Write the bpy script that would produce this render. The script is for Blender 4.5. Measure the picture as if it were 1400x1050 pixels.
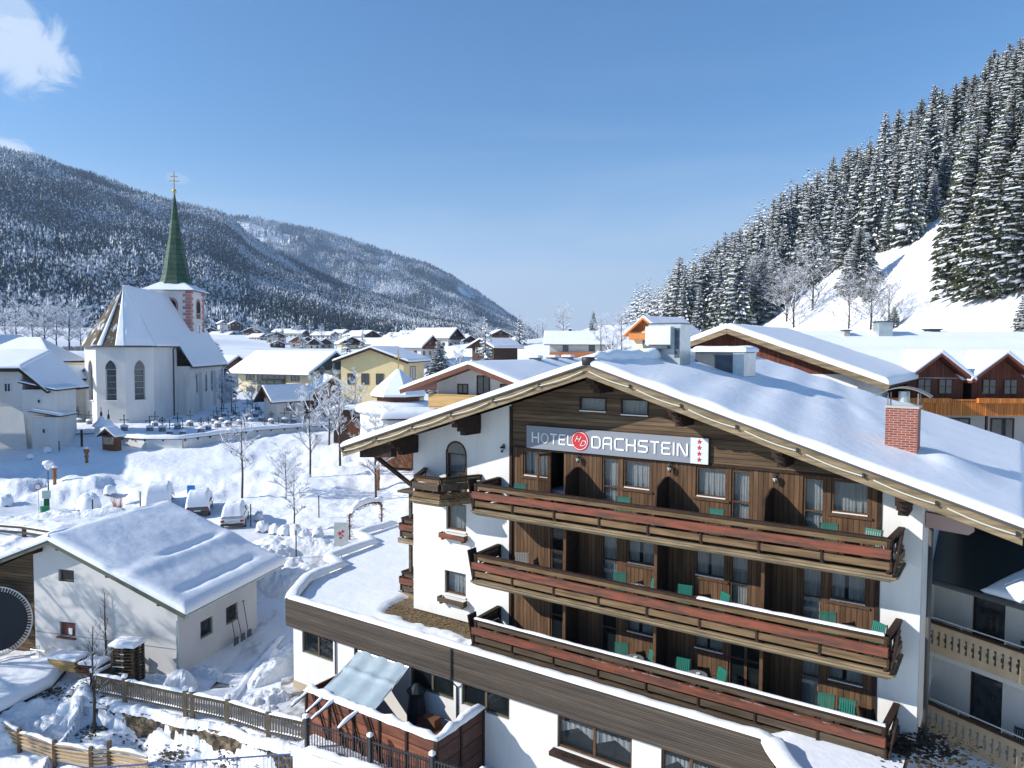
import bpy, math, random
import numpy as np
from mathutils import Matrix, Vector
R=math.radians; pi=math.pi
sc=bpy.context.scene
for o in list(bpy.data.objects): bpy.data.objects.remove(o)
# ---------------------------------------------------------------- camera
FPX,PITCH,ROLL=1012.66,.04923599,.003706
fw=Vector((0,math.cos(PITCH),-math.sin(PITCH))); up=Vector((0,math.sin(PITCH),math.cos(PITCH))); rt=Vector((1,0,0))
r2=rt*math.cos(ROLL)+up*math.sin(ROLL); u2=up*math.cos(ROLL)-rt*math.sin(ROLL)
cd=bpy.data.cameras.new('camera'); cam=bpy.data.objects.new('camera',cd); sc.collection.objects.link(cam)
cam.matrix_world=Matrix(((r2.x,u2.x,-fw.x,0),(r2.y,u2.y,-fw.y,0),(r2.z,u2.z,-fw.z,0),(0,0,0,1)))
cd.sensor_width=36; cd.lens=FPX/1400*36; cd.clip_start=.5; cd.clip_end=30000
sc.camera=cam
def ray(x,y): return fw+r2*((x-700)/FPX)-u2*((y-525)/FPX)
def at(x,y,Y): d=ray(x,y); return d*(Y/d.y)          # point seen at photo pixel x,y on the distance Y
def gz(x,y,z): d=ray(x,y); return d*(z/d.z)          # ... on the height z
# ---------------------------------------------------------------- sky, sun, exposure
SUN=Vector((-2.925,-.46,1.55)).normalized()
w=bpy.data.worlds.new('World'); sc.world=w; w.use_nodes=True
nt=w.node_tree; nt.nodes.clear(); N=nt.nodes.new; L=nt.links.new
out=N('ShaderNodeOutputWorld'); bg=N('ShaderNodeBackground'); sky=N('ShaderNodeTexSky'); sky.sky_type='NISHITA'; sky.sun_disc=False
sky.sun_elevation=math.asin(SUN.z); sky.sun_rotation=math.atan2(SUN.x,SUN.y); sky.altitude=900; sky.air_density=1.0; sky.dust_density=.35; sky.ozone_density=2.4
bg.inputs[1].default_value=.108
tc=N('ShaderNodeTexCoord')
def mth(op,a,b=None,c=None):
    n=N('ShaderNodeMath'); n.operation=op
    for i,v in enumerate((a,b,c)):
        if v is None: continue
        if isinstance(v,(int,float)): n.inputs[i].default_value=v
        else: L(v,n.inputs[i])
    return n.outputs[0]
def wnoise(scale,sx,sy,sz,detail=8,rough=.6,off=(0,0,0),dist=0):
    m=N('ShaderNodeMapping'); m.inputs['Scale'].default_value=(sx,sy,sz); m.inputs['Location'].default_value=off; L(tc.outputs['Generated'],m.inputs[0])
    n=N('ShaderNodeTexNoise'); n.inputs['Scale'].default_value=scale; n.inputs['Detail'].default_value=detail; n.inputs['Roughness'].default_value=rough; n.inputs['Distortion'].default_value=dist
    L(m.outputs[0],n.inputs[0]); return n.outputs[0]
def ramp(v,lo,hi):
    n=N('ShaderNodeMapRange'); n.interpolation_type='SMOOTHSTEP'; L(v,n.inputs[0]); n.inputs[1].default_value=lo; n.inputs[2].default_value=hi; return n.outputs[0]
sep=N('ShaderNodeSeparateXYZ'); L(tc.outputs['Generated'],sep.inputs[0])
def blob(px,py,wx,wz):      # a cloud bank around one direction of the sky
    d=ray(px,py).normalized()
    ax=math.atan2(d.x,d.y)
    az=mth('ARCTAN2',sep.outputs[0],sep.outputs[1])
    a=mth('DIVIDE',mth('SUBTRACT',az,ax),wx); b=mth('DIVIDE',mth('SUBTRACT',sep.outputs[2],d.z),wz)
    return mth('SQRT',mth('ADD',mth('MULTIPLY',a,a),mth('MULTIPLY',b,b)))
n1=wnoise(13,1,1,1.7,12,.66,(.3,.1,.7),1.6)
def cloud(px,py,wx,wz,k=1.0):
    b=blob(px,py,wx,wz)
    v=mth('SUBTRACT',mth('ADD',mth('MULTIPLY',n1,1.9),.12),b)
    return mth('MULTIPLY',ramp(v,.1,.65),k)
cl=mth('MAXIMUM',cloud(34,72,.060,.046,.74),mth('MAXIMUM',cloud(0,12,.05,.03,.5),mth('MAXIMUM',cloud(3,208,.03,.016,.8),cloud(243,244,.016,.008,.22))))
veil=ramp(wnoise(2.2,.6,.6,5,7,.55,(.2,.5,.3),.4),.42,.8)
low=ramp(sep.outputs[2],.30,.0)
veilf=mth('MULTIPLY',mth('ADD',mth('MULTIPLY',veil,.45),mth('MULTIPLY',low,.75)),mth('ADD',mth('MULTIPLY',low,1.1),.24))
mix0=N('ShaderNodeMix'); mix0.data_type='RGBA'; L(veilf,mix0.inputs[0])
hs=N('ShaderNodeHueSaturation'); hs.inputs['Saturation'].default_value=1.25; hs.inputs['Value'].default_value=1.08; L(sky.outputs[0],hs.inputs['Color']); L(hs.outputs[0],mix0.inputs[6]); mix0.inputs[7].default_value=(5.0,5.8,6.6,1)
mix1=N('ShaderNodeMix'); mix1.data_type='RGBA'; L(cl,mix1.inputs[0]); L(mix0.outputs[2],mix1.inputs[6]); mix1.inputs[7].default_value=(5.6,6.2,6.9,1)
L(mix1.outputs[2],bg.inputs[0]); L(bg.outputs[0],out.inputs[0])
sl=bpy.data.lights.new('sun','SUN'); sl.energy=5.0; sl.angle=R(.53); sl.color=(1,.955,.89)
so=bpy.data.objects.new('sun',sl); sc.collection.objects.link(so); so.rotation_euler=SUN.to_track_quat('Z','Y').to_euler()
vs=sc.view_settings; vs.view_transform='Standard'; vs.look='None'; vs.exposure=.54; vs.gamma=1; vs.use_curve_mapping=False
sc.render.engine='CYCLES'
# ---------------------------------------------------------------- materials
MATS={}
def mat(name,c,c2=None,scale=3,stretch=(1,1,1),lo=.35,hi=.65,rough=.8,bump=0,bscale=None,bdet=6,metal=0,spec=.3,plank=None,snow=None,coat=0,emit=None,dist=.05,sss=0,trans=0,alpha=1):
    if name in MATS: return MATS[name]
    m=bpy.data.materials.new(name); m.use_nodes=True; t=m.node_tree; N=t.nodes.new; L=t.links.new
    P=t.nodes['Principled BSDF']; P.inputs['Roughness'].default_value=rough; P.inputs['Metallic'].default_value=metal
    P.inputs['Specular IOR Level'].default_value=spec; P.inputs['Coat Weight'].default_value=coat
    P.inputs['Base Color'].default_value=(*c,1)
    if alpha<1: P.inputs['Alpha'].default_value=alpha
    if trans: P.inputs['Transmission Weight'].default_value=trans
    if sss: P.inputs['Subsurface Weight'].default_value=sss; P.inputs['Subsurface Radius'].default_value=(.3,.35,.45); P.inputs['Subsurface Scale'].default_value=.1
    tc=N('ShaderNodeTexCoord'); col=None; H=None
    def M(op,a,b=None):
        n=N('ShaderNodeMath'); n.operation=op
        for i,v in enumerate((a,b)):
            if v is None: continue
            if isinstance(v,(int,float)): n.inputs[i].default_value=v
            else: L(v,n.inputs[i])
        return n.outputs[0]
    def noise(s,st=(1,1,1),det=6,ro=.6,src=None):
        mp=N('ShaderNodeMapping'); mp.inputs['Scale'].default_value=st; L(src or tc.outputs['Object'],mp.inputs[0])
        n=N('ShaderNodeTexNoise'); n.inputs['Scale'].default_value=s; n.inputs['Detail'].default_value=det; n.inputs['Roughness'].default_value=ro; L(mp.outputs[0],n.inputs[0]); return n.outputs[0]
    def mixc(f,a,b):
        n=N('ShaderNodeMix'); n.data_type='RGBA'
        if isinstance(f,float): n.inputs[0].default_value=f
        else: L(f,n.inputs[0])
        for i,v in ((6,a),(7,b)):
            if isinstance(v,tuple): n.inputs[i].default_value=(*v,1)
            else: L(v,n.inputs[i])
        return n.outputs[2]
    def mr(v,a,b,c=0,d=1):
        n=N('ShaderNodeMapRange'); L(v,n.inputs[0]); n.inputs[1].default_value=a; n.inputs[2].default_value=b; n.inputs[3].default_value=c; n.inputs[4].default_value=d; return n.outputs[0]
    if c2: col=mixc(mr(noise(scale,stretch),lo,hi),c,c2)
    if plank:
        ax,wd=plank; s=N('ShaderNodeSeparateXYZ'); L(tc.outputs['Object'],s.inputs[0])
        q=M('DIVIDE',s.outputs['xyz'.index(ax)],wd); fr=M('FRACT',q); fl=M('FLOOR',q)
        wn=N('ShaderNodeTexWhiteNoise'); wn.noise_dimensions='1D'; L(fl,wn.inputs['W'])
        ed=M('MINIMUM',fr,M('SUBTRACT',1.0,fr)); gap=mr(ed,.03,.09)
        tone=mr(wn.outputs[0],0,1,.72,1.2); tone=M('MULTIPLY',tone,mr(gap,0,1,.35,1))
        vm=N('ShaderNodeVectorMath'); vm.operation='SCALE'; 
        if col: L(col,vm.inputs[0])
        else: vm.inputs[0].default_value=c
        L(tone,vm.inputs[3]); col=vm.outputs[0]; H=M('MULTIPLY',gap,.6)
    if bump:
        b=noise(bscale or scale*4,stretch,bdet,.62); H=M('ADD',H,b) if H else b
    if snow is not None:      # snow lying on whatever faces up
        g=N('ShaderNodeNewGeometry'); s=N('ShaderNodeSeparateXYZ'); L(g.outputs['Normal'],s.inputs[0])
        q_=M('ADD',s.outputs[2],mr(noise(snow[1],(1,1,1),3),.3,.7,-snow[2],snow[2]))
        if len(snow)>3: q_=M('ADD',q_,mr(noise(snow[3],(1,1,1),5),.35,.65,-snow[4],snow[4]))
        f=mr(q_,snow[0]-.12,snow[0]+.12)
        col=mixc(f,col if col else tuple(c),(.83,.86,.90))
    if col: L(col,P.inputs['Base Color'])
    if H:
        bn=N('ShaderNodeBump'); bn.inputs['Strength'].default_value=bump or .5; bn.inputs['Distance'].default_value=dist; L(H,bn.inputs['Height']); L(bn.outputs[0],P.inputs['Normal'])
    if emit: P.inputs['Emission Color'].default_value=(*emit[:3],1); P.inputs['Emission Strength'].default_value=emit[3]
    m.diffuse_color=(*c,1); MATS[name]=m; return m
SN=(.84,.865,.90)
snow=mat('snow',SN,(.80,.83,.875),.8,rough=.55,bump=.5,bscale=2.2,dist=.07,bdet=9)
snowrough=mat('snow_lumpy',SN,(.80,.83,.875),1,rough=.6,bump=1.0,bscale=1.3,dist=.28,bdet=9)
snowfar=mat('snow_far',SN,rough=.7,bump=.6,bscale=.25,dist=.6)
snowroof=mat('snow_roof',SN,(.81,.84,.88),.5,rough=.5,bump=.5,bscale=2.4,dist=.06,bdet=10)
fenceg=mat('wood_fence_grey',(.24,.19,.13),(.12,.095,.065),3,(3,3,.6),.3,.7,rough=.85,spec=.1)
plaster=mat('plaster_white',(.71,.70,.675),(.60,.59,.56),.9,(1.2,1.2,.3),.46,.8,rough=.9,bump=.25,bscale=14,dist=.015)
plastercream=mat('plaster_cream',(.80,.64,.34),(.74,.59,.31),.8,rough=.9,bump=.2,bscale=9,dist=.02)
plasterpale=mat('plaster_pale',(.66,.60,.45),(.60,.55,.42),.8,rough=.9)
plasterold=mat('plaster_old',(.74,.73,.70),(.62,.61,.59),.5,(1,1,.35),.3,.7,rough=.92,bump=.3,bscale=4,dist=.04)
pinkplaster=mat('plaster_pink',(.50,.24,.20),(.44,.21,.18),2,rough=.9)
woodV=mat('wood_vertical_boards',(.155,.088,.048),(.085,.052,.032),2.2,(3,3,.35),rough=.75,spec=.12,bump=.4,bscale=8,plank=('x',.17),dist=.02)
woodH=mat('wood_horizontal_boards',(.165,.112,.066),(.085,.058,.038),2,(.3,1,4),rough=.75,spec=.12,bump=.4,bscale=6,plank=('z',.16),dist=.02)
woodD=mat('wood_dark',(.050,.030,.021),(.028,.018,.014),4,(1,1,1),rough=.7,spec=.12,bump=.3,bscale=20,dist=.01)
woodF=mat('wood_frame',(.12,.065,.035),(.08,.042,.024),5,(1,1,1),rough=.6,spec=.12,bump=.2,bscale=20,dist=.01)
woodR=mat('wood_rail',(.215,.14,.075),(.085,.056,.032),1.8,(.4,5,5),.34,.66,rough=.75,spec=.12,bump=.4,bscale=7,dist=.02)
woodG=mat('wood_grey_rail',(.115,.088,.06),(.055,.04,.028),1.6,(.5,4,4),.3,.7,rough=.8,spec=.12,bump=.4,bscale=7,dist=.02)
woodRed=mat('wood_red',(.21,.060,.032),(.08,.042,.030),2.3,(.45,3,3),.38,.62,rough=.75,bump=.4,bscale=6,dist=.02)
verge=mat('wood_verge',(.29,.22,.13),(.13,.095,.055),1.8,(.5,4,4),rough=.7,bump=.3,bscale=8,dist=.02)
shingle=mat('wood_shingles',(.105,.080,.058),(.050,.042,.036),1.1,(.35,.35,7),.32,.68,rough=.85,bump=.7,bscale=3,plank=('z',.085),dist=.03)
glass=mat('window_glass',(.02,.03,.035),rough=.03,spec=.8,alpha=.27,coat=.4)
glassdark=mat('glass_dark',(.018,.025,.032),(.045,.055,.065),3,(1,1,1),rough=.08,spec=.9)
curtain=mat('curtain_white',(.62,.66,.66),(.42,.46,.48),9,(6,1,.2),rough=.9)
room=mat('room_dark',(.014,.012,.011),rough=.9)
white=mat('white_paint',(.75,.75,.74),rough=.5)
metal=mat('metal_sheet',(.50,.56,.56),(.40,.45,.46),2,rough=.35,metal=.55,spec=.5)
metald=mat('metal_dark',(.10,.12,.14),(.07,.08,.10),2,rough=.45,metal=.4)
iron=mat('iron_black',(.022,.022,.025),rough=.5,spec=.5)
gutter=mat('gutter_grey',(.09,.085,.08),rough=.5,metal=.3)
bark=mat('bark_snowy',(.085,.062,.048),(.05,.037,.03),6,rough=.9,snow=(.32,7,.35))
barkd=mat('bark',(.070,.050,.036),(.04,.03,.024),5,rough=.95,bump=.6,bscale=12,dist=.03)
needle=mat('spruce_needles',(.030,.048,.024),(.075,.072,.036),9,rough=.85,spec=.1,snow=(.66,85,.62))
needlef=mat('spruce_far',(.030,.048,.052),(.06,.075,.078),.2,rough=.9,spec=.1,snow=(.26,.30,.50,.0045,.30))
floorg=mat('forest_floor',(.20,.24,.28),(.62,.66,.72),.03,lo=.46,hi=.66,rough=.95)
stone=mat('stone_rubble',(.26,.20,.13),(.07,.052,.035),2.6,lo=.42,hi=.55,rough=.95,bump=1,bscale=5,dist=.15)
gravel=mat('gravel_brown',(.24,.17,.09),(.10,.075,.05),9,rough=.95,bump=1,bscale=14,dist=.06)
asphalt=mat('asphalt_wet',(.16,.145,.13),(.62,.64,.67),.9,lo=.46,hi=.6,rough=.6,bump=.3,bscale=4)
orange=mat('wood_orange',(.72,.25,.045),(.58,.18,.03),2,(3,3,.4),rough=.6,plank=('x',.14),dist=.02)
redbrown=mat('wood_redbrown',(.17,.048,.022),(.11,.032,.018),2,(3,3,.4),rough=.7,plank=('x',.15),dist=.02)
pine=mat('wood_pine',(.52,.33,.13),(.40,.25,.10),2,(.4,3,3),rough=.6,bump=.3,bscale=8,dist=.02)
greenp=mat('chair_green',(.015,.16,.12),rough=.4,spec=.5)
# ---------------------------------------------------------------- mesh helpers
class MB:
    def __init__(s,off=(0,0,0),T=None): s.v=[];s.f=[];s.m=[];s.off=Vector(off);s.T=T;s.smooth=False
    def add(s,vs,fs,mi=0):
        b=len(s.v)
        for p in vs:
            p=Vector(p)
            if s.T: p=s.T@p
            s.v.append((p-s.off)[:])
        for f in fs: s.f.append([b+i for i in f]); s.m.append(mi)
        return s
    def box(s,x0,x1,y0,y1,z0,z1,mi=0):
        return s.hexa([(x0,y0,z0),(x1,y0,z0),(x1,y1,z0),(x0,y1,z0),(x0,y0,z1),(x1,y0,z1),(x1,y1,z1),(x0,y1,z1)],mi)
    def hexa(s,c,mi=0): return s.add(c,[(3,2,1,0),(4,5,6,7),(0,1,5,4),(1,2,6,5),(2,3,7,6),(3,0,4,7)],mi)
    def beam(s,a,b,w,h,mi=0,upv=(0,0,1)):
        a=Vector(a);b=Vector(b);d=(b-a).normalized();u=Vector(upv)
        if abs(d.dot(u))>.98:u=Vector((1,0,0))
        r=d.cross(u).normalized();u=r.cross(d)
        r*=w/2;u*=h/2
        return s.hexa([a-r-u,a+r-u,b+r-u,b-r-u,a-r+u,a+r+u,b+r+u,b-r+u],mi)
    def tube(s,pts,rad,n=6,mi=0,cap=True):
        pts=[Vector(p) for p in pts];rs=rad if isinstance(rad,(list,tuple)) else [rad]*len(pts)
        vs=[];fs=[]
        for i,p in enumerate(pts):
            d=(pts[min(i+1,len(pts)-1)]-pts[max(i-1,0)]).normalized();u=Vector((0,0,1)) if abs(d.z)<.9 else Vector((1,0,0))
            r=d.cross(u).normalized();u=r.cross(d)
            for k in range(n):
                a=2*pi*k/n;vs.append(p+(r*math.cos(a)+u*math.sin(a))*rs[i])
        for i in range(len(pts)-1):
            for k in range(n):
                fs.append((i*n+k,i*n+(k+1)%n,(i+1)*n+(k+1)%n,(i+1)*n+k))
        if cap: fs+= [tuple(range(n))[::-1],tuple(range((len(pts)-1)*n,len(pts)*n))]
        return s.add(vs,fs,mi)
    def lathe(s,prof,cx=0,cy=0,n=16,mi=0,a0=0,sx=1,sy=1):   # prof [(r,z)]
        vs=[];fs=[]
        for r,z in prof:
            for k in range(n):
                a=2*pi*k/n+a0;vs.append((cx+r*math.cos(a)*sx,cy+r*math.sin(a)*sy,z))
        for i in range(len(prof)-1):
            for k in range(n): fs.append((i*n+k,i*n+(k+1)%n,(i+1)*n+(k+1)%n,(i+1)*n+k))
        if prof[0][0]>.001: fs.append(tuple(range(n))[::-1])
        if prof[-1][0]>.001: fs.append(tuple(range((len(prof)-1)*n,len(prof)*n)))
        return s.add(vs,fs,mi)
    def prism(s,poly,z0,z1,mi=0,axis='z'):
        n=len(poly)
        A={'z':lambda p,t:(p[0],p[1],t),'y':lambda p,t:(p[0],t,p[1]),'x':lambda p,t:(t,p[0],p[1])}[axis]
        vs=[A(p,z0) for p in poly]+[A(p,z1) for p in poly]
        return s.add(vs,[tuple(range(n))[::-1],tuple(range(n,2*n))]+[(i,(i+1)%n,n+(i+1)%n,n+i) for i in range(n)],mi)
    def build(s,name,mats,parent=None,mw=None,smooth=False):
        me=bpy.data.meshes.new(name); me.from_pydata(s.v,[],s.f)
        if not isinstance(mats,(list,tuple)): mats=[mats]
        for m in mats: me.materials.append(m)
        if len(mats)>1: me.polygons.foreach_set('material_index',s.m)
        if smooth or s.smooth: me.polygons.foreach_set('use_smooth',[True]*len(me.polygons))
        me.update()
        return link(name,me,parent,mw)
def link(name,me,parent=None,mw=None):
    o=bpy.data.objects.new(name,me); sc.collection.objects.link(o)
    if parent: o.parent=parent
    if mw is not None: o.matrix_world=mw
    return o
def tag(o,label,cat,group=None,kind=None):
    if label:o['label']=label
    if cat:o['category']=cat
    if group:o['group']=group
    if kind:o['kind']=kind
    return o
def thing(name,label,cat,loc=(0,0,0),rz=0,group=None):
    o=bpy.data.objects.new(name,None); sc.collection.objects.link(o); o.location=loc; o.rotation_euler=(0,0,rz); o.empty_display_size=.3
    return tag(o,label,cat,group)
def copytree(o,parent=None):
    c=o.copy(); sc.collection.objects.link(c)
    if parent:c.parent=parent
    for ch in o.children: copytree(ch,c)
    return c
def place(proto,loc,rz=0,s=1,label=None,cat=None,group=None,first={}):
    k=proto.name
    if k not in first: first[k]=1; c=proto
    else: c=copytree(proto)
    c.location=loc; c.rotation_euler=(0,0,rz); c.scale=(s,s,s) if isinstance(s,(int,float)) else s
    tag(c,label,cat,group); return c
# numpy noise
rng=np.random.default_rng(5)
_T=rng.random((256,256))
def vnoise(x,y):
    xi=np.floor(x).astype(int);yi=np.floor(y).astype(int);fx=x-xi;fy=y-yi;fx=fx*fx*(3-2*fx);fy=fy*fy*(3-2*fy)
    g=lambda a,b:_T[a%256,b%256]
    return (g(xi,yi)*(1-fx)+g(xi+1,yi)*fx)*(1-fy)+(g(xi,yi+1)*(1-fx)+g(xi+1,yi+1)*fx)*fy
def fbm(x,y,o=4,g=.5):
    x=np.asarray(x,float);y=np.asarray(y,float);s=0;a=1;t=0
    for i in range(o): s=s+a*(vnoise(x*2**i+17*i,y*2**i+31*i)-.5);t+=a;a*=g
    return s/t*2
def gridmesh(name,P,mats,parent=None,smooth=True,mw=None,mi=None):   # P (n,m,3)
    n,m,_=P.shape; me=bpy.data.meshes.new(name); idx=np.arange(n*m).reshape(n,m)
    F=np.stack([idx[:-1,:-1],idx[1:,:-1],idx[1:,1:],idx[:-1,1:]],-1).reshape(-1,4)
    arr(me,P.reshape(-1,3),F,smooth)
    for q in (mats if isinstance(mats,(list,tuple)) else [mats]): me.materials.append(q)
    if mi is not None: me.polygons.foreach_set('material_index',mi.reshape(-1).astype(np.int32))
    return link(name,me,parent,mw)
def arr(me,V,F,smooth=False):
    V=np.asarray(V,np.float32);F=np.asarray(F,np.int32);k=F.shape[1]
    me.vertices.add(len(V));me.vertices.foreach_set('co',V.ravel())
    me.loops.add(F.size);me.loops.foreach_set('vertex_index',F.ravel())
    me.polygons.add(len(F));me.polygons.foreach_set('loop_start',np.arange(0,F.size,k,dtype=np.int32));me.polygons.foreach_set('loop_total',np.full(len(F),k,np.int32))
    me.polygons.foreach_set('use_smooth',np.full(len(F),smooth,bool)); me.update(calc_edges=True); me.validate()
def edges(Lm,e,n):
    a=[0,.06,.25,.6,1]; h=max(.5,Lm/e); 
    if h<2.2: return [i/8 for i in range(9)]
    s=[t/h for t in a]; m=[s[-1]+(1-2*s[-1])*i/n for i in range(1,n)]
    return s+m+[1-t for t in s[::-1]]
def snowpatch(name,c,T,parent,nu=14,nv=14,e=.35,amp=.06,ns=1.2,m=None,off=(0,0,0),seed=0,p=2.6,lips=.06,mw=None,bumps=None):
    c=[np.array(q,float) for q in c]; Lu=np.linalg.norm(c[1]-c[0]); Lv=np.linalg.norm(c[3]-c[0])
    S=np.array(edges(Lu,e,nu));Q=np.array(edges(Lv,e,nv)); s,t=np.meshgrid(S,Q,indexing='ij')
    B=(1-s)[...,None]*(1-t)[...,None]*c[0]+s[...,None]*(1-t)[...,None]*c[1]+(s*t)[...,None]*c[2]+((1-s)*t)[...,None]*c[3]
    d=np.minimum(np.minimum(s,1-s)*Lu,np.minimum(t,1-t)*Lv); q=np.clip(d/e,0,1)
    pr=(1-(1-q)**p)**(1/p)
    nz=fbm(B[...,0]*ns+seed*7.3,B[...,1]*ns+seed*3.1,4)
    h=pr*(T+amp*nz*2)
    if bumps is not None: h=h+pr*bumps(B[...,0],B[...,1])
    cen=sum(c)/4; out=(B-cen)/np.maximum(np.linalg.norm(B-cen,axis=-1,keepdims=True),.01)
    B=B+out*(1-q)[...,None]*lips*(np.sin(pi*pr)[...,None])
    B[...,2]+=h; B-=np.array(off)
    return gridmesh(name,B,m or snowroof,parent,True,mw)
# window pieces: T maps wall space (x along, -y outward, z up) to the parent's space
def win(parent,T,x0,x1,z0,z1,fm,depth=.14,fwid=.07,mull=0,cur=True,off=(0,0,0),bars=0,name='window',arch=False,sill=None,gm=None,simple=False):
    T=T or Matrix()
    f=MB(off,T)
    y=depth
    if simple:
        f.box(x0,x1,y-.02,y+.02,z0,z1,1)
        for a,b,c_,d in ((x0,x1,z0,z0+fwid),(x0,x1,z1-fwid,z1)): f.box(a,b,y-.06,y-.021,c_,d)
        for a,b in ((x0,x0+fwid),(x1-fwid,x1)): f.box(a,b,y-.06,y-.021,z0+fwid,z1-fwid)
        for i in range(mull): xm=x0+(x1-x0)*(i+1)/(mull+1); f.box(xm-.03,xm+.03,y-.05,y-.021,z0+fwid,z1-fwid)
        return f.build(name,[fm,gm or glassdark],parent)
    f.box(x0,x0+fwid,y-.05,y+.03,z0,z1); f.box(x1-fwid,x1,y-.05,y+.03,z0,z1)
    f.box(x0+fwid,x1-fwid,y-.05,y+.03,z0,z0+fwid); f.box(x0+fwid,x1-fwid,y-.05,y+.03,z1-fwid,z1)
    for i in range(mull):
        xm=x0+(x1-x0)*(i+1)/(mull+1); f.box(xm-fwid*.6,xm+fwid*.6,y-.045,y+.025,z0+fwid,z1-fwid)
    for i in range(bars):
        zm=z0+(z1-z0)*(i+1)/(bars+1); f.box(x0+fwid,x1-fwid,y-.042,y+.022,zm-.025,zm+.025)
    o=f.build(name,fm,parent)
    g=MB(off,T).box(x0+fwid,x1-fwid,y-.008,y,z0+fwid,z1-fwid); g.build('pane',gm or glass,o)
    if cur:
        c=MB(off,T); n=max(10,int((x1-x0)*30)); vs=[];fs=[]
        g0=.12*(x1-x0) if cur==2 else 0
        for i in range(n+1):
            xx=x0+(x1-x0)*i/n; dy=.035*math.sin(i*2.1)+.015*math.sin(i*.9+x0)
            vs+= [(xx,y+.16+dy,z0),(xx,y+.16+dy*.6,z1)]
        for i in range(n): 
            if cur==2 and n*.38<i<n*.5: continue
            fs.append((2*i,2*i+2,2*i+3,2*i+1))
        c.add(vs,fs).build('curtain',curtain,o,smooth=True)
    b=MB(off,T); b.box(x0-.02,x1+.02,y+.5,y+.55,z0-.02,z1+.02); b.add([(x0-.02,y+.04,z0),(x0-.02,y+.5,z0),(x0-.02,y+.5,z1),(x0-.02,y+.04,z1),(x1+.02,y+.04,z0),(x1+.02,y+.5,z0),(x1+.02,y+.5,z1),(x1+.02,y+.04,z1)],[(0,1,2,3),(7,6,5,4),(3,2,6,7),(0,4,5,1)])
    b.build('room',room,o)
    if sill: MB(off,T).box(x0-.06,x1+.06,-.07,depth-.051,z0-.06,z0-.005).build('sill',sill,o)
    return o
def wallholes(mb,x0,x1,z0,z1,holes,depth=.3,y=0,mi=0,mr=None):
    xs=sorted({x0,x1,*[h[0] for h in holes],*[h[1] for h in holes]});zs=sorted({z0,z1,*[h[2] for h in holes],*[h[3] for h in holes]})
    mr=mi if mr is None else mr
    for a,b in zip(xs,xs[1:]):
        for c,d in zip(zs,zs[1:]):
            mx,mz=(a+b)/2,(c+d)/2
            if any(h[0]<mx<h[1] and h[2]<mz<h[3] for h in holes): continue
            mb.add([(a,y,c),(b,y,c),(b,y,d),(a,y,d)],[(0,1,2,3)],mi)
    for a,b,c,d in holes:
        e=y+depth
        mb.add([(a,y,c),(b,y,c),(b,y,d),(a,y,d),(a,e,c),(b,e,c),(b,e,d),(a,e,d)],[(0,4,5,1),(1,5,6,2),(2,6,7,3),(3,7,4,0)],mr)
    return mb
# ================================================================ HOTEL (local x = along the front, y = into the house)
PHI=.598779273; HX,HY=-1.41275,29.83597; HB=-12.2; HO=(0,0,HB)
ua=Vector((math.cos(PHI),-math.sin(PHI),0)); va=Vector((math.sin(PHI),math.cos(PHI),0)); P0=Vector((HX,HY,0))
def hw(u,v,z): return P0+ua*u+va*v+Vector((0,0,z))
def hu(x,y,v): d=ray(x,y); t=(P0.dot(va)+v)/d.dot(va); p=d*t; return (p-P0).dot(ua),p.z
def hq(x,y,z): p=gz(x,y,z)-P0; return p.dot(ua),p.dot(va)
W=1.88
hotel=thing('hotel','large alpine hotel with dark wood front, three long balconies and snowy gable roof','hotel',(HX,HY,HB),-PHI)
SL=.315; UC=5.0
def rz_(u,z0=-.65): return z0-SL*abs(u-UC)
# walls
m=MB(HO)
holesL=[(-3.11,-2.02,-6.5,-4.72),(-3.15,-2.0,-8.21,-7.0),(-3.24,-2.02,-11.15,-10.1)]
wallholes(m,-5.12,.40,-12.25,-4.45,holesL,.35,W)
m.add([(-5.12,W,-4.45),(.40,W,-4.45),(.40,W,rz_(.4)-.3),(-5.12,W,rz_(-5.12)-.3)],[(0,1,2,3)])
# arch spandrels
for sx in (-1,1):
    cx=-2.565; pts=[(cx+sx*.545*math.cos(a),W,-4.72+.50*math.sin(a)) for a in np.linspace(0,pi/2,9)]
m.add([(-5.12,W,-12.25),(-5.12,20,-12.25),(-5.12,20,rz_(-5.12)-.3),(-5.12,W,rz_(-5.12)-.3)],[(3,2,1,0)])
m.add([(15.73,W,-12.25),(15.73,20,-12.25),(15.73,20,rz_(15.73)-.3),(15.73,W,rz_(15.73)-.3)],[(0,1,2,3)])
m.add([(14.52,W,-12.25),(15.73,W,-12.25),(15.73,W,rz_(15.73)-.3),(14.52,W,rz_(14.52)-.3)],[(0,1,2,3)])
m.add([(-5.12,20,-12.25),(15.73,20,-12.25),(15.73,20,rz_(15.73)-.3),(5,20,-.95),(-5.12,20,rz_(-5.12)-.3)],[(4,3,2,1,0)])
m.build('plaster_wall',plaster,hotel)
WB=W+.06     # boards lie a little behind the plaster
floors=[-6.6,-9.5,-12.2]
units=[[('d',2.30,2.95),('w',.96,2.22),('d',4.66,5.40),('w',5.57,6.72),('w',8.46,9.62),('d',9.76,10.46),('d',12.18,12.88),('w',13.06,14.22)],
       [('d',2.32,2.98),('d',4.66,5.40),('w',5.75,6.95),('w',8.46,9.62),('d',9.76,10.46),('d',12.18,12.88),('w',13.06,14.22)],
       [('d',2.32,2.98),('d',4.66,5.40),('w',5.75,6.95),('w',8.46,9.62),('d',9.76,11.0),('d',12.18,12.88),('w',13.06,14.22)]]
def hole(k,t,a,b): 
    top=floors[k]+2.34; return (a,b,floors[k]+(1.24 if t=='w' else .06),top)
m=MB(HO)
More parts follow.
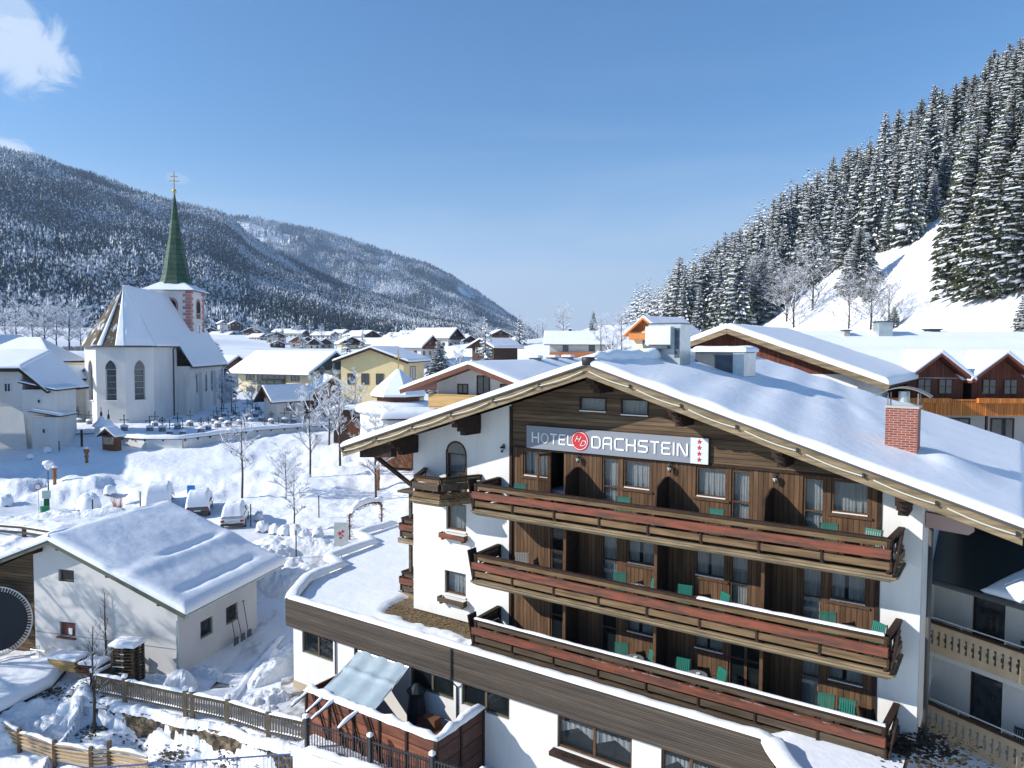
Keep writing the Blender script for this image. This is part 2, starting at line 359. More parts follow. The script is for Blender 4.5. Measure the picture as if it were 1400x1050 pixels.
for k in range(3):
    hl=[hole(k,*q) for q in units[k]]
    z1=floors[k]+(2.42 if k==0 else 2.9); z0=floors[k] if k==2 else floors[k]
    wallholes(m,.40,14.52,z0,z1,hl,.12,WB)
m.build('board_wall',woodV,hotel)
m=MB(HO)
gw=[(3.66,4.86,-2.50,-1.93),(5.46,6.62,-2.56,-1.93)]
wallholes(m,.40,14.52,-4.18,-3.95,[],.1,WB-.03)
m2=MB(HO)
wallholes(m,2.6,7.6,-3.95,-1.80,gw,.12,WB-.03)
y=WB-.03
m.add([(.4,y,-3.95),(2.6,y,-3.95),(2.6,y,rz_(2.6)-.3),(.4,y,rz_(.4)-.3)],[(0,1,2,3)])
m.add([(7.6,y,-3.95),(14.52,y,-3.95),(14.52,y,-3.951),(7.6,y,rz_(7.6)-.3)],[(0,1,3)])
m.add([(2.6,y,-1.80),(7.6,y,-1.80),(7.6,y,rz_(7.6)-.3),(5,y,-.95),(2.6,y,rz_(2.6)-.3)],[(0,1,2,3,4)])
m.build('gable_boarding',woodH,hotel)
# corner trims between plaster and boards
m=MB(HO)
for u in (.32,14.46): m.box(u,u+.13,W-.03,W+.06,-12.2,rz_(u)-.35)
m.box(.45,14.46,W-.015,W+.05,-4.20,-4.10)
m.build('trim_board',woodD,hotel)
for h in gw:
    win(hotel,Matrix.Translation((0,y,0)),*h,woodD,depth=.03,fwid=.06,off=HO,cur=1); MB(HO).box(h[0]+.02,h[1]-.02,y-.05,y-.025,h[2]-.01,h[2]+.03).build('sill',white,hotel)
TW=Matrix.Translation((0,WB,0))
for k in range(3):
    for t,a,b in units[k]:
        h=hole(k,t,a,b)
        if t=='w':
            win(hotel,TW,*h,woodF,depth=.09,fwid=.08,off=HO,cur=2 if k or a<5 else 1); MB(HO).box(a+.05,b-.05,WB-.01,WB+.03,h[2]+.0,h[2]+.035).build('sill',white,hotel)
            MB(HO).box(a-.1,b+.1,WB-.05,WB-.005,h[2]-.11,h[2]-.04).build('window_ledge',woodF,hotel)
        elif k==0 and a<3:
            # the open balcony door: a dark room with a made bed behind
            m=MB(HO); x0,x1,z0,z1=h; d=2.6
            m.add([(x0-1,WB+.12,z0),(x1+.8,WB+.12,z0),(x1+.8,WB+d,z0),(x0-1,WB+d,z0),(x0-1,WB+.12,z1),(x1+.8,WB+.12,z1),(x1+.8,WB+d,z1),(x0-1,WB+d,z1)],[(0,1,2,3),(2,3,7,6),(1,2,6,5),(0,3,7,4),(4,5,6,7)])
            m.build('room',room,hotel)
            MB(HO).box(x0-.3,x1+.7,WB+.5,WB+2.2,z0+.25,z0+.62).build('bed',mat('bed_linen',(.5,.55,.65),rough=.9),hotel)
            m=MB(HO); p=(x0-.02,WB-.02); m.beam((x0,WB-.02,z0+.05),(x0,WB-.02,z1-.05),.08,.09); m.beam((x0-.0,WB-.02,z0+.08),(x0-.20,WB-.62,z0+.08),.05,.1); m.beam((x0,WB-.02,z1-.08),(x0-.20,WB-.62,z1-.08),.05,.1); m.beam((x0-.2,WB-.62,z0+.05),(x0-.2,WB-.62,z1-.05),.06,.09)
            dr=m.build('door',woodF,hotel,None)
            MB(HO).hexa([(x0-.01,WB-.05,z0+.1),(x0+.01,WB-.05,z0+.1),(x0-.18,WB-.58,z0+.1),(x0-.20,WB-.58,z0+.1),(x0-.01,WB-.05,z1-.1),(x0+.01,WB-.05,z1-.1),(x0-.18,WB-.58,z1-.1),(x0-.20,WB-.58,z1-.1)]).build('pane',glass,dr)
        else:
            o=win(hotel,TW,*h,woodF,depth=.09,fwid=.08,off=HO,cur=1 if (k<2 or a>12) and b-a<1 and a>4 else False,bars=1,mull=1 if b-a>1 else 0,name='door')
# arched window
m=MB(HO); cx=-2.565; rr=.545
T0=Matrix.Translation((0,W,0))
m.add([(cx-rr,W,-4.72)]+[(cx-rr*math.cos(a),W-.002,-4.72+.52*math.sin(a)) for a in np.linspace(0,pi,15)],[tuple(range(16))])
o=win(hotel,T0,-3.11,-2.02,-6.5,-4.72,woodF,depth=.12,fwid=.07,off=HO,cur=1,bars=1)
fr=MB(HO)
pts=[(cx-(rr-.0)*math.cos(a),W-.01,-4.73+.52*math.sin(a)) for a in np.linspace(0,pi,15)]
fr.tube(pts,.045,5).build('arch_frame',woodF,hotel)
g=MB(HO); g.add([(cx-(rr-.02)*math.cos(a),W-.004,-4.72+.50*math.sin(a)) for a in np.linspace(0,pi,15)],[tuple(range(15))[::-1]]).build('arch_pane',glassdark,hotel)
fr=MB(HO); fr.box(-3.15,-3.09,W-.03,W+.02,-6.5,-4.72).box(-2.04,-1.98,W-.03,W+.02,-6.5,-4.72).build('arch_jamb',woodF,hotel)
for a,b,c,d in holesL[1:]:
    win(hotel,T0,a,b,c,d,woodF,depth=.16,fwid=.08,off=HO,cur=1)
    MB(HO).box(a-.02,b+.02,W-.06,W+.12,c-.07,c-.005).build('sill',white,hotel)
    m=MB(HO); x0,x1=a-.17,b+.12
    m.box(x0,x1,W-.34,W-.30,c-.34,c-.12).box(x0,x1,W-.30,W-.03,c-.34,c-.30).box(x0,x0+.04,W-.30,W-.03,c-.30,c-.12).box(x1-.04,x1,W-.30,W-.03,c-.30,c-.12)
    m.box(x0+.1,x0+.2,W-.3,W,c-.44,c-.345).box(x1-.2,x1-.1,W-.3,W,c-.44,c-.345)
    f=m.build('flower_box',woodRed if c>-9 else woodG,hotel)
# ---- balconies
def rail_run(m1,m2,m3,pts,zt,box=True,snowline=False):
    # pts: front line in plan; boards between posts
    for (a,b) in zip(pts,pts[1:]):
        a=Vector((*a,0));b=Vector((*b,0));d=(b-a).normalized();n=Vector((d.y,-d.x,0)) # outward
        e=lambda p,o,z:(p+n*o+Vector((0,0,z)))
        m1.beam(e(a,-.05,zt-.035),e(b,-.05,zt-.035),.19,.075)
        m2.beam(e(a,-.02,zt-.17),e(b,-.02,zt-.17),.04,.155)
        m2.beam(e(a,.035,zt-.80),e(b,.035,zt-.80),.04,.22)
        Ln=(b-a).length; k=max(1,round(Ln/1.9))
        for i in range(k+1):
            p=a+(b-a)*(i/k); m1.beam(e(p,-.08,zt-1.05),e(p,-.08,zt-.08),.08,.09,upv=n)
            if box: m1.beam(e(p,.075,zt-.95),e(p,.075,zt-.58),.06,.05,upv=n)
        if box:
            m3.beam(e(a,.185,zt-.43),e(b,.185,zt-.43),.035,.27)
            m3.beam(e(a,.10,zt-.55),e(b,.10,zt-.55),.13,.03)
            m3.beam(e(a,.035,zt-.44),e(b,.035,zt-.44),.025,.25)
            for i in range(k+1):
                p=a+(b-a)*(i/k); m3.beam(e(p,.05,zt-.45),e(p,.165,zt-.45),.05,.16)
for k,zt in enumerate((-5.53,-8.43,-11.13)):
    fl=floors[k]; u0,u1=-.12,15.12
    b=MB(HO); b.box(u0,u1,.12,W-.002,fl-.10,fl-.002).build('balcony_floor',woodG,hotel)
    m=MB(HO)
    for j,(zz,o) in enumerate(((fl+.02,-.02),(fl-.045,-.10),(fl-.11,-.03),(fl-.175,.06))):
        m.box(u0-.15+o+.1,u1+.15-o-.1,o,o+.13,zz-.058,zz)
        for s in (u0,u1): m.box(*( (u0-.1+o,u0+.03+o) if s==u0 else (u1-.03-o,u1+.1-o) ),o+.131,W-.03,zz-.058,zz)
    fa=m.build('balcony_fascia',verge if k<2 else woodG,hotel)
    m1,m2,m3=MB(HO),MB(HO),MB(HO)
    rail_run(m1,m2,m3,[(u0,0),(u1,0)],zt)
    d1=MB(HO)
    rail_run(m1,m2,d1,[(u1,0),(u1+.10,W-.05)],zt,False); rail_run(m1,m2,d1,[(u0-.1,W-.05),(u0,0)],zt,False)
    # leaning end boards
    for s,u in ((-1,u0),(1,u1)):
        m1.hexa([(u+s*.02,-.04,fl-.1),(u+s*.07,-.04,fl-.1),(u+s*.07,.40,fl-.1),(u+s*.02,.40,fl-.1),(u+s*.22,-.14,zt+.14),(u+s*.27,-.14,zt+.14),(u+s*.27,.42,zt+.14),(u+s*.22,.42,zt+.14)])
        for z0_,z1_ in ((.56,.98),(.12,.50)): m1.hexa([(u+s*.03,.42,zt-z1_),(u+s*.06,.42,zt-z1_),(u+s*.06,W-.04,zt-z1_),(u+s*.03,W-.04,zt-z1_),(u+s*.09,.42,zt-z0_),(u+s*.12,.42,zt-z0_),(u+s*.12,W-.04,zt-z0_),(u+s*.09,W-.04,zt-z0_)])
    m1.build('handrail',woodD,hotel); m2.build('rail_board',woodR if k<2 else woodG,hotel); fb=m3.build('flower_box',woodRed,hotel)
    # leftover snow in the flower box and on the rail
    rs=random.Random(k); sm=MB(HO)
    for i in range(26 if k else 14):
        u=rs.uniform(u0+.2,u1-.2); l=rs.uniform(.08,.35); 
        sm.hexa([(u,-.16,zt-.53),(u+l,-.16,zt-.53),(u+l,-.06,zt-.53),(u,-.06,zt-.53),(u+.03,-.15,zt-.33),(u+l-.03,-.15,zt-.35),(u+l-.03,-.07,zt-.34),(u+.03,-.07,zt-.33)])
    sm.build('snow_bits',snow,fb)
    if k>=1:
        a,b=(( -.1,15.1) if k==2 else (9.3,15.0))
        snowpatch('rail_snow',[(a,-.045,zt),(b,-.045,zt),(b,.12,zt),(a,.12,zt)],.06,hotel,60,3,.06,.02,2,snow,HO,k,lips=.01)
    # dry plants hanging in the boxes
    pl=MB(HO)
    for i in range(240):
        u=rs.uniform(u0,u1); a=rs.uniform(0,6.3); l=rs.uniform(.05,.16); z=zt-.5+rs.uniform(-.05,.08)
        p=Vector((u,rs.uniform(-.17,-.06),z)); q=p+Vector((math.cos(a)*l,math.sin(a)*l*.6,rs.uniform(-.05,.12)))
        pl.add([p,q,q+Vector((.012,0,.02))],[(0,1,2)])
    tag(pl.build('dry_plants',mat('dry_plant',(.20,.13,.06),rough=.9),fb),None,None,None,'stuff')
# partitions between the balconies
for k in range(3):
    fl=floors[k]
    for u in (3.62,7.40,11.2):
        m=MB(HO)
        if k==0: m.prism([(.62,fl),(W+.03,fl),(W+.03,fl+1.86),(1.55,fl+1.86),(.85,fl+1.62)],u,u+.06,axis='x')
        else:
            m.box(u,u+.06,.95,W+.05,fl,fl+2.75); 
        m.build('partition',woodD,hotel)
        if k: MB(HO).box(u-.03,u+.08,.84,.945,fl,fl+2.75).build('partition_post',woodF,hotel)
# ---- roof
R0,R1=-7.83,18.24; YB=20.2
m=MB(HO)
t=.16
for s,ue in ((-1,R0),(1,R1)):
    A=[(UC,0.03,-.66),(ue,0.03,rz_(ue)-.01),(ue,YB,rz_(ue)-.01),(UC,YB,-.66)]
    Bm=[(x,y_,z-t) for x,y_,z in A]
    m.add(A+Bm,[(0,1,2,3) if s>0 else (3,2,1,0),(4,5,6,7) if s<0 else (7,6,5,4),(0,1,5,4),(1,2,6,5),(2,3,7,6)])
roof=m.build('roof',woodD,hotel)
# verge boards: two lapped boards per side + cap
m=MB(HO); mc=MB(HO); lt=MB(HO); rs=random.Random(9)
for s,ue in ((-1,R0),(1,R1)):
    d=Vector((ue-UC,0,rz_(ue)+.65)); dn=d.normalized(); nn=Vector((0,0,1))
    for (yo,za,zb,ex) in ((-.0,.0,-.10,.08),(-.035,-.085,-.19,.05),(0.0,-.17,-.42,.0)):
        p=Vector((UC,yo,-.65)); q=p+d+dn*ex
        m.hexa([p+nn*zb,q+nn*zb,q+nn*zb+Vector((0,.035,0)),p+nn*zb+Vector((0,.035,0)),p+nn*za,q+nn*za,q+nn*za+Vector((0,.035,0)),p+nn*za+Vector((0,.035,0))] if s>0 else [q+nn*zb,p+nn*zb,p+nn*zb+Vector((0,.035,0)),q+nn*zb+Vector((0,.035,0)),q+nn*za,p+nn*za,p+nn*za+Vector((0,.035,0)),q+nn*za+Vector((0,.035,0))])
    mc.beam(Vector((UC,-.03,-.62)),Vector((UC,-.03,-.62))+d+dn*.1,.1,.05)
    n=int(d.length/1.95)
    for i in range(n):
        a=i/n+.01; b=(i+1)/n-.01
        pts=[Vector((UC,-.075,-.65-.17))+d*(a+(b-a)*j/6)+Vector((0,0,-.05*math.sin(pi*j/6))) for j in range(7)]
        lt.tube(pts,.022,5)
        lt.box(pts[-1].x-.03,pts[-1].x+.03,-.11,-.03,pts[-1].z-.05,pts[-1].z+.09,1)
m.build('verge_board',verge,hotel); mc.build('verge_cap',gutter,hotel); lt.build('light_tube',[mat('light_tube_clear',(.62,.60,.50),rough=.3),iron],hotel)
MB(HO).lathe([(.24,-.62),(.25,-.40),(.22,-.34),(.0,-.33)],UC,.12,14).build('ridge_cap',iron,hotel,smooth=True)
# ceiling boards of the overhang and gutters along the eaves
m=MB(HO)
for ue,s in ((R0,-1),(R1,1)): m.tube([(ue+s*.08,-.02,rz_(ue)-.08),(ue+s*.08,YB,rz_(ue)-.08)],.09,8)
m.build('gutter',gutter,hotel)
def ripples(x,y):
    g=np.exp(-((x-12.5)/2.6)**2-((y-11)/3.2)**2)
    k=np.sin((x*.9+y*.35)*3.0+1.5*fbm(x*.3,y*.3,3))
    return .055*g*np.maximum(k,-.2)+.07*fbm(x*.35,y*.12,3)+.05*np.exp(-((x-10)/3.5)**2)*np.sin((x+.2*y)*3.4)
def chimneydrift(x,y): return .34*np.exp(-((x-16.0)/1.1)**2-((y-4.6)/1.8)**2)-.12*np.exp(-((x-15.6)/.5)**2-((y-3.6)/.8)**2)
z=-.65
snowpatch('snow',[(UC-.0,-.03,z+.03),(R1+.12,-.03,rz_(R1)+.03),(R1+.12,YB,rz_(R1)+.03),(UC-.0,YB,z+.03)],.27,roof,90,90,.22,.015,.5,snowroof,HO,3,lips=.03,bumps=lambda x,y:.7*ripples(x,y)+chimneydrift(x,y))
snowpatch('snow',[(R0-.1,-.03,rz_(R0)+.03),(UC+.15,-.03,z+.06),(UC+.15,YB,z+.06),(R0-.1,YB,rz_(R0)+.03)],.27,roof,50,50,.30,.02,.5,snowroof,HO,5,lips=.03)
# ridge of frozen snow
rg=MB(HO); pts=[]; rs=random.Random(2)
P=[(UC+.1+.05*math.sin(i*.9),.35+i*.33,-.33+.035*math.sin(i*1.7)+rs.uniform(-.02,.03)) for i in range(60)]
rg.tube(P,[.05+.20*min(1,i/3)+.05*math.sin(i*1.3) for i in range(60)],10).build('ridge_snow',snow,roof,smooth=True)
# beam ends / corbels
m=MB(HO)
def corbel(u,zt,v0=.25,w=.32,big=True):
    z=zt
    m.box(u-w/2,u+w/2,v0+.35,W,z-.62,z); m.box(u-w/2,u+w/2,v0,v0+.35,z-.42,z); m.box(u-w/2+.02,u+w/2-.02,v0+.55,W,z-.80,z-.62); m.box(u-w/2+.02,u+w/2-.02,v0-.2,v0,z-.24,z)
for u in (-4.95,-1.35,5.0,8.25,11.75,15.3):
    m=MB(HO); corbel(u,rz_(u)-.20-(.08 if u!=5 else .05)); m.build('roof_beam',woodD,hotel)
m=MB(HO)
m.hexa([(-7.1,.4,-5.12),(-5.12,.4,-4.95),(-5.12,.75,-4.95),(-7.1,.75,-5.12),(-7.1,.4,-4.72),(-5.12,.4,-4.3),(-5.12,.75,-4.3),(-7.1,.75,-4.72)]); 
m.build('roof_beam',woodD,hotel)
m=MB(HO); m.beam((-7.3,1.3,-5.0),(-5.13,1.75,-6.4),.16,.16); m.build('strut',woodD,hotel)
# pink plastered fin at the right corner
MB(HO).prism([(15.75,-5.12),(16.5,-5.2),(17.0,-5.35),(17.05,-5.55),(16.9,-5.68),(15.75,-5.6)],2.5,2.8,axis='y').build('wall_fin',mat('plaster_rose',(.42,.30,.27),rough=.9),hotel)
# drain pipe at the right corner
MB(HO).tube([(15.95,W+.1,-5.5),(15.95,W+.1,-12.2)],.07,8).build('drain_pipe',gutter,hotel,smooth=True)
# bay balcony at the arched window
by=[(-4.42,W),(-3.4,.05),(-2.0,.10),(-1.15,W)]
m=MB(HO); m.prism([by[0],by[1],by[2],by[3]],-6.62,-6.5); m.build('balcony_floor',woodG,hotel)
m=MB(HO)
for j,o in enumerate((.10,.16,.09,.02)):
    q=[(by[0][0]-o,by[0][1]),(by[1][0]-o*.6,by[1][1]-o),(by[2][0]+o*.6,by[2][1]-o),(by[3][0]+o,by[3][1])]
    for a,b in zip(q,q[1:]): m.beam((*a,-6.50-.07*j),(*b,-6.50-.07*j),.09,.066)
m.build('balcony_fascia',verge,hotel)
m1,m2,m3=MB(HO),MB(HO),MB(HO); rail_run(m1,m2,m3,[by[0],by[1],by[2],by[3]],-5.53,False)
for (a,b),n in zip(zip(by,by[1:]),((-.2,-.12),(0,-.2),(.2,-.12))):
    m3.beam((a[0]+n[0]*.8,a[1]+n[1]*.8,-5.92),(b[0]+n[0]*.8,b[1]+n[1]*.8,-5.92),.04,.30)
m1.build('handrail',woodD,hotel); m2.build('rail_board',woodR,hotel); m3.build('flower_box',woodG,hotel)
# side balconies left of the corner with posts
for zt in (-8.43,-11.13):
    m1,m2,m3=MB(HO),MB(HO),MB(HO); rail_run(m1,m2,m3,[(-7.0,8.5),(-7.0,3.1),(-5.14,3.1)],zt)
    m1.build('handrail',woodD,hotel); m2.build('rail_board',woodG,hotel); m3.build('flower_box',woodRed,hotel)
    m=MB(HO); m.box(-7.05,-5.13,3.05,8.5,zt-1.17,zt-1.07); m.box(-7.15,-5.13,2.98,3.05,zt-1.25,zt-1.0); m.build('balcony_floor',verge,hotel)
m=MB(HO); m.box(-6.62,-6.48,3.2,3.34,-12.0,-7.1); m.build('balcony_post',woodG,hotel)
m=MB(HO); m.hexa([(-7.1,2.9,-7.15),(-5.13,2.9,-7.15),(-5.13,8.5,-7.15),(-7.1,8.5,-7.15),(-7.1,2.9,-7.05),(-5.13,2.9,-6.85),(-5.13,8.5,-6.85),(-7.1,8.5,-7.05)]).build('porch_roof',woodG,hotel)
# wall lamps
def lamp(u,z,v,label):
    r=thing('wall_lamp',label,'lamp',hw(u,v,z),-PHI,'lantern lamps on the hotel front')
    MB().box(-.04,.04,-.02,.0,.02,.2).tube([(0,0,.17),(0,-.10,.22),(0,-.16,.15)],.013,5).build('bracket',iron,r)
    MB().lathe([(.03,-.13),(.06,-.12),(.085,.07),(.10,.08),(.05,.13),(.01,.16)],0,-.16,6).build('lantern',iron,r)
    MB().lathe([(.052,-.10),(.086,.05)],0,-.162,6,a0=.3).build('lamp_glass',mat('lamp_glass',(.75,.75,.72),rough=.2),r)
for u,nm in ((3.68,'black lantern lamp on the wood wall under the red round sign emblem'),(7.53,'black lantern lamp on the wood wall under the right part of the hotel sign'),(11.32,'black lantern lamp on the wood wall right of the hotel sign')): lamp(u,-4.44,WB,nm)
lamp(.03,-4.32,W,'black lantern lamp on the white plaster wall left of the hotel sign')
# ---------------------------------------------------------------- sign
sg=thing('hotel_sign','long grey sign board reading HOTEL DACHSTEIN with round red emblem and four stars','sign',hw(1.25,W-.12,-4.15),-PHI)
Ls=7.73
def text(s,size,x,z,parent,m,name='lettering',ext=.012,xs=1.0,off=0.0,sh=0):
    c=bpy.data.curves.new(name,'FONT'); c.body=s; c.size=size; c.extrude=ext; c.offset=off; c.shear=sh
    o=bpy.data.objects.new('t',c); sc.collection.objects.link(o); dg=bpy.context.evaluated_depsgraph_get()
    me=bpy.data.meshes.new_from_object(o.evaluated_get(dg)); bpy.data.objects.remove(o)
    co=np.empty(len(me.vertices)*3,np.float32); me.vertices.foreach_get('co',co); co=co.reshape(-1,3)
    v=np.stack([x+co[:,0]*xs,-.035-co[:,2],z+co[:,1]],-1); me.vertices.foreach_set('co',v.astype(np.float32).ravel()); me.update()
    me.materials.clear(); me.materials.append(m); return link(name,me,parent), (x+co[:,0].max()*xs)
sgray=mat('sign_grey',(.22,.24,.28),rough=.45)
MB().box(0,Ls-.66,0,.06,0,.93).build('panel',sgray,sg)
MB().box(Ls-.66,Ls,0.001,.06,0,.93).build('star_panel',mat('sign_light',(.60,.62,.66),rough=.4),sg)
MB().box(-.02,Ls+.02,.061,.09,-.02,.95).build('back_frame',woodD,sg)
lw=mat('sign_letters',(.88,.88,.88),rough=.4)
def strokes(word,x,z0,H,wd,gap,th,rad=.0):   # squared lettering built from bars
    G={'D':[[(0,0),(0,1),(.82,1),(1,.82),(1,.18),(.82,0),(0,0)]],'A':[[(0,0),(0,.82),(.18,1),(1,1),(1,0)],[(0,.42),(1,.42)]],'C':[[(1,1),(.18,1),(0,.82),(0,.18),(.18,0),(1,0)]],
       'H':[[(0,0),(0,1)],[(1,0),(1,1)],[(0,.5),(1,.5)]],'S':[[(1,1),(.15,1),(0,.85),(0,.52),(1,.48),(1,.15),(.85,0),(0,0)]],'T':[[(0,1),(1,1)],[(.5,0),(.5,1)]],
       'E':[[(1,1),(0,1),(0,0),(1,0)],[(0,.5),(.9,.5)]],'I':[[(0,0),(0,1)]],'N':[[(0,0),(0,1),(.18,1),(.82,0),(1,0),(1,1)]],'O':[[(.5+.5*math.cos(a),.5+.5*math.sin(a)) for a in np.linspace(0,2*pi,21)]],'L':[[(0,1),(0,0),(1,0)]]}
    m=MB()
    for ch in word:
        ww=.0 if ch=='I' else wd*(1.05 if ch in 'NO' else .85 if ch in 'TEL' else 1)
        for pl in G[ch]:
            for (a,b),(c,d) in zip(pl,pl[1:]):
                p=Vector((x+a*ww,-.015,z0+b*H)); q=Vector((x+c*ww,-.015,z0+d*H)); e=(q-p).normalized()*th*.5
                m.beam(p-e,q+e,.03,th,upv=(0,0,1) if abs(e.z)<abs(e.x) else (1,0,0)) if abs(e.z)<abs(e.x) else m.beam(p-e,q+e,th,.03,upv=(0,1,0))
        x+=ww+gap
    return m,x
m,_=strokes('HOTEL',.30,.27,.38,.30,.14,.050); m.build('lettering',lw,sg)
m,xe=strokes('DACHSTEIN',3.08,.26,.41,.34,.155,.058); m.build('lettering',lw,sg)
cx,cz=2.53,.47
em=MB(); em.prism([(cx+.40*math.cos(a),cz+.40*math.sin(a)) for a in np.linspace(0,2*pi,33)[:-1]],-.02,-.001,axis='y').build('emblem',mat('sign_red',(.48,.035,.04),rough=.4),sg)
ring=MB()
for i in range(32):
    a,b=2*pi*i/32,2*pi*(i+1)/32; ring.beam((cx+.345*math.cos(a),-.025,cz+.345*math.sin(a)),(cx+.345*math.cos(b),-.025,cz+.345*math.sin(b)),.018,.018)
ring.build('emblem_ring',lw,sg)
text('H',.34,cx-.25,cz-.04,sg,lw,'emblem_letter',.006,1.0,-.006,.5); text('D',.34,cx-.02,cz-.20,sg,lw,'emblem_letter',.006,1.0,-.006,.5)
rd=mat('sign_star',(.52,.03,.04),rough=.4)
for i in range(4):
    cz=.80-.215*i; cx2=Ls-.33
    pl=[(cx2+(.095 if j%2==0 else .04)*math.sin(pi*j/5),cz+(.095 if j%2==0 else .04)*math.cos(pi*j/5)) for j in range(10)]
    MB().prism(pl,-.015,-.001,axis='y').build('star',rd,sg)
# ---------------------------------------------------------------- chimney and roof boxes
brick=bpy.data.materials.new('brick'); brick.use_nodes=True; t=brick.node_tree; Pn=t.nodes['Principled BSDF']; tcn=t.nodes.new('ShaderNodeTexCoord'); sp=t.nodes.new('ShaderNodeSeparateXYZ'); cb=t.nodes.new('ShaderNodeCombineXYZ'); bk=t.nodes.new('ShaderNodeTexBrick'); ad=t.nodes.new('ShaderNodeMath'); bm=t.nodes.new('ShaderNodeBump')
t.links.new(tcn.outputs['Object'],sp.inputs[0]); t.links.new(sp.outputs[0],ad.inputs[0]); t.links.new(sp.outputs[1],ad.inputs[1]); t.links.new(ad.outputs[0],cb.inputs[0]); t.links.new(sp.outputs[2],cb.inputs[1]); t.links.new(cb.outputs[0],bk.inputs[0])
bk.inputs['Color1'].default_value=(.20,.045,.028,1); bk.inputs['Color2'].default_value=(.33,.085,.045,1); bk.inputs['Mortar'].default_value=(.40,.31,.27,1); bk.inputs['Scale'].default_value=1; bk.inputs['Mortar Size'].default_value=.010; bk.inputs['Brick Width'].default_value=.25; bk.inputs['Row Height'].default_value=.078; bk.inputs['Bias'].default_value=-.1
t.links.new(bk.outputs['Color'],Pn.inputs['Base Color']); t.links.new(bk.outputs['Fac'],bm.inputs['Height']); bm.invert=True; bm.inputs['Distance'].default_value=.01; t.links.new(bm.outputs[0],Pn.inputs['Normal']); Pn.inputs['Roughness'].default_value=.85
ch=thing('chimney','red brick chimney with curved metal hood rising from the snowy hotel roof','chimney',hw(14.35,3.85,-4.3),-PHI)
MB().box(0,.97,0,.9,0,2.32).build('stack',brick,ch)
MB().box(-.03,1.0,-.03,.93,2.321,2.40).build('cap_slab',mat('concrete',(.42,.40,.37),rough=.9),ch)
m=MB(); m.lathe([(.17,2.40),(.17,2.86)],.5,.45,12); m.prism([(.1,2.401),(.9,2.401),(.62,2.52),(.38,2.52)],.2,.7,axis='y'); m.build('flue',metal,ch)
m=MB(); n=12; a0=[(.5+.82*(-1+2*i/n),2.99-.30*(-1+2*i/n)**2) for i in range(n+1)]
vs=[(x,-.05,z) for x,z in a0]+[(x,.95,z) for x,z in a0]+[(x,-.05,z+.03) for x,z in a0]+[(x,.95,z+.03) for x,z in a0]; k=n+1
fs=[(i,i+1,k+i+1,k+i) for i in range(n)]+[(2*k+i,3*k+i,3*k+i+1,2*k+i+1) for i in range(n)]+[(i,2*k+i,2*k+i+1,i+1) for i in range(n)]+[(k+i,k+i+1,3*k+i+1,3*k+i) for i in range(n)]
m.add(vs,fs); 
for xx in (.05,.95): m.box(xx-.02,xx+.02,.1,.13,2.40,2.82); m.box(xx-.02,xx+.02,.8,.83,2.40,2.82)
m.build('hood',mat('hood_metal',(.30,.28,.24),(.20,.19,.17),4,rough=.5,metal=.5),ch)
vb=thing('ventilation_box','tall pale metal ventilation housing on the ridge of the hotel roof','ventilation box',hw(4.75,6,-.7),-PHI)
MB().box(0,1.45,0,1.2,0,1.72).build('housing',metal,vb); MB().box(-.03,1.48,-.03,1.23,1.721,1.77).build('lid',metald,vb)
MB().box(-.02,1.12,-.28,-.001,.85,1.62).build('intake_cover',mat('metal_pale',(.62,.66,.66),rough=.4,metal=.3),vb); MB().box(-.1,1.0,-.34,-.001,.68,.80).build('apron',metald,vb)
MB().box(1.2,1.42,-.02,0,.3,1.55).build('side_panel',metald,vb)
MB().box(-.9,-.05,.2,.8,.2,.55).build('duct',mat('duct_green',(.13,.17,.14),rough=.6),vb)
v2=thing('roof_hatch_box','low dark metal box with a thick snow cap beside the tall ventilation housing','roof box',hw(5.75,9.0,-1.35),-PHI)
MB().box(0,2.2,0,1.7,0,1.18).build('housing',metald,v2); MB().box(1.75,2.25,-.03,1.72,.1,1.14).build('end_panel',metal,v2)
snowpatch('snow',[(-.08,-.08,1.181),(2.35,-.08,1.181),(2.35,1.8,1.181),(-.08,1.8,1.181)],.26,v2,10,10,.25,.03,1.5,snow)
# ---------------------------------------------------------------- balcony furniture
def chair(label,loc,rz,m=greenp,grp='green slatted chairs on the hotel balconies',nm='balcony_chair'):
    r=thing(nm,label,'chair',loc,rz,grp)
    s=MB(); b=MB(); f=MB()
    for i in range(7): s.box(-.24+i*.07,-.24+i*.07+.05,-.22,.22,.42,.445)
    for i in range(7): x=-.24+i*.07; b.hexa([(x,.20,.48),(x+.05,.20,.48),(x+.05,.225,.48),(x,.225,.48),(x,.32,.98),(x+.05,.32,.98),(x+.05,.345,.98),(x,.345,.98)])
    b.box(-.25,.25,.30,.345,.92,.96)
    for sx in (-.27,.27): f.tube([(sx,-.24,0),(sx,-.22,.62),(sx,.22,.64),(sx,.24,.45)],.016,5); f.tube([(sx,.16,.0),(sx,.22,.45),(sx,.35,1.0)],.016,5)
    s.build('seat',m,r); b.build('backrest',m,r); f.build('frame',iron if m is greenp else m,r); return r
def table(label,loc,grp='round glass tables on the hotel balconies'):
    r=thing('balcony_table',label,'table',loc,0,grp)
    MB().lathe([(.36,.70),(.37,.715),(.36,.73)],n=20).build('tabletop',mat('table_glass',(.20,.22,.23),rough=.12,spec=.8),r)
    m=MB(); m.lathe([(.03,.02),(.025,.70)],n=8)
    for a in range(3): m.tube([(0,0,.18),(.28*math.cos(a*2.1),.28*math.sin(a*2.1),.02)],.014,5)
    m.build('pedestal',iron,r)
    MB().lathe([(.06,.731),(.08,.76)],.05,.03,8).build('ashtray',white,r); return r
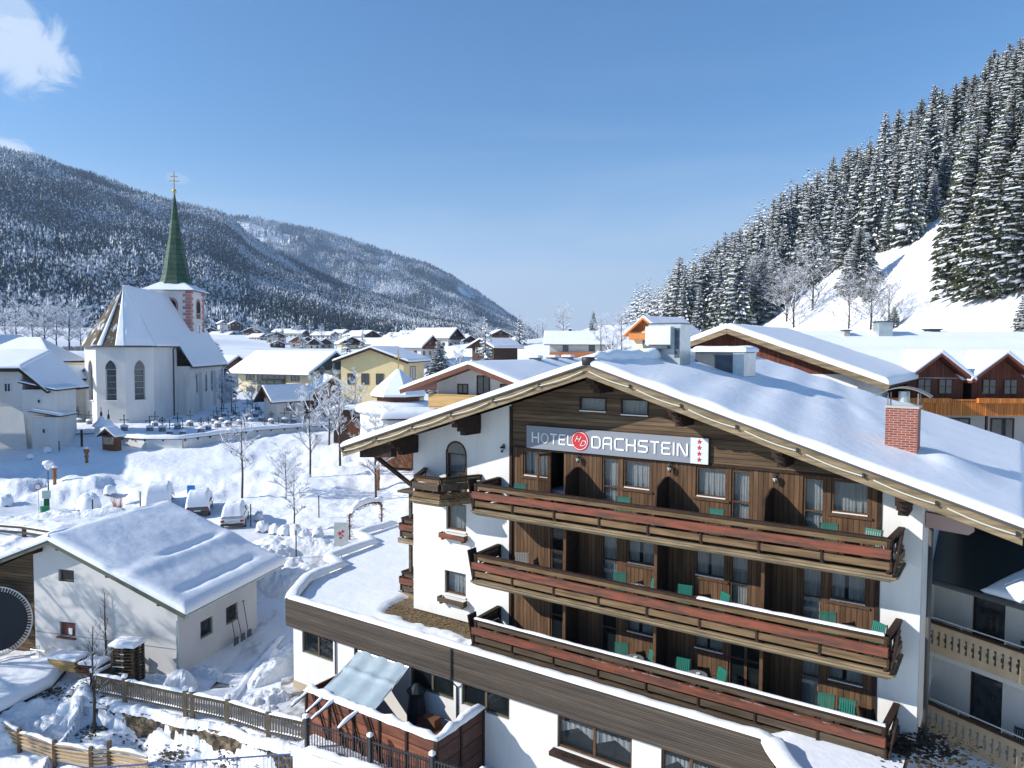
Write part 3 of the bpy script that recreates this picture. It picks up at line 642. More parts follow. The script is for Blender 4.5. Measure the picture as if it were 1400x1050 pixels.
CH=[(0,708,665,.3,'at the left end of the top balcony beside the open door'),(0,850,682,.2,'on the top balcony under the window below the sign'),(0,977,699,.1,'on the top balcony in front of the third room window'),(0,1134,720,.2,'on the top balcony left of the rightmost table'),(0,1188,727,-.3,'at the right end of the top balcony'),
 (1,846,790,.35,'on the middle balcony left of the table by the second door'),(1,888,797,-.5,'on the middle balcony right of the table by the second door'),(1,935,806,.2,'on the middle balcony in deep shade by the partition'),(1,982,812,-.6,'with folded rack behind the third table of the middle balcony'),(1,1133,846,.3,'on the middle balcony left of the rightmost table'),(1,1192,858,-.6,'at the right end of the middle balcony'),
 (2,848,888,.3,'on the lowest balcony left of the table by the second door'),(2,886,906,-.4,'on the lowest balcony half hidden right of the second room table'),(2,931,911,.1,'on the lowest balcony in the shade beside the partition'),(2,978,921,-.6,'on the lowest balcony right of the third room table'),(2,1128,962,.1,'on the lowest balcony, left one of the pair at the right end'),(2,1156,969,.0,'on the lowest balcony, right one of the pair at the right end')]
for k,x,y_,rz,l in CH:
    u,_=hu(x,y_,1.1); chair('green slatted chair '+l,hw(u,1.1,floors[k]),-PHI+rz)
u,_=hu(712,757,1.2); chair('pale grey chair standing alone on the left end of the middle balcony',hw(u,1.25,floors[1]),-PHI+.5,mat('chair_grey',(.32,.31,.29),rough=.6),'grey chairs')
for k,x,y_,l in [(0,735,668,'on the top balcony in front of the open door'),(0,872,690,'on the top balcony below the second window'),(0,955,695,'on the top balcony below the third window'),(0,1160,722,'near the right end of the top balcony'),(1,868,790,'on the middle balcony by the second door'),(1,958,812,'on the middle balcony below the third window'),(1,1160,850,'near the right end of the middle balcony'),(2,867,893,'on the lowest balcony by the second window'),(2,953,915,'on the lowest balcony below the third window')]:
    u,_=hu(x,y_,.95); table('round glass table '+l,hw(u,.95,floors[k]))
# ================================================================ ANNEX
AB=-16.35; AO=(0,0,AB)
an=thing('hotel_annex','low flat roofed annex with dark shingle parapet and white walls below the hotel balconies','annex',(HX,HY,AB),-PHI)
YP=-1.25; YW=-1.0
poly=[(-10.45,YP),(-12.3,1.3),(-12.75,4.3),(-14.2,4.4),(-14.7,8.8),(-16.9,9.3),(-17.1,13.2),(-17.1,20),(15.7,20),(15.7,-2.5),(12.9,-2.1),(12.28,YP)]
HS=[(-9.57,-7.45,-14.44,-13.26),(-6.1,-5.55,-13.75,-13.38),(-2.75,-.40,-14.28,-13.43),(0.0,2.33,-14.28,-13.40),(4.46,7.44,-14.62,-13.40),(8.5,10.55,-14.62,-13.40)]
m=MB(AO); wallholes(m,-10.2,12.2,-16.6,-12.9,HS,.25,YW)
bl=[(-10.2,YW),(-12.0,1.4),(-12.5,4.5),(-13.95,4.6),(-14.45,9),(-16.6,9.5),(-16.8,20)]
for a,b in zip(bl,bl[1:]): m.add([(*a,-16.6),(*b,-16.6),(*b,-12.2),(*a,-12.2)],[(3,2,1,0)])
br=[(12.2,YW),(12.75,-2.0),(13.6,-3.2),(15.0,-5.5)]
for a,b in zip(br,br[1:]): m.add([(*a,-16.6),(*b,-16.6),(*b,-12.1),(*a,-12.1)],[(0,1,2,3)])
m.build('wall',plaster,an)
m=MB(AO); m.box(-10.45,12.26,YP,YW-.001,-13.26,-11.98); 
m.hexa([(-10.45,YP,-13.26),(-10.2,YW,-13.26),(-12.15,1.3,-13.26),(-12.35,1.3,-13.26),(-10.45,YP,-11.98),(-10.2,YW,-11.98),(-12.15,1.3,-11.98),(-12.35,1.3,-11.98)])
m.build('parapet_boarding',shingle,an)
MB(AO).prism([(-10.2,YW+.01),(-12.0,1.4),(-12.5,4.5),(-13.9,4.6),(-14.4,9),(-16.5,9.5),(-16.8,19.9),(15.6,19.9),(15.6,-4.3),(14.0,-4.1),(12.6,-2.2),(12.2,YW+.01)][::-1][::-1],-12.6,-12.33).build('flat_roof',gravel,an)
TA=Matrix.Translation((0,YW,0))
fgr=mat('frame_grey_green',(.10,.085,.055),rough=.6)
for i,h in enumerate(HS):
    o=win(an,TA,*h,fgr if i<4 else woodF,depth=.12,fwid=.08,off=AO,cur=False,mull=1 if h[1]-h[0]>1 else 0)
    if i>=4:
        c=MB(AO,TA); x0,x1,z0,z1=h; n=40
        vs=[];fs=[]
        for j in range(n+1):
            xx=x0+(x1-x0)*j/n; q=2*abs((j/n*2)%1-.5); vs+=[(xx,.24+.02*math.sin(j*2.2),z1-.75+.35*(1-q)),(xx,.24+.03*math.sin(j*2.2),z1-.3)]
        for j in range(n): fs.append((2*j,2*j+2,2*j+3,2*j+1))
        c.add(vs,fs).build('curtain',curtain,o)
        MB(AO,TA).box(x0-.15,x1+.1,-.35,.0,z0-.22,z0-.06).build('ledge',woodD,an)
MB(AO).tube([(-7.25,YW-.05,-13.3),(-7.25,YW-.05,-14.9)],.035,6).build('cable',metald,an)
m=MB(AO); m.tube([(-.3,YP-.05,-12.0),(-.3,YP-.05,-13.3),(-.2,YW-.05,-13.6),(-.2,YW-.05,-15.4)],.035,6).build('lightning_cable',iron,an)
MB(AO).box(-10.22,-5.5,YW-.03,YW-.001,-16.55,-15.95).build('plinth',mat('plinth_sand',(.42,.34,.24),rough=.9),an)
# snow: a rounded curb along the parapet, the sheet inside, bare gravel by the hotel wall
def ribbon(name,pts,wd,z,T,parent,off,seed=0,step=.35,m=snow,amp=.03):
    # closed rounded band of snow along a polyline
    P=[];pts=[Vector((*p,0)) for p in pts]; 
    for a,b in zip(pts,pts[1:]):
        n=max(1,int((b-a).length/step)); P+=[a+(b-a)*(i/n) for i in range(n)]
    P.append(pts[-1]); K=9; V=np.zeros((len(P),K,3))
    for it in range(2): P=[P[0]]+[(P[i-1]+P[i]*2+P[i+1])/4 for i in range(1,len(P)-1)]+[P[-1]]
    for i,p in enumerate(P):
        d=(P[min(i+1,len(P)-1)]-P[max(0,i-1)]).normalized(); n=Vector((d.y,-d.x,0))
        zz=z(p.x,p.y) if callable(z) else z
        nz=float(fbm(p.x*1.7+seed,p.y*1.7,3)); 
        e=min(1,min(i,len(P)-1-i)/1.5+.15)
        for k in range(K):
            a=pi*k/(K-1); r=wd/2*(1+.1*nz); c=math.cos(a); s=math.sin(a)
            q=p+n*(-c*r)*(abs(c)**-.35 if abs(c)>.01 else 1); V[i,k]=(q.x,q.y,zz+(T*(1+amp*8*nz)*s**.55)*e)
    return gridmesh(name,V-np.array(off),m,parent)
ribbon('curb_snow',[(-16.95,13.2),(-16.75,9.35),(-14.55,8.75)],.62,-12.05,.32,an,AO,1)
ribbon('curb_snow',[(-14.55,8.9),(-14.15,4.55),(-12.55,4.3)],.62,-12.05,.32,an,AO,2)
ribbon('curb_snow',[(-12.55,4.5),(-12.15,1.5),(-10.35,-1.02)],.60,-12.03,.30,an,AO,3)
ribbon('curb_snow',[(-10.4,-1.0),(-6,-1.0),(0,-1.02),(6,-1.02),(12.2,-1.0)],.36,-11.99,.16,an,AO,4,.25,amp=.05)
ribbon('curb_snow',[(12.0,-.9),(12.6,-1.9),(13.6,-3.1),(15.0,-5.4)],.62,-12.06,.34,an,AO,5)
m=MB(AO)
for a,b in zip(bl[:3],bl[1:3]): pass
def inside(x,y):
    return x> (-10.4 - (y+1.2)*.35 if y<4.3 else -14.0-(y-4.4)*.12 if y<8.8 else -16.7)
# snow sheet on the flat roof
xs=np.linspace(-17,-.2,150);ys=np.linspace(-.98,19.5,150);X,Y=np.meshgrid(xs,ys,indexing='ij')
left=np.interp(Y,[-1,1.4,4.4,4.5,8.9,9.0,20],[-10.2,-12.0,-12.4,-13.9,-14.3,-16.4,-16.7]); Xs=left+(X+17)/16.8*(-.2-left)
dw=np.where(Xs<-5.1,np.maximum(np.hypot(np.maximum(-5.2-Xs,0),np.maximum(1.9-Y,0)),0),1.9-Y)
bare=dw+.5*fbm(Xs*.7,Y*.7,4)+np.clip((-5.1-Xs)*-.0,0,0)
hgt=.20*np.clip((bare-1.15)/.5,0,1)**.5 + .05*fbm(Xs*.35,Y*.35,3)*np.clip(bare-1.1,0,1)
strip=np.clip((Xs+3.2)/2.4,0,1); hgt=hgt*(1-strip*.75*np.clip((.9+Y)/.9,0,1)*(fbm(Xs*2,Y*2,3)*.8+.7)) - .03
gridmesh('snow_sheet',np.stack([Xs,Y,-12.33+hgt-AB],-1),snow,an)
xs=np.linspace(-.2,15.6,140);ys=np.linspace(-4.2,.9,60);X,Y=np.meshgrid(xs,ys,indexing='ij')
Ylo=np.interp(X,[-.2,12.2,12.7,14.0,15.6],[-.95,-.95,-2.0,-3.6,-5.9]); Ys=Ylo+(Y+4.2)/5.1*(.9-Ylo)
k=np.clip((X-11.3)/1.2,0,1)
h=(.02+.26*np.clip((-.75-.35*(1-k)+.9*k+.35*k-Ys+.25*fbm(X*1.5,Ys*1.5,4)+.42)/.5,0,1)**.6*(.25+.75*k))*1-.04
gridmesh('snow_sheet',np.stack([X,Ys,-12.33+h-AB],-1),snow,an)
# dead leaves and rubble lying on the strip by the wall
def scatter(name,parent,pts,sz,m,off,seed,zs=.6):
    r=np.random.default_rng(seed); V=[];F=[]
    for i,(x,y,z) in enumerate(pts):
        a=r.random()*6.3;s=sz*(.5+r.random()); c,sn=math.cos(a)*s,math.sin(a)*s; h=r.random()*s*zs
        V+=[(x-c,y-sn,z),(x+sn,y-c,z+h*.5),(x+c,y+sn,z+h),(x-sn,y+c,z+h*.2)];F.append((4*i,4*i+1,4*i+2,4*i+3))
    me=bpy.data.meshes.new(name); arr(me,np.array(V)-np.array(off),F); me.materials.append(m); return tag(link(name,me,parent),None,None,None,'stuff' if parent else None)
r=np.random.default_rng(3)
pts=[(a,b,-12.31) for a,b in zip(r.uniform(-7,15.5,5200),r.uniform(-.85,1.9,5200)) if (1.9-b)<1.5+.5*math.sin(a) or a>-.5]
scatter('leaf_litter',an,pts,.045,mat('dead_leaves',(.23,.15,.06),(.12,.08,.04),20,rough=.9),AO,4)
pts=[(a,b,-12.2+abs(r.normal())*.12) for a,b in zip(r.normal(15.7,.8,1500),r.normal(1.6,.8,1500)) if b<2.6]
scatter('leaf_pile',an,pts,.06,mat('dark_leaves',(.055,.048,.035),rough=.9),AO,5)
# ================================================================ GROUND
CP=[]
def cp(x,y,z,a=.12): p=gz(x,y,z); CP.append((p.x,p.y,z,a))
def cw(x,Y,z,a=.1): CP.append(((x-700)/FPX*Y,Y,z,a))
for q in [(240,922,-16.35,.03),(300,900,-16.4,.04),(347,870,-16.4,.04),(405,945,-16.4,.03),(360,940,-16.4,.05),(380,820,-15.8,.05),(400,775,-14.9,.04),(370,790,-15.1,.05),(300,955,-16.45,.05),(90,890,-16.3,.06),(150,920,-16.4,.12),(30,910,-16.3,.1),(430,1000,-16.4,.02),(520,1010,-16.4,.02),(640,1040,-16.4,.02),
 (325,725,-14.35,.04),(67,700,-14.4,.12),(150,690,-14.3,.2),(0,742,-14.7,.2),(120,735,-14.6,.15),(0,690,-14.2,.3),(250,715,-14.35,.1),(400,745,-14.4,.10),(460,740,-14.5,.05),
 (332,682,-13.9,.2),(424,652,-13.0,.25),(465,640,-12.6,.3),(515,682,-13.9,.2),(500,724,-14.3,.1),(545,655,-12.9,.3),(380,640,-12.9,.3),(300,650,-13.0,.2),(500,610,-12.0,.3),
 (50,665,-13.5,.45),(200,668,-13.4,.4),(120,655,-13.1,.3),(150,670,-13.6,.5),(270,675,-13.7,.35),(20,650,-13.0,.3),(240,640,-12.7,.06),(180,618,-12.0,.05),(100,635,-12.4,.06),(55,619,-12.0,.05),(20,632,-12.3,.05),(130,612,-11.8,.05),(250,610,-11.9,.05),(330,600,-11.7,.2),(420,590,-11.5,.2),(560,580,-11.4,.2),
 (235,582,-10.7,.1),(330,577,-10.7,.12),(400,565,-10.6,.12),(120,582,-10.7,.1),(170,590,-10.8,.1),(20,580,-10.8,.05),(300,588,-10.8,.1)]: cp(*q)
for q in [(400,130,-10),(600,125,-10.6),(750,130,-10),(480,118,-10.8),(100,150,-9.8),(30,130,-10),(400,180,-9.3),(600,200,-9.3),(300,230,-7.5),(450,250,-7.5),(300,380,-.5),(400,380,-2),(480,430,-1),(600,430,-1.5),(700,480,-1),(300,600,9,.3),(100,600,14,.3),(0,400,9),(90,300,3),(450,700,4),(650,800,3),(90,170,-6),(90,230,-1.5),(0,170,-6),(760,200,-4),(800,260,2),(770,320,5),(840,330,10),(720,330,0),(860,140,-6),(900,180,0),(200,420,5),(200,250,-4),
 (900,50,-14),(1000,45,-13),(1100,60,-9),(1250,56,-9),(1400,52,-8.5),(1500,60,-6),(1200,80,-4.5),(1100,120,-2),(1000,150,-2),(1300,80,-3),(1400,80,-1),(950,240,2),(1000,200,2)]: cw(*q)
for q in [(-21.5,33.2,-18.2,.10),(-17,31.6,-18.3,.12),(-13,30.4,-18.3,.12),(-9,28.8,-18.2,.12),(-22,30,-18.6,.08),(-14,27,-18.8,.1),(-8,25,-18.8,.1),(0,24,-18),(8,20,-18),(-25,35.0,-17.6,.25),(-22.5,35.3,-16.9,.2),(-19.9,34.9,-16.55,.05),(-18.4,34.7,-16.5,.05),(-15,33.3,-16.5,.05),(-12.6,32.6,-16.5,.05),(-10.5,31.7,-16.5,.05),(-8,30.6,-16.5,.03),(-30,36.5,-16.6,.1),(-32,33,-18.3,.1),
 (14,27,-13.5),(18,24,-13.5),(14,22,-14.5),(16,40,-12),(20,32,-12.5),(0,45,-14.5,.05),(-4,50,-14.3,.1),(5,60,-13.5),(-36,60,-14.2,.2),(-50,75,-13.3,.3),(-60,60,-13.5,.3),(-70,90,-12)]: CP.append(q if len(q)==4 else (*q,.08))
CPa=np.array(CP)
def hillz(X,Y):
    x0=60+.02*np.maximum(Y-150,0)+.075*np.maximum(Y-260,0)+6*fbm(Y/90.,X*0+3.3,3)
    d=X-x0; h=.60*d; soft=np.log1p(np.exp(np.clip(h/3.,-30,30)))*3.
    crest=150+.02*Y; soft=crest*(1-np.exp(-soft/crest*1.0))*1.0+np.maximum(soft-0,0)*.0
    return soft*1.42
def H0(X,Y):
    X=np.asarray(X,float);Y=np.asarray(Y,float);sh=X.shape;X=X.ravel();Y=Y.ravel();z=np.zeros_like(X);a=np.zeros_like(X);wt=np.zeros_like(X)
    for cx,cy,cz,ca in CPa:
        d=((X-cx)**2+((Y-cy)*(.9))**2)/(cy*.02+.35)**2+.25; w=1/d**2.1
        z+=w*cz;a+=w*ca;wt+=w
    return (z/wt).reshape(sh),(a/wt).reshape(sh)
FL=[(-19.75,34.25),(-17.9,33.6),(-14.55,32.38),(-12.36,31.62),(-10.24,30.54),(-8.5,29.9)]   # the picket fence line
def Hg(X,Y):
    z,a=H0(X,Y); X=np.asarray(X,float);Y=np.asarray(Y,float)
    # cut below the fence: the rubble wall
    fy=np.interp(X,[p[0] for p in FL],[p[1] for p in FL]); 
    ins=(X>-19.9)&(X<-8.2); dd=fy-.45-Y
    low=-17.55-.28*np.clip(dd,0,3.2)
    z=np.where(ins&(dd>0)&(Y>26),np.minimum(z,low),z)
    near=np.clip((160-Y)/60,0,1)
    b=fbm(X*.42,Y*.42,4)*1.0+.9*np.maximum(fbm(X*.8+9,Y*.8,3),-.1)
    ch=np.abs(fbm(X*1.9,Y*1.9,3))*.35
    z=z+near*a*(b*1.5+ch)
    return z+np.where(X>30,hillz(X,Y)+np.clip((X-60)/40,0,1)*.8*fbm(X*.05,Y*.05,3),0)
def hg(x,y): return float(Hg(np.array([x]),np.array([y]))[0])
def gh(x,y,Y0=60,Y1=900):
    d=ray(x,y); Ys=np.linspace(Y0,Y1,1700); t=Ys/d.y; X=d.x*t; Z=d.z*t; k=np.argmax(Z<Hg(X,Ys)); return Vector((X[k],Ys[k],float(Hg(X[k:k+1],Ys[k:k+1])[0])))
tn=np.linspace(-1.02,1.10,560); 
Yr=np.concatenate([np.arange(20,64,.17),64*np.exp(np.linspace(.003,math.log(5200/64),330))])
T_,Yg=np.meshgrid(tn,Yr,indexing='ij'); Xg=T_*Yg
Zg=Hg(Xg,Yg)
ang=gridmesh('ground',np.stack([Xg,Yg,Zg],-1),mat('snow_ground',SN,(.81,.835,.875),.5,rough=.6,bump=.9,bscale=1.1,dist=.16,bdet=10),None)
tag(ang,None,None,None,'structure')
# driveway and parking road: packed snow with bare wet patches
def strip(name,line,wd,m,dz=.03,n=50,k=12):
    P=[Vector((*p,0)) for p in line]; 
    ts=np.linspace(0,len(P)-1,n); V=np.zeros((n,k,3))
    for i,t in enumerate(ts):
        a=min(int(t),len(P)-2);f=t-a; p=P[a].lerp(P[a+1],f); d=(P[min(a+1,len(P)-1)]-P[a]).normalized(); nn=Vector((d.y,-d.x,0))
        ww=wd if not isinstance(wd,list) else wd[a]*(1-f)+wd[a+1]*f
        for j in range(k):
            q=p+nn*ww*(j/(k-1)-.5); V[i,j]=(q.x,q.y,0)
    z,_=H0(V[...,0],V[...,1]); V[...,2]=np.maximum(z,Hg(V[...,0],V[...,1]))+dz
    return tag(gridmesh(name,V,m),None,None,None,'structure')
packed=mat('packed_snow',(.74,.77,.82),(.30,.30,.31),1.0,(1,.35,1),.53,.72,rough=.55,bump=.7,bscale=3,dist=.05)
strip('driveway',[(-13.2,31.9),(-12.2,35),(-12.6,39),(-13.7,44),(-14.8,50),(-16.5,54.5)],[5.2,4.6,3.6,3.6,4.5,5],packed,.035,90,24)
strip('road',[(-3.5,54),(-9,53.4),(-16,54.8),(-24,56.5),(-34,60.5),(-52,66)],4.6,mat('road_snow',(.80,.82,.86),(.62,.65,.70),.8,rough=.5,bump=.4,bscale=3),.035,60,12)
V=[gz(385,930,-16.4),gz(412,925,-16.4),gz(470,1003,-16.4),gz(380,985,-16.4)]
pv=MB(); pv.add([(v.x,v.y,-16.30) for v in V],[(0,1,2,3)]); tag(pv.build('pavement',asphalt),None,None,None,'structure')
# ================================================================ MOUNTAINS
def forest(name,P,S,tmpl,m,label,seed,cat='forest'):
    r=np.random.default_rng(seed); V=[];F=[];Q=[]
    n=len(P); ti=r.integers(0,len(tmpl),n); an_=r.random(n)*6.28
    Vs=[];Fs=[];base=0
    for k,(tv,tf) in enumerate(tmpl):
        s=ti==k; p=P[s];sc_=S[s];a=an_[s]; c,si=np.cos(a),np.sin(a)
        wx=sc_*(.85+.3*r.random(len(p)))
        x=(tv[None,:,0]*c[:,None]-tv[None,:,1]*si[:,None])*wx[:,None]; y=(tv[None,:,0]*si[:,None]+tv[None,:,1]*c[:,None])*wx[:,None]; z=tv[None,:,2]*sc_[:,None]
        v=np.stack([x+p[:,0:1],y+p[:,1:2],z+p[:,2:3]],-1).reshape(-1,3)
        f=(tf[None]+(np.arange(len(p))*len(tv))[:,None,None]).reshape(-1,3)+base
        Vs.append(v);Fs.append(f);base+=len(v)
    me=bpy.data.meshes.new(name); arr(me,np.concatenate(Vs),np.concatenate(Fs)); me.materials.append(m)
    return tag(link(name,me),label,cat,None,'stuff')
def conetree(seed,tiers=4,n=6):
    r=np.random.default_rng(seed);V=[];F=[]
    for t in range(tiers):
        z0=.06+.9*t/tiers*.93; z1=min(1,z0+1.45/tiers); rad=.19*(1-t/tiers*.86)
        b=len(V); V.append((0,0,z1)); 
        for k in range(2*n):
            a=pi*k/n+r.random()*.2; q=rad*(1.0 if k%2==0 else .55)*(.75+.5*r.random()); V.append((q*math.cos(a),q*math.sin(a),z0-(.03 if k%2==0 else -.02)+r.random()*.02))
        for k in range(2*n): F.append((b,b+1+k,b+1+(k+1)%(2*n)))
    return np.array(V),np.array(F)
CT=[conetree(i) for i in range(5)]
def mountain(name,cols,seed,ntree,label,treeh=25,clear=None,rough=.055,nt_=90):
    # cols: photo x, y of the bare ridge, distance of the ridge, y of the foot, distance of the foot
    c=np.array(cols,float); nx=len(c)*14
    xs=np.linspace(c[0,0],c[-1,0],nx); f=lambda k:np.interp(xs,c[:,0],c[:,k])
    yr,Yr_,yf,Yf=f(1),f(2),f(3),f(4)
    zr=-(yr-475.3)/FPX*Yr_; zf=-(yf-475.3)/FPX*Yf
    t=np.linspace(0,1.35,nt_)
    def surf(xx,tt):
        A=np.interp(xx,xs,Yr_);B=np.interp(xx,xs,Yf);zA=np.interp(xx,xs,zr);zB=np.interp(xx,xs,zf)
        Y=B+(A-B)*tt; X=(xx-700)/FPX*Y
        u=np.clip(tt,0,1); z=zB+(zA-zB)*(u**1.12)
        z=z-np.maximum(tt-1,0)*(zA-zB)*1.2
        amp=(zA-zB)*rough*np.sin(pi*np.clip(tt,0,1))**.6
        g=fbm(X/230.+seed,Y/700.,4)*1.5+.8*fbm(X/90.+seed,Y/210.,3)
        return np.stack([X,Y,z+amp*g*1.6],-1)
    XX,TT=np.meshgrid(xs,t,indexing='ij'); P=surf(XX,TT)
    mi=np.zeros((P.shape[0]-1,P.shape[1]-1),int)
    if clear is not None: mi=clear(XX[:-1,:-1].ravel(),TT[:-1,:-1].ravel(),None).astype(int).reshape(mi.shape)
    tag(gridmesh(name,P,[floorg,snowfar],mi=mi),None,None,None,'structure')
    r=np.random.default_rng(seed); m=int(ntree*1.6)
    tt=r.random(m)**.85*1.02; xx=r.uniform(c[0,0],c[-1,0],m); 
    Yv=np.interp(xx,xs,Yf)+(np.interp(xx,xs,Yr_)-np.interp(xx,xs,Yf))*tt
    keep=r.random(m)<(Yv/Yv.max())**.9*1.0+.15
    if clear is not None:
        keep&=~clear(xx,tt,r)
    xx=xx[keep];tt=tt[keep]; Pt=surf(xx,tt); S=treeh*(.6+.6*r.random(len(xx)))
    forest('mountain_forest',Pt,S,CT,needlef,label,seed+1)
    return surf
def clA(xx,tt,r):
    n=fbm(xx/38.,tt*5.,3); b=np.zeros(len(xx),bool)
    ys=205+0*xx
    b|=(np.abs(tt-(.20+.0006*(xx-0)))<.012)&(xx<70)
    b|=(np.abs(tt-(.30-.0008*(xx-150)))<.022)&(xx>130)&(xx<190)
    b|=(n>.62)&(r.random(len(xx))<.6) if r is not None else False
    return b
mountain('hills',[(-160,150,2300,462,520),(0,212,2150,455,540),(60,230,2150,455,560),(110,248,2150,455,600),(200,277,2150,458,640),(250,290,2200,460,680),(300,299,2250,462,720),(318,309,2270,462,740),(335,325,2300,463,760),(350,337,2320,463,780),(385,353,2350,464,800),(430,377,2400,466,860),(460,392,2450,468,900),(520,412,2500,470,1000),(600,436,2600,472,1150),(680,460,2600,473,1300),(720,472,2600,474,1500)],3,36000,'dense snowy spruce forest covering the near mountain slope behind the church',24,clA)
def clB(xx,tt,r):
    n=fbm(xx/26.,tt*7.,3)
    b=(xx>296)&(xx<432+10*n)&(tt>.72-.14*n)&(tt<1.0-.0007*(xx-300))&((r.random(len(xx))<.93) if r is not None else True)
    b|=(np.hypot((xx-638)/16,(tt-.83)/.13)<1+.4*n)
    b|=(n>.6)&(r.random(len(xx))<.5) if r is not None else False
    return b
mountain('hills',[(200,300,4200,420,3000),(312,302,4300,430,2900),(360,306,4300,440,2800),(420,319,4400,450,2700),(453,326,4480,460,2550),(480,334,4500,462,2500),(545,354,4600,466,2400),(581,366,4700,468,2300),(617,383,4750,469,2300),(653,404,4800,470,2300),(690,431,4900,472,2300),(725,455,5000,474,2400),(740,470,5000,475,2500)],11,26000,'hazy snowy forest on the farther mountain ridge with white clearings',34,clB)
# far white hills closing the valley
mountain_cols=[(640,474,7000,476,5000),(700,468,7000,476,5000),(790,452,7000,476,5000),(850,446,7200,476,5000),(950,450,7500,476,5000),(1100,470,7500,476,5000)]
c=np.array(mountain_cols,float); xs=np.linspace(640,1100,80); ts=np.linspace(0,1.3,24); XX,TT=np.meshgrid(xs,ts,indexing='ij')
Yf=np.interp(XX,c[:,0],c[:,4]);Yq=Yf+(np.interp(XX,c[:,0],c[:,2])-Yf)*TT; zr=-(np.interp(XX,c[:,0],c[:,1])-475.3)/FPX*np.interp(XX,c[:,0],c[:,2])
Zq=zr*np.where(TT<1,TT,2-TT)*(1+.25*fbm(XX/22.,TT*3,4)); tag(gridmesh('hills',np.stack([(XX-700)/FPX*Yq,Yq,Zq],-1),snowfar),None,None,None,'structure')
# ================================================================ SPRUCES
def spruce(seed,h=1.0,wh=30,br=8,snowy=.75,wide=.17,detail=2,wdr=(.20,.30)):
    r=random.Random(seed); G=MB();
    for w in range(wh):
        t=.05+.93*(w/wh)**.92; z=h*t; Rr=h*wide*((1-t)**.80)*(1-.35*max(0,.18-t)/.18)+.012*h
        nb=max(4,int(br*(1-.4*t))); ph=r.random()*6.3
        for k in range(nb):
            a=ph+2*pi*k/nb+r.uniform(-.25,.25); z=h*(t+r.uniform(-.55,.55)/wh); L_=Rr*r.uniform(.62,1.22); dr=L_*r.uniform(.30,.55)*(1-.5*t)
            ca,sa=math.cos(a),math.sin(a)
            pts=[]; nseg=3 if detail>1 else 2
            for j in range(nseg+1):
                s=j/nseg; pts.append(Vector((ca*L_*s,sa*L_*s,z-dr*(s**1.3)+.10*L_*s*s)))
            px=Vector((-sa,ca,0)); Wd=L_*r.uniform(*wdr)
            prof=[.25,.95,.75,.08] if nseg==3 else [.3,.9,.1]
            vs=[];fs=[]
            for p,q in zip(pts,prof):
                vs+=[p-px*Wd*q-Vector((0,0,Wd*.75*q)),p,p+px*Wd*q-Vector((0,0,Wd*.75*q))]
            for j in range(nseg):
                b=j*3; fs+=[(b,b+1,b+4,b+3),(b+1,b+2,b+5,b+4)]
            # ragged hanging twigs
            for j in range(1,nseg+1):
                for sg in (-1,1):
                    if detail<2 and r.random()<.5: continue
                    p=pts[j]+px*sg*Wd*prof[j]*.6; vs+=[p+Vector((ca*.02,sa*.02,0))*L_,p+px*sg*Wd*.5+Vector((ca*.15*L_,sa*.15*L_,-Wd*1.5)),p-Vector((ca*.18*L_,sa*.18*L_,Wd*.5))]; n=len(vs); fs.append((n-3,n-2,n-1))
            G.add(vs,fs,0)
            if r.random()<snowy:
                vs=[];fs=[];j0=r.choice((0,1)) if nseg>2 else 0
                for p,q in list(zip(pts,prof))[j0:]:
                    q2=max(q,.25)*r.uniform(.55,.95); up_=Vector((0,0,Wd*.30))
                    vs+=[p-px*Wd*q2-Vector((0,0,Wd*.35*q2)),p+up_+Vector((0,0,r.uniform(0,.12)*Wd)),p+px*Wd*q2-Vector((0,0,Wd*.35*q2))]
                for j in range(len(vs)//3-1):
                    b=j*3; fs+=[(b,b+1,b+4,b+3),(b+1,b+2,b+5,b+4)]
                G.add(vs,fs,1)
    return G
def tree_from(mesh_c,mesh_t,name,label,cat,loc,s,rz,group):
    r=thing(name,label,cat,loc,rz,group); r.scale=(s[0],s[0],s[1])
    link('trunk',mesh_t,r); link('crown',mesh_c,r); return r
nsnow=mat('snow_on_branches',(.82,.85,.89),rough=.6)
def mk(G,nm):
    me=bpy.data.meshes.new(nm); me.from_pydata(G.v,[],G.f); me.materials.append(needle); me.materials.append(nsnow); me.polygons.foreach_set('material_index',G.m); me.update(); return me
SPD=[mk(spruce(i,1,46,12,(.9,.75,.92,.6,.85)[i],(.15,.17,.165,.155,.19)[i],2,(.15,.24)),'spruce_crown') for i in range(5)]
SPB=[mk(spruce(60+i,1,78,17,(.85,.6)[i],.17,2,(.09,.16)),'spruce_crown') for i in range(2)]
SPM=[mk(spruce(20+i,1,20,7,(.8,.6,.8)[i],.165,1),'spruce_crown') for i in range(3)]
tm=MB(); tm.tube([(0,0,-.06),(0,0,.5),(0,0,.97)],[.016,.010,.002],7); TRK=bpy.data.meshes.new('spruce_trunk'); TRK.from_pydata(tm.v,[],tm.f); TRK.materials.append(barkd)
def inpoly(x,y,poly):
    c=False;n=len(poly)
    for i in range(n):
        x1,y1=poly[i];x2,y2=poly[(i+1)%n]
        if (y1>y)!=(y2>y) and x<(x2-x1)*(y-y1)/(y2-y1)+x1: c=not c
    return c
def topx(X,Y,z): # photo position of a point: used once here to choose which trees stand large in view
    p=Vector((X,Y,z)); d=p.dot(fw); return 700+FPX*p.dot(r2)/d,525-FPX*p.dot(u2)/d
CLEAR=[(990,475),(1045,440),(1100,400),(1135,378),(1175,356),(1240,336),(1300,318),(1316,300),(1320,400),(1345,412),(1400,392),(1500,360),(1600,470),(1500,560),(1040,560)]
rr_=np.random.default_rng(77); cand=[]
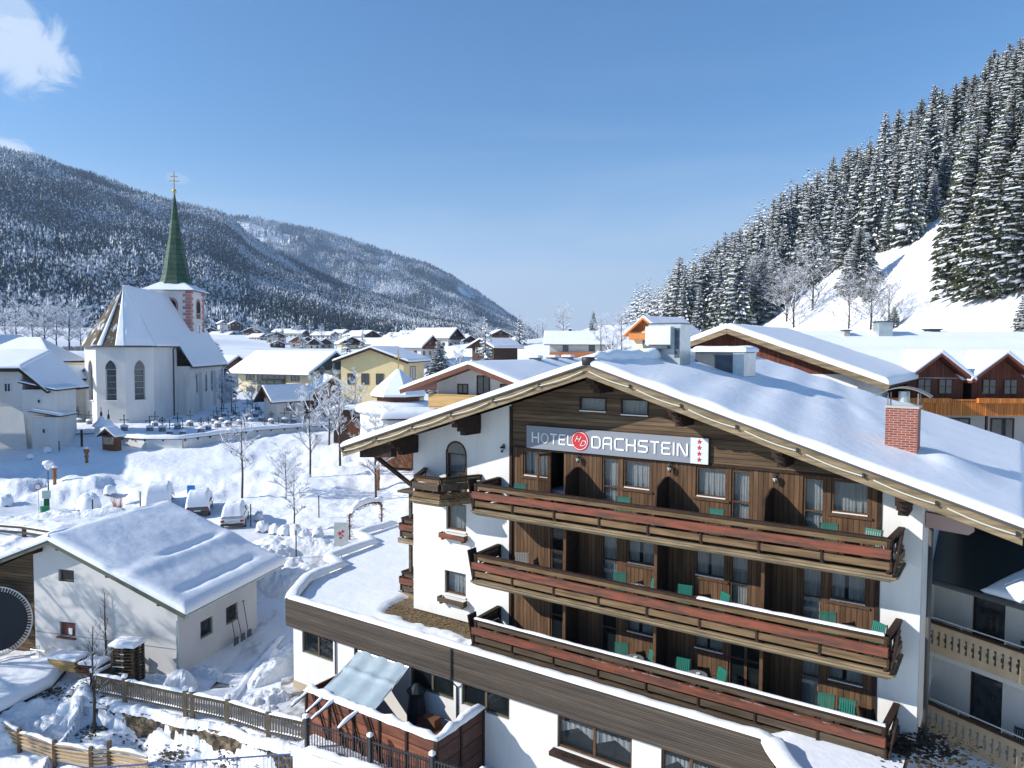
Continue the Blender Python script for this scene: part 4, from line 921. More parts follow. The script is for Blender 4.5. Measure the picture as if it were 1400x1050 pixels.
gx,gy=np.meshgrid(np.arange(52,420,6.2),np.arange(88,430,6.2)); gx=gx+rr_.uniform(-2.6,2.6,gx.shape);gy=gy+rr_.uniform(-2.6,2.6,gy.shape)
zz=Hg(gx,gy); hz=hillz(gx,gy)
for X,Y,z,h_ in zip(gx.ravel(),gy.ravel(),zz.ravel(),hz.ravel()):
    if h_<1.0 and not(Y>170 and X>60): continue
    if X/Y>.80: continue
    x,y=topx(X,Y,z)
    if inpoly(x,y,CLEAR): continue
    if Y<165 or rr_.random()<.10 or (x>1290 and y>330): continue
    hh=rr_.uniform(15,27)*rr_.choice((.7,1,1,1.08)); tx,ty=topx(X,Y,z+hh)
    vis=(x<1410 and ty<470 and y>-40)
    cand.append((Y,X,z,hh,x,y,vis))
vc=[c for c in cand if c[6]]
vc.sort(key=lambda c:c[0])
near=[c for c in vc if True][:265]; farv=[c for c in vc if True][265:]
print('TREES cand',len(cand),'vis',len(vc),'Ymax near',near[-1][0])
for i,(Y,X,z,hh,x,y,_) in enumerate(near):
    if Y<150: lb='tall snow-laden spruce at the right edge beside the open slope'; g='tall spruces beside the open slope'
    elif x>1180: lb='snow-laden spruce in the steep dense forest above the open slope'; g='spruces above the open slope'
    elif x>1000: lb='snowy spruce in the forest left of the open slope'; g='spruces left of the open slope'
    else: lb='dark snowy spruce at the low left end of the right hillside forest'; g='spruces at the low end of the hillside forest'
    me=SPD[i*7%5] if Y<330 else SPM[i%3]
    s=hh*rr_.uniform(.85,1.45); tree_from(me,TRK,'spruce_tree',lb,'tree',(X,Y,z-.4),(s,hh),i*1.7,g).rotation_euler=(rr_.normal(0,.018),rr_.normal(0,.018),i*1.7)
def mesh_to_tmpl(me):
    me.calc_loop_triangles(); v=np.array([q.co[:] for q in me.vertices]); f=np.array([t.vertices[:] for t in me.loop_triangles]); return v,f,np.array([me.polygons[t.polygon_index].material_index for t in me.loop_triangles])
LOW=[mk(spruce(40+i,1,13,6,.8,.17,1),'spruce_crown') for i in range(3)]
def forest2(name,P,S,label,seed):
    tm_=[mesh_to_tmpl(m) for m in LOW]; r=np.random.default_rng(seed); Vs=[];Fs=[];Ms=[];base=0
    ti=r.integers(0,3,len(P))
    for k,(tv,tf,tmi) in enumerate(tm_):
        s=ti==k;p=P[s];q=S[s];a=r.random(len(p))*6.3;c,si=np.cos(a),np.sin(a)
        x=(tv[None,:,0]*c[:,None]-tv[None,:,1]*si[:,None])*q[:,None];y=(tv[None,:,0]*si[:,None]+tv[None,:,1]*c[:,None])*q[:,None];z=tv[None,:,2]*q[:,None]
        Vs.append(np.stack([x+p[:,0:1],y+p[:,1:2],z+p[:,2:3]],-1).reshape(-1,3)); Fs.append((tf[None]+(np.arange(len(p))*len(tv))[:,None,None]).reshape(-1,3)+base); Ms.append(np.tile(tmi,len(p))); base+=len(Vs[-1])
    me=bpy.data.meshes.new(name); arr(me,np.concatenate(Vs),np.concatenate(Fs)); me.materials.append(needle);me.materials.append(nsnow); me.polygons.foreach_set('material_index',np.concatenate(Ms).astype(np.int32)); return tag(link(name,me),label,'forest',None,'stuff')
fp=[(c[1],c[0],c[2]-.4) for c in farv]; fh=[c[3] for c in farv]
gx,gy=np.meshgrid(np.arange(70,900,11.),np.arange(430,1500,11.)); gx=gx+rr_.uniform(-4.5,4.5,gx.shape);gy=gy+rr_.uniform(-4.5,4.5,gy.shape)
zz=Hg(gx,gy);hz=hillz(gx,gy)
ok=(hz>3)&(gx/gy<.76); 
fp+=list(zip(gx[ok],gy[ok],zz[ok]-.5)); fh+=list(rr_.uniform(17,27,int(ok.sum())))
print('far trees',len(fp))
forest2('hillside_forest',np.array(fp),np.array(fh),'dense snowy spruce forest covering the upper and far part of the right hillside',8)
SPX=[('single small spruce behind the farmhouse on the white hill',811,458,300,10,1)]
for lb,x,y,Y,hh,k in SPX:
    p=at(x,y,Y); tree_from(SPD[k],TRK,'spruce_tree',lb,'tree',(p.x,p.y,(hg(p.x,p.y) if Y!=190 else hg(p.x,p.y))-.3),(hh*1.15,hh),k,None)

for i,(lb,x,y,ytop,k,wx) in enumerate([('spruce with a heavy crown standing alone on the open white slope',1174,402,308,4,1.75),('low frosted spruce leaning against the lone spruce on the open slope',1190,412,372,4,1.3),('small dark spruce at the foot of the open slope near the bare trees',1222,448,415,1,1.5),
 ('huge spruce forming the left edge of the group right of the open slope',1330,402,170,2,1.25),('second huge spruce of the group right of the open slope, greener at its foot',1352,408,205,3,1.2),('tall spruce deep inside the group at the right edge',1378,398,120,0,1.25),('spruce at the right picture edge with heavy white boughs',1402,396,160,2,1.3),('tall spruce behind the group on the right of the open slope',1345,372,110,4,1.2),('tall spruce at the far right edge behind the group',1395,372,70,0,1.2),('slim spruce behind the first huge spruce right of the slope',1322,368,165,1,1.1),('snowy spruce low at the right picture edge above the chalet roof',1408,455,375,2,1.4)]):
    p=gh(x,y); H_=(y-ytop)/FPX*p.y; tree_from(SPB[i%2] if x>1300 or i==0 else SPD[k],TRK,'spruce_tree',lb,'tree',(p.x,p.y,p.z-.3),(H_*wx,H_),i*1.3,None)
# ================================================================ GENERIC HOUSE
def house(name,label,cat,x,yb,Y,wd,dp,eh,rise,yaw,wallm,gabm,roofm=woodD,ov=1.0,ovf=.9,T=.3,wins=(),zb=None,balc=None,chim=(),group=None,vergem=None,ridge_snow=False,thick=.14,swin=(),wm=None,low=None,gab_h=None):
    p=at(x,yb,Y); z=zb if zb is not None else p.z
    r=thing(name,label,cat,(p.x,p.y,z),yaw,group); h=wd/2; sl=rise/h
    m=MB()
    b=-3
    m.box(-h,h,0,dp,b,eh); m.build('wall',wallm,r)
    gz0=eh+(gab_h if gab_h is not None else 0)
    m=MB(); m.prism([(-h,eh),(h,eh),(0,eh+rise)],-.02,dp+.02,axis='y'); 
    if gab_h: m.box(-h+.0,h-.0,-.03,-.002,eh-gab_h,eh-.001)
    m.build('gable',gabm,r)
    m=MB(); e=h+ov; ze=eh-sl*ov
    for s in (-1,1):
        A=[(0,-ovf,eh+rise+.12),(s*e,-ovf,ze+.12),(s*e,dp+ovf,ze+.12),(0,dp+ovf,eh+rise+.12)]; B=[(a,b_,c-thick) for a,b_,c in A]
        m.add(A+B,[(0,1,2,3) if s>0 else (3,2,1,0),(7,6,5,4) if s>0 else (4,5,6,7),(0,4,5,1),(1,5,6,2),(2,6,7,3)])
    ro=m.build('roof',roofm,r)
    if vergem:
        m=MB()
        for s in (-1,1): m.beam((0,-ovf-.03,eh+rise+.0),(s*(e+.05),-ovf-.03,ze+.0),.06,.34,upv=(0,0,1))
        m.build('verge_board',vergem,ro)
    nn=8 if Y>200 else 16
    for s in (-1,1):
        c=[(0,-ovf-.02,eh+rise+.14),(s*(e+.05),-ovf-.02,ze+.14),(s*(e+.05),dp+ovf,ze+.14),(0,dp+ovf,eh+rise+.14)]
        if s<0: c=[c[1],c[0],c[3],c[2]]
        if low is None or s!=low: snowpatch('snow',c,T,ro,nn,nn,.25,.03,.8,snowroof if Y<200 else snowfar,(0,0,0),Y*.1+s,lips=.05)
    for (a,b_,c,d) in wins: win(r,Matrix.Translation((0,-.035 if gab_h or c>eh-.5 else -.01,0)),a,b_,c,d,wm or white,depth=0,fwid=.09,simple=True,mull=1 if b_-a>.9 else 0)
    for (sd,a,b_,c,d) in swin:
        Tm=Matrix.Translation((h+.01,0,0))@Matrix.Rotation(pi/2,4,'Z') if sd>0 else Matrix.Translation((-h-.01,dp,0))@Matrix.Rotation(-pi/2,4,'Z')
        win(r,Tm,a,b_,c,d,wm or white,depth=0,fwid=.09,simple=True,mull=1 if b_-a>.9 else 0)
    if balc:
        for (sd,a,b_,zz,bmat) in balc:
            m=MB()
            if sd==0: m.box(a,b_,-1.15,-.05,zz-.14,zz); m.box(a,b_,-1.2,-1.13,zz+.02,zz+.95); m.box(a,a+.07,-1.12,-.05,zz+.02,zz+.95); m.box(b_-.07,b_,-1.12,-.05,zz+.02,zz+.95); m.box(a-.05,b_+.05,-1.26,-1.1,zz+.951,zz+1.02)
            else:
                X0,X1=(h+.05,h+1.15) if sd>0 else (-h-1.15,-h-.05); xo=(h+1.15,h+1.22) if sd>0 else (-h-1.22,-h-1.15)
                m.box(X0,X1,a,b_,zz-.14,zz); m.box(*xo,a,b_,zz+.02,zz+.95); m.box(X0,X1,a,a+.07,zz+.02,zz+.95); m.box(X0,X1,b_-.07,b_,zz+.02,zz+.95)
            m.build('balcony',bmat,r)
    for (cx,cy,cw_,chh,cm) in chim:
        zc=eh+rise-abs(cx)*sl
        q=MB(); q.box(cx-cw_/2,cx+cw_/2,cy-cw_/2,cy+cw_/2,zc-.6,zc+chh); o=q.build('chimney',cm,ro)
        MB().box(cx-cw_/2-.08,cx+cw_/2+.08,cy-cw_/2-.08,cy+cw_/2+.08,zc+chh+.001,zc+chh+.08).build('cap',metald,o)
        snowpatch('snow',[(cx-cw_/2-.08,cy-cw_/2-.08,zc+chh+.082),(cx+cw_/2+.08,cy-cw_/2-.08,zc+chh+.082),(cx+cw_/2+.08,cy+cw_/2+.08,zc+chh+.082),(cx-cw_/2-.08,cy+cw_/2+.08,zc+chh+.082)],.2,o,4,4,.15,.02,1,snow)
    return r
W4=lambda z,xs,w=.9,h=1.1:[(x-w/2,x+w/2,z,z+h) for x in xs]
dk=mat('plank_dark',(.075,.045,.03),(.05,.03,.02),3,rough=.8); dkg=mat('roof_dark_green',(.03,.05,.045),rough=.6); mb_=mat('plank_brown',(.17,.075,.035),(.12,.05,.025),3,rough=.8); og=mat('plank_orange',(.50,.19,.05),(.40,.14,.035),3,rough=.7)
wp=mat('plaster_far',(.62,.60,.56),rough=.9); cr=mat('plaster_far_cream',(.66,.57,.38),rough=.9); brk=mat('chimney_render',(.40,.38,.35),rough=.9)
# --- middle distance
g1=house('apartment_house','cream house with green balcony rails and a huge snowy roof behind the churchyard','house',452,548,150,13,18.5,5.5,3.4,R(64),cr,dkg,dkg,1.7,1.6,.45,zb=-10.2,swin=[],chim=[],vergem=dkg)
house('village_hall','yellow house with three brown windows in its upper gable wall','house',509,560,112,9.8,12,9.4,1.75,R(-8),plastercream,plastercream,woodD,1.0,.9,.35,zb=-11.4,wins=[(-3.9,-2.7,5.7,7.4),(-1.7,-.5,5.7,7.4),(.6,1.8,5.7,7.4),(2.9,4.0,6.0,7.4),(-3.9,-2.7,1.9,3.4)],swin=[(1,3.5,6.5,6.3,8.4)],wm=woodF,vergem=woodD,gab_h=None)
house('chalet','brown gabled chalet with a pale pine balcony left behind the hotel roof','chalet',658,560,58,8.4,19,4.35,1.4,-.50,plaster,plaster,woodRed,2.2,1.9,.34,zb=-7.2,wins=[(-2.2,-1.2,3.3,4.3),(-.4,.8,3.1,5.0),(1.7,2.8,3.3,4.4),(-2.4,-1.2,.4,1.7)],wm=woodF,balc=[(0,-4.2,4.2,2.5,pine)],chim=[(.2,9,.8,.55,metald),(.2,12.5,.8,.55,metald),(.2,16,.8,.55,metald)],vergem=mat('verge_red',(.15,.055,.03),(.10,.04,.022),2,rough=.6))
house('neighbour_house','long low gabled house with dark red boarding right behind the hotel roof','house',1003,500,50,15.5,11,3.3,2.75,-PHI-.02,plaster,redbrown,woodD,1.9,1.4,.42,zb=-4.9,vergem=verge)
house('farmhouse','white farmhouse with an orange wooden balcony in front of the white hill','house',834,500,185,10,15,5.3,2.5,R(86),wp,mb_,woodD,1.3,1.4,.4,zb=-4.0,swin=[(-1,3.2,4.6,3.1,4.7),(-1,9.5,11.,3.1,4.7),(-1,3.2,4.6,.3,1.6)],wm=woodF,balc=[(-1,-1,15,1.9,mat('balcony_orange',(.45,.15,.05),rough=.7))],chim=[(0,10,.7,.8,metald)],vergem=og)
house('chalet','small orange chalet with snow roof left of the ventilation box','chalet',885,490,125,6.5,8,4.4,2.2,R(-52),cr,og,og,1.2,1.2,.35,zb=-1.6,wins=[(-1.2,-.2,1.9,3.1),(.8,1.8,1.9,3.1)],balc=[(0,-3.2,3.2,3.1,og)],wm=white,vergem=og)
house('garden_house','small white cabin with an open orange gable beside the cemetery','cabin',370,566,108,3.4,4.6,3.0,1.7,R(-40),wp,og,woodD,.55,1.3,.3,zb=-10.6,swin=[(1,1.5,2.9,1.2,2.6)],wm=metald,vergem=dk)
house('barn','red brown shed with small lit windows left of the yellow house','shed',455,556,116,8,9,3.2,2.6,R(20),mb_,mb_,woodD,.8,.8,.4,zb=-10.8,wins=W4(1.3,(-2.4,-.8,.8,2.4),.7,1.0),wm=white)
house('farm_building','old dark farm building half hidden right of the church','house',322,520,175,13,16,4.0,3.0,R(75),wp,mb_,dk,1.2,1.0,.4,zb=-9.5,swin=[(-1,3,4.2,1.5,2.7),(-1,8,9.2,1.5,2.7)],vergem=dk)
# green balcony block details
r=g1
for a,b in ((2.2,4.4),(14.1,16.2)):
    for z in (3.4,.6):
        win(r,Matrix.Translation((-6.52,18.5,0))@Matrix.Rotation(-pi/2,4,'Z'),a,b,z,z+1.3,dkg,depth=0,fwid=.1,simple=True,mull=1)
for z in (0.0,2.76): win(r,Matrix.Translation((-6.52,18.5,0))@Matrix.Rotation(-pi/2,4,'Z'),5.2,12.6,z,z+2.3,dkg,depth=0,fwid=.12,simple=True,mull=4)
m=MB(); m.box(-7.9,-6.55,5.4,13.5,2.6,2.75); m.box(-7.9,-7.8,5.4,13.5,3.5,3.65); m.box(-7.9,-7.8,5.4,13.5,2.76,2.85)
for i in range(5): m.box(-7.9,-7.8,5.4+i*2.0,5.5+i*2.0,2.85,3.5)
for i in range(4): m.box(-7.86,-7.82,5.65+i*2,7.25+i*2,2.95,3.4)
m.build('balcony',dkg,r)
m=MB(); m.box(-3.5,-.4,-1.3,-.03,2.9,3.0); m.box(-3.5,-.4,-1.35,-1.3,3.0,3.9); m.box(.2,2.6,-1.3,-.03,5.0,5.1); m.build('gable_balcony',cr,r)
win(r,Matrix.Translation((0,-.03,0)),-3.2,-2.4,3.3,5.2,dkg,0,.1,simple=True); win(r,Matrix.Translation((0,-.03,0)),.3,1.4,5.3,7.2,dkg,0,.1,simple=True); win(r,Matrix.Translation((0,-.03,0)),2.6,3.6,3.2,4.6,dkg,0,.1,simple=True)
# --- long chalet with dormers, right
lc=thing('dormer_chalet','long chalet with two dark gabled dormers above an orange balcony at the right edge','chalet',(28.3,55,-9.0),R(-2)); 
x0,x1=-8,14
m=MB(); m.box(x0+2,x1,0,12,-2,6.2); m.build('wall',plastercream if 0 else wp,lc)
m=MB(); m.box(x0+1.5,x1,-.05,-.002,4.6,6.9); m.build('upper_boarding',redbrown,lc)
A=[(x0-.5,-1.3,6.75),(x1,-1.3,6.75),(x1,6.2,10.2),(x0-.5,6.2,10.2)]; m=MB(); m.hexa([(a,b,c-.2) for a,b,c in A]+A); m.hexa([(x0-.5,6.2,10.0),(x1,6.2,10.0),(x1,13.5,6.6),(x0-.5,13.5,6.6),(x0-.5,6.2,10.2),(x1,6.2,10.2),(x1,13.5,6.8),(x0-.5,13.5,6.8)]); ro=m.build('roof',woodD,lc)
MB().box(x0+1.5,x1,6.1,6.3,10.15,10.42).build('ridge_rail',iron,ro)
snowpatch('snow',[(x0-.5,-1.35,6.76),(x1,-1.35,6.76),(x1,6.1,10.21),(x0-.5,6.1,10.21)],.32,ro,30,20,.3,.02,.3,snowroof,bumps=lambda X,Y:.05*np.sin(Y*3.2)+.03*fbm(X*.2,Y*2,3))
for dx,lb in ((2.35,''),(6.95,'')):
    m=MB(); w_=2.0; m.prism([(dx-w_,4.62),(dx+w_,4.62),(dx+w_,6.7),(dx,8.45),(dx-w_,6.7)],-1.38,4,axis='y'); d=m.build('dormer',redbrown,lc)
    for s in (-1,1):
        m=MB(); a=(dx,8.7); b=(dx+s*(w_+.45),6.75)
        m.prism([a,b,(b[0],b[1]-.16),(a[0],a[1]-.18)] if s>0 else [(a[0],a[1]-.18),(b[0],b[1]-.16),b,a],-2.2,4.2,axis='y'); m.build('dormer_roof',mat('verge_red2',(.20,.06,.035),rough=.7),d)
        c=[(dx,-2.2,8.72),(dx+s*(w_+.5),-2.2,6.77),(dx+s*(w_+.5),2.0,6.77),(dx,4.2,8.72)]
        if s<0: c=[c[1],c[0],c[3],c[2]]
        snowpatch('snow',c,.34,d,8,10,.25,.03,1,snowroof)
    for xx in (dx-1.25,dx+.25): win(d,Matrix.Translation((0,-1.40,0)),xx,xx+1.0,5.75,6.85,woodF,0,.06,simple=True,mull=1); MB().box(xx+.05,xx+.95,-1.47,-1.43,6.28,6.32).build('glazing_bar',woodF,d)
m=MB(); m.box(x0+4,x1,-2.6,-.05,4.45,4.6); m.build('balcony_floor',mb_,lc)
m=MB(); 
for i in range(0,95):
    xx=-2.6+i*.19
    if xx<x1: m.box(xx,xx+.17,-2.65,-2.6,4.3,5.35)
m.build('balcony_rail',orange,lc)
m=MB(); m.box(-2.7,x1,-2.7,-2.54,5.36,5.46); 
for a,b in ((-1.9,2.7),(4.6,8.9),(10.2,13.8)): m.box(a,b,-2.95,-2.66,5.22,5.55)
m.build('flower_box',orange,lc)
m=MB()
for xx in (1.2,5.4,9.6): m.box(xx,xx+.14,-2.5,-2.36,-1,4.4); m.box(xx,xx+.14,-1.4,-1.26,4.6,6.6)
m.build('post',redbrown,lc)
for xx in (1.8,4.0,7.2,10.4): win(lc,Matrix.Translation((0,-.02,0)),xx,xx+1.7,1.9,3.9,woodF,0,.09,simple=True,mull=1)
m=MB(); 
for i in range(0,80):
    xx=1.5+i*.19
    if xx<x1: m.box(xx,xx+.17,-1.75,-1.7,.6,1.4)
m.build('lower_balcony_rail',orange,lc)
for xx,ww,hh,mm in ((1.15,1.1,1.5,metal),(-1.6,.45,.8,brk),(5.6,.9,.5,metald),(-9,0,0,None)):
    if mm:
        q=MB(); yy=5.0 if hh>.6 else 5.9; zc=10.2-(6.2-yy)*.46; q.box(xx,xx+ww,yy,yy+ww,zc-.4,zc+hh); o=q.build('chimney',mm,ro); MB().box(xx-.12,xx+ww+.12,yy-.12,yy+ww+.12,zc+hh+.001,zc+hh+.1).build('cap',metald,o)
# ================================================================ NEIGHBOUR WITH BALUSTER BALCONIES (right edge)
nd=Vector((.475,-.88,0)).normalized(); nang=math.atan2(nd.y,nd.x)
nb=thing('neighbour_building','white building with two carved baluster balconies at the right edge','building',(14.55,26.2,-13.5),nang)
# local: x along facade towards the viewer, y into the building
for k,zt in enumerate((-9.62,-12.55)):
    z=zt+13.5
    m=MB(); n=46; sp=.235
    m.box(-.3,10.8,-.04,.0,z-.24,z); m.box(-.3,10.8,-.04,.0,z-1.02,z-.74)
    for i in range(n):
        a=i*sp
        prof=[(a+.035,z-.74),(a+sp-.055,z-.74),(a+sp-.075,z-.68),(a+sp-.035,z-.58),(a+sp-.085,z-.52),(a+sp-.085,z-.42),(a+sp-.035,z-.36),(a+sp-.075,z-.28),(a+sp-.055,z-.24),(a+.035,z-.24)]
        q=[(a-.02+.0,z-.74),(a+.14,z-.74),(a+.125,z-.66),(a+.165,z-.58),(a+.10,z-.52),(a+.10,z-.44),(a+.165,z-.38),(a+.125,z-.30),(a+.14,z-.24),(a-.02,z-.24)]
        m.prism(q,-.035,-.005,axis='y')
    m.build('baluster_rail',mat('rail_tan',(.60,.44,.28),(.50,.36,.22),2,rough=.7),nb)
    MB().box(-.3,10.8,-.1,.12,z+.001,z+.05).build('handrail',woodF,nb)
    m=MB(); m.tube([(-.3,.05,z+.17),(10.8,.05,z+.17)],.022,6); 
    for i in range(9): m.tube([(i*1.4+.2,.05,z+.05),(i*1.4+.2,.05,z+.17)],.015,5)
    m.build('steel_rail',white,nb)
    MB().box(-.3,10.8,.0,1.45,z-1.2,z-1.03).build('balcony_floor',mat('concrete_light',(.55,.52,.47),rough=.9),nb)
m=MB(); hs=[(1.15,2.25,3.0,5.15),(4.1,5.6,3.9,5.1),(1.15,2.25,.0,2.3),(4.1,5.6,1.0,2.2),(1.1,2.3,-3,-1.6)]
wallholes(m,-.3,11,-4,5.6,hs,.2,1.45); m.add([(-.3,-.3,-4),(-.3,1.45,-4),(-.3,1.45,5.6),(-.3,-.3,5.6)],[(3,2,1,0)]); m.build('wall',plaster,nb)
TN=Matrix.Translation((0,1.45,0))
for i,h in enumerate(hs): 
    if i==4: continue
    win(nb,TN,*h,white if h[1]-h[0]>1.2 else woodD,depth=.12,fwid=.07,cur=1 if i in (1,3) else False,gm=glassdark if i in (0,2) else None,name='window' if h[1]-h[0]>1.2 else 'balcony_door')
m=MB(); m.box(.05,.2,-.2,.0,-3,5.5); m.tube([(-.15,-.35,-1.3),(-.15,-.35,6.2)],.08,8); m.build('corner_post',woodD,nb)
MB().box(-.5,11,1.2,1.44,-4,-1.3).build('ground_wall',mat('plaster_beige',(.55,.50,.42),rough=.9),nb)
gr=MB()
for cx_ in (1.7,3.0,4.2):
    for j in range(4):
        for s in (-1,1):
            pts=[(cx_+s*(.18*math.cos(t)*(1-t/9)),.9,-1.75-j*.45+.16*math.sin(t)*(1-t/9)) for t in np.linspace(0,6,18)]
            gr.tube(pts,.016,4)
gr.build('iron_grille',iron,nb)
# dark sheet roof above the balconies with snow on its right part
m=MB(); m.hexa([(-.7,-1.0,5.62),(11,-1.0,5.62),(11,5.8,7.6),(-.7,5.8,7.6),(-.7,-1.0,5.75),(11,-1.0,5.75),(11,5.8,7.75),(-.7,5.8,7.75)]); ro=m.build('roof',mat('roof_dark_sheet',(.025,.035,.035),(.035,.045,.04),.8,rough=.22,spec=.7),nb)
MB().tube([(-.8,-1.1,5.68),(11,-1.1,5.68)],.09,8).build('gutter',gutter,ro)
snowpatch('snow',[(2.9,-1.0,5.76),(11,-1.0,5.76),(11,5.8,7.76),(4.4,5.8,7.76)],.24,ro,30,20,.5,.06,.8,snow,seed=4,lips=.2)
sn_=MB()
def furn_t(P,label,kind):
    pass
for (xx,zz_,lb) in ((3.3,-10.65,'dark green slatted chair on the upper baluster balcony of the right neighbour'),(3.2,-13.6,'dark green slatted chair on the lower baluster balcony of the right neighbour')):
    p=Vector((14.55,26.2,0))+nd*xx+Vector((-nd.y,nd.x,0))*.85; chair(lb,(p.x,p.y,zz_+.02),nang+.25,mat('chair_dark_green',(.012,.05,.045),rough=.5),'dark chairs on the baluster balconies')
for (xx,zz_,lb) in ((4.25,-10.65,'round table on the upper baluster balcony of the right neighbour'),(4.3,-13.6,'round table on the lower baluster balcony of the right neighbour')):
    p=Vector((14.55,26.2,0))+nd*xx+Vector((-nd.y,nd.x,0))*.85; table(lb,(p.x,p.y,zz_+.02),'tables on the baluster balconies')
ribbon('path_edging',[(12.0,2.9),(13.5,1.5)],.1,-12.3,.1,None,(0,0,0)) if 0 else None
# ================================================================ CHURCH
E_=Vector((-.09,.996,0)); Rr_=Vector((.996,.09,0)); K=.90
s_=4.3*K/2; ap=5.19*K
CC=Vector((-.4842*105.5,105.5,0))-Rr_*ap+E_*s_
cang=math.atan2(Rr_.y,Rr_.x)
chz=-10.9; ch_=thing('church','white gothic church with steep snowy roof and pink quoined tower with green spire','church',(CC.x,CC.y,chz),cang)
ev=-.1-chz; rgz=8.6-chz; base=-1.5
pl=[(ap,7.4),(ap,-s_),(s_,-ap),(-s_,-ap),(-ap,-s_),(-ap,7.4)]
m=MB()
def wallface(m,a,b,z0,z1,holes=(),depth=.45,rad=None):
    a=Vector((*a,0));b=Vector((*b,0)); d=(b-a); Ln=d.length; an_=math.atan2(d.y,d.x)
    T=Matrix.Translation(a)@Matrix.Rotation(an_,4,'Z'); mm=MB(T=T); wallholes(mm,0,Ln,z0,z1,list(holes),depth); m.v,m.f,m.m=m.v+mm.v,m.f+[[i+len(m.v) for i in f] for f in mm.f],m.m+mm.m
    return T,Ln
faces=[(pl[4],pl[3]),(pl[3],pl[2]),(pl[2],pl[1]),(pl[1],pl[0])]
Ts=[]
stone_w=mat('church_glass',(.035,.045,.055),(.08,.10,.12),5,rough=.15,spec=.7)
for i,(a,b) in enumerate(faces):
    Ln=(Vector(a)-Vector(b)).length; c=Ln/2; hs=[(c-.72,c+.72,3.3,7.7)] if i<3 else []
    T,_=wallface(m,a,b,base,ev,hs); Ts.append((T,c))
# pointed arch heads: fill corners above the opening
m.add([(*pl[5],base),(*pl[4],base),(*pl[4],ev),(*pl[5],ev)],[(0,1,2,3)])
m.build('choir_wall',plasterold,ch_)
for T,c in Ts[:3]:
    # the head of each window: lancet glass, frame and white spandrels flush with the wall
    h=MB(T=T); n=8; r0=1.44
    Lp=[(c+.72-r0*math.cos(t)+.0,7.7+r0*math.sin(t)) for t in np.linspace(0,pi/3,n)]   # rises from left to the point
    Lp=[(c-.72+ (r0-r0*math.cos(t)),7.7+r0*math.sin(t)) for t in np.linspace(0,pi/3,n)]; Rp=[(2*c-x,z) for x,z in Lp]
    o=win(ch_,T,c-.72,c+.72,3.3,7.7,mat('lead_frame',(.45,.47,.48),rough=.6),depth=.4,fwid=.07,simple=True,gm=stone_w)
    g=MB(T=T); poly=[(x,-.012,z) for x,z in Lp]+[(x,-.012,z) for x,z in Rp[::-1][1:]]; g.add(poly,[tuple(range(len(poly)))[::-1]]); g.build('lancet_head',stone_w,o)
    b=MB(T=T)
    for k in range(1,6): zz_=3.3+k*.86; b.box(c-.7,c+.7,.30,.34,zz_,zz_+.05)
    b.build('glazing_bar',mat('lead_frame',(.45,.47,.48)),o)
    MB(T=T).box(c-.85,c+.85,-.12,-.003,3.2,3.29).build('sill',plasterold,o)
    snowpatch('sill_snow',[T@Vector((c-.85,-.14,3.29)),T@Vector((c+.85,-.14,3.29)),T@Vector((c+.85,-.0,3.29)),T@Vector((c-.85,-.0,3.29))],.09,o,6,3,.06,.01,1,snow)
# nave
nw=ap+1.9; nev=rgz-(rgz-ev)/(ap+.5)*(nw+.5)
m=MB(); m.box(-nw,nw,7.4,25,base,nev+.2)
m.box(nw-.6,nw+.6,7.1,8.3,base,6.0); m.box(nw+.001,nw+.45,11.8,12.7,base,nev-.9); m.box(nw+.001,nw+.45,19.2,20.1,base,nev-.9); m.box(nw-.3,nw+1.5,24.0,25.3,base,4.5)
m.add([(-nw,25,nev),(nw,25,nev),(0,25,rgz)],[(0,1,2)])
m.build('nave_wall',plasterold,ch_)
TS=Matrix.Translation((nw+.01,0,0))@Matrix.Rotation(pi/2,4,'Z')
for a in (9.8,14.6,17.6,22): win(ch_,TS,a,a+1.0,3.4,7.0,plasterold,0,.08,simple=True,gm=stone_w)
# roofs
sl_=(rgz-ev)/(ap+.5)
ro=MB(); o_=.5
def off(p,k): v=Vector(p); return v*(1+k/v.length) if 0 else v
oct_=[(ap+.5,7.2),(ap+.5,-s_-.2),(s_+.2,-ap-.5),(-s_-.2,-ap-.5),(-ap-.5,-s_-.2),(-ap-.5,7.2)]
shg=mat('roof_shingles_old',(.11,.085,.055),(.60,.63,.66),1.1,(1,1,.35),.54,.62,rough=.9,bump=.8,bscale=5,dist=.06)
fs=[((oct_[4],oct_[3])),((oct_[3],oct_[2])),((oct_[2],oct_[1]))]
m=MB(); m.add([(*oct_[4],ev+.1),(*oct_[3],ev+.1),(0,0,rgz)],[(0,1,2)]); m.add([(*oct_[3],ev+.1),(*oct_[2],ev+.1),(0,0,rgz)],[(0,1,2)]); m.add([(*oct_[2],ev+.1),(*oct_[1],ev+.1),(0,0,rgz)],[(0,1,2)])
m.add([(*oct_[5],ev+.1),(*oct_[4],ev+.1),(0,0,rgz),(0,7.2,rgz)],[(0,1,2,3)])
ro_=m.build('choir_roof',shg,ch_)
def hipsnow(a,b,c,T,parent,seed,keep=None,m=snowroof,n=26):
    V=np.zeros((n,n,3)); 
    for i in range(n):
        for j in range(n):
            t=j/(n-1); s=i/(n-1); p=(np.array(a)*(1-s)+np.array(b)*s)*(1-t)+np.array(c)*t
            e=min(s,1-s)*(1-t)*n*.35; e=min(1,e+ .0); e2=min(1,t*8)
            V[i,j]=p; V[i,j,2]+=.06+T*min(1,e)**.5*e2**.5*(1+.5*float(fbm(p[0]*.9+seed,p[2]*.6,3)))
    return gridmesh('snow',V,m,parent)
A=(0,0,rgz)
e1=np.array((*oct_[3],ev+.12));e2=np.array((*oct_[2],ev+.12));e3=np.array((*oct_[1],ev+.12))
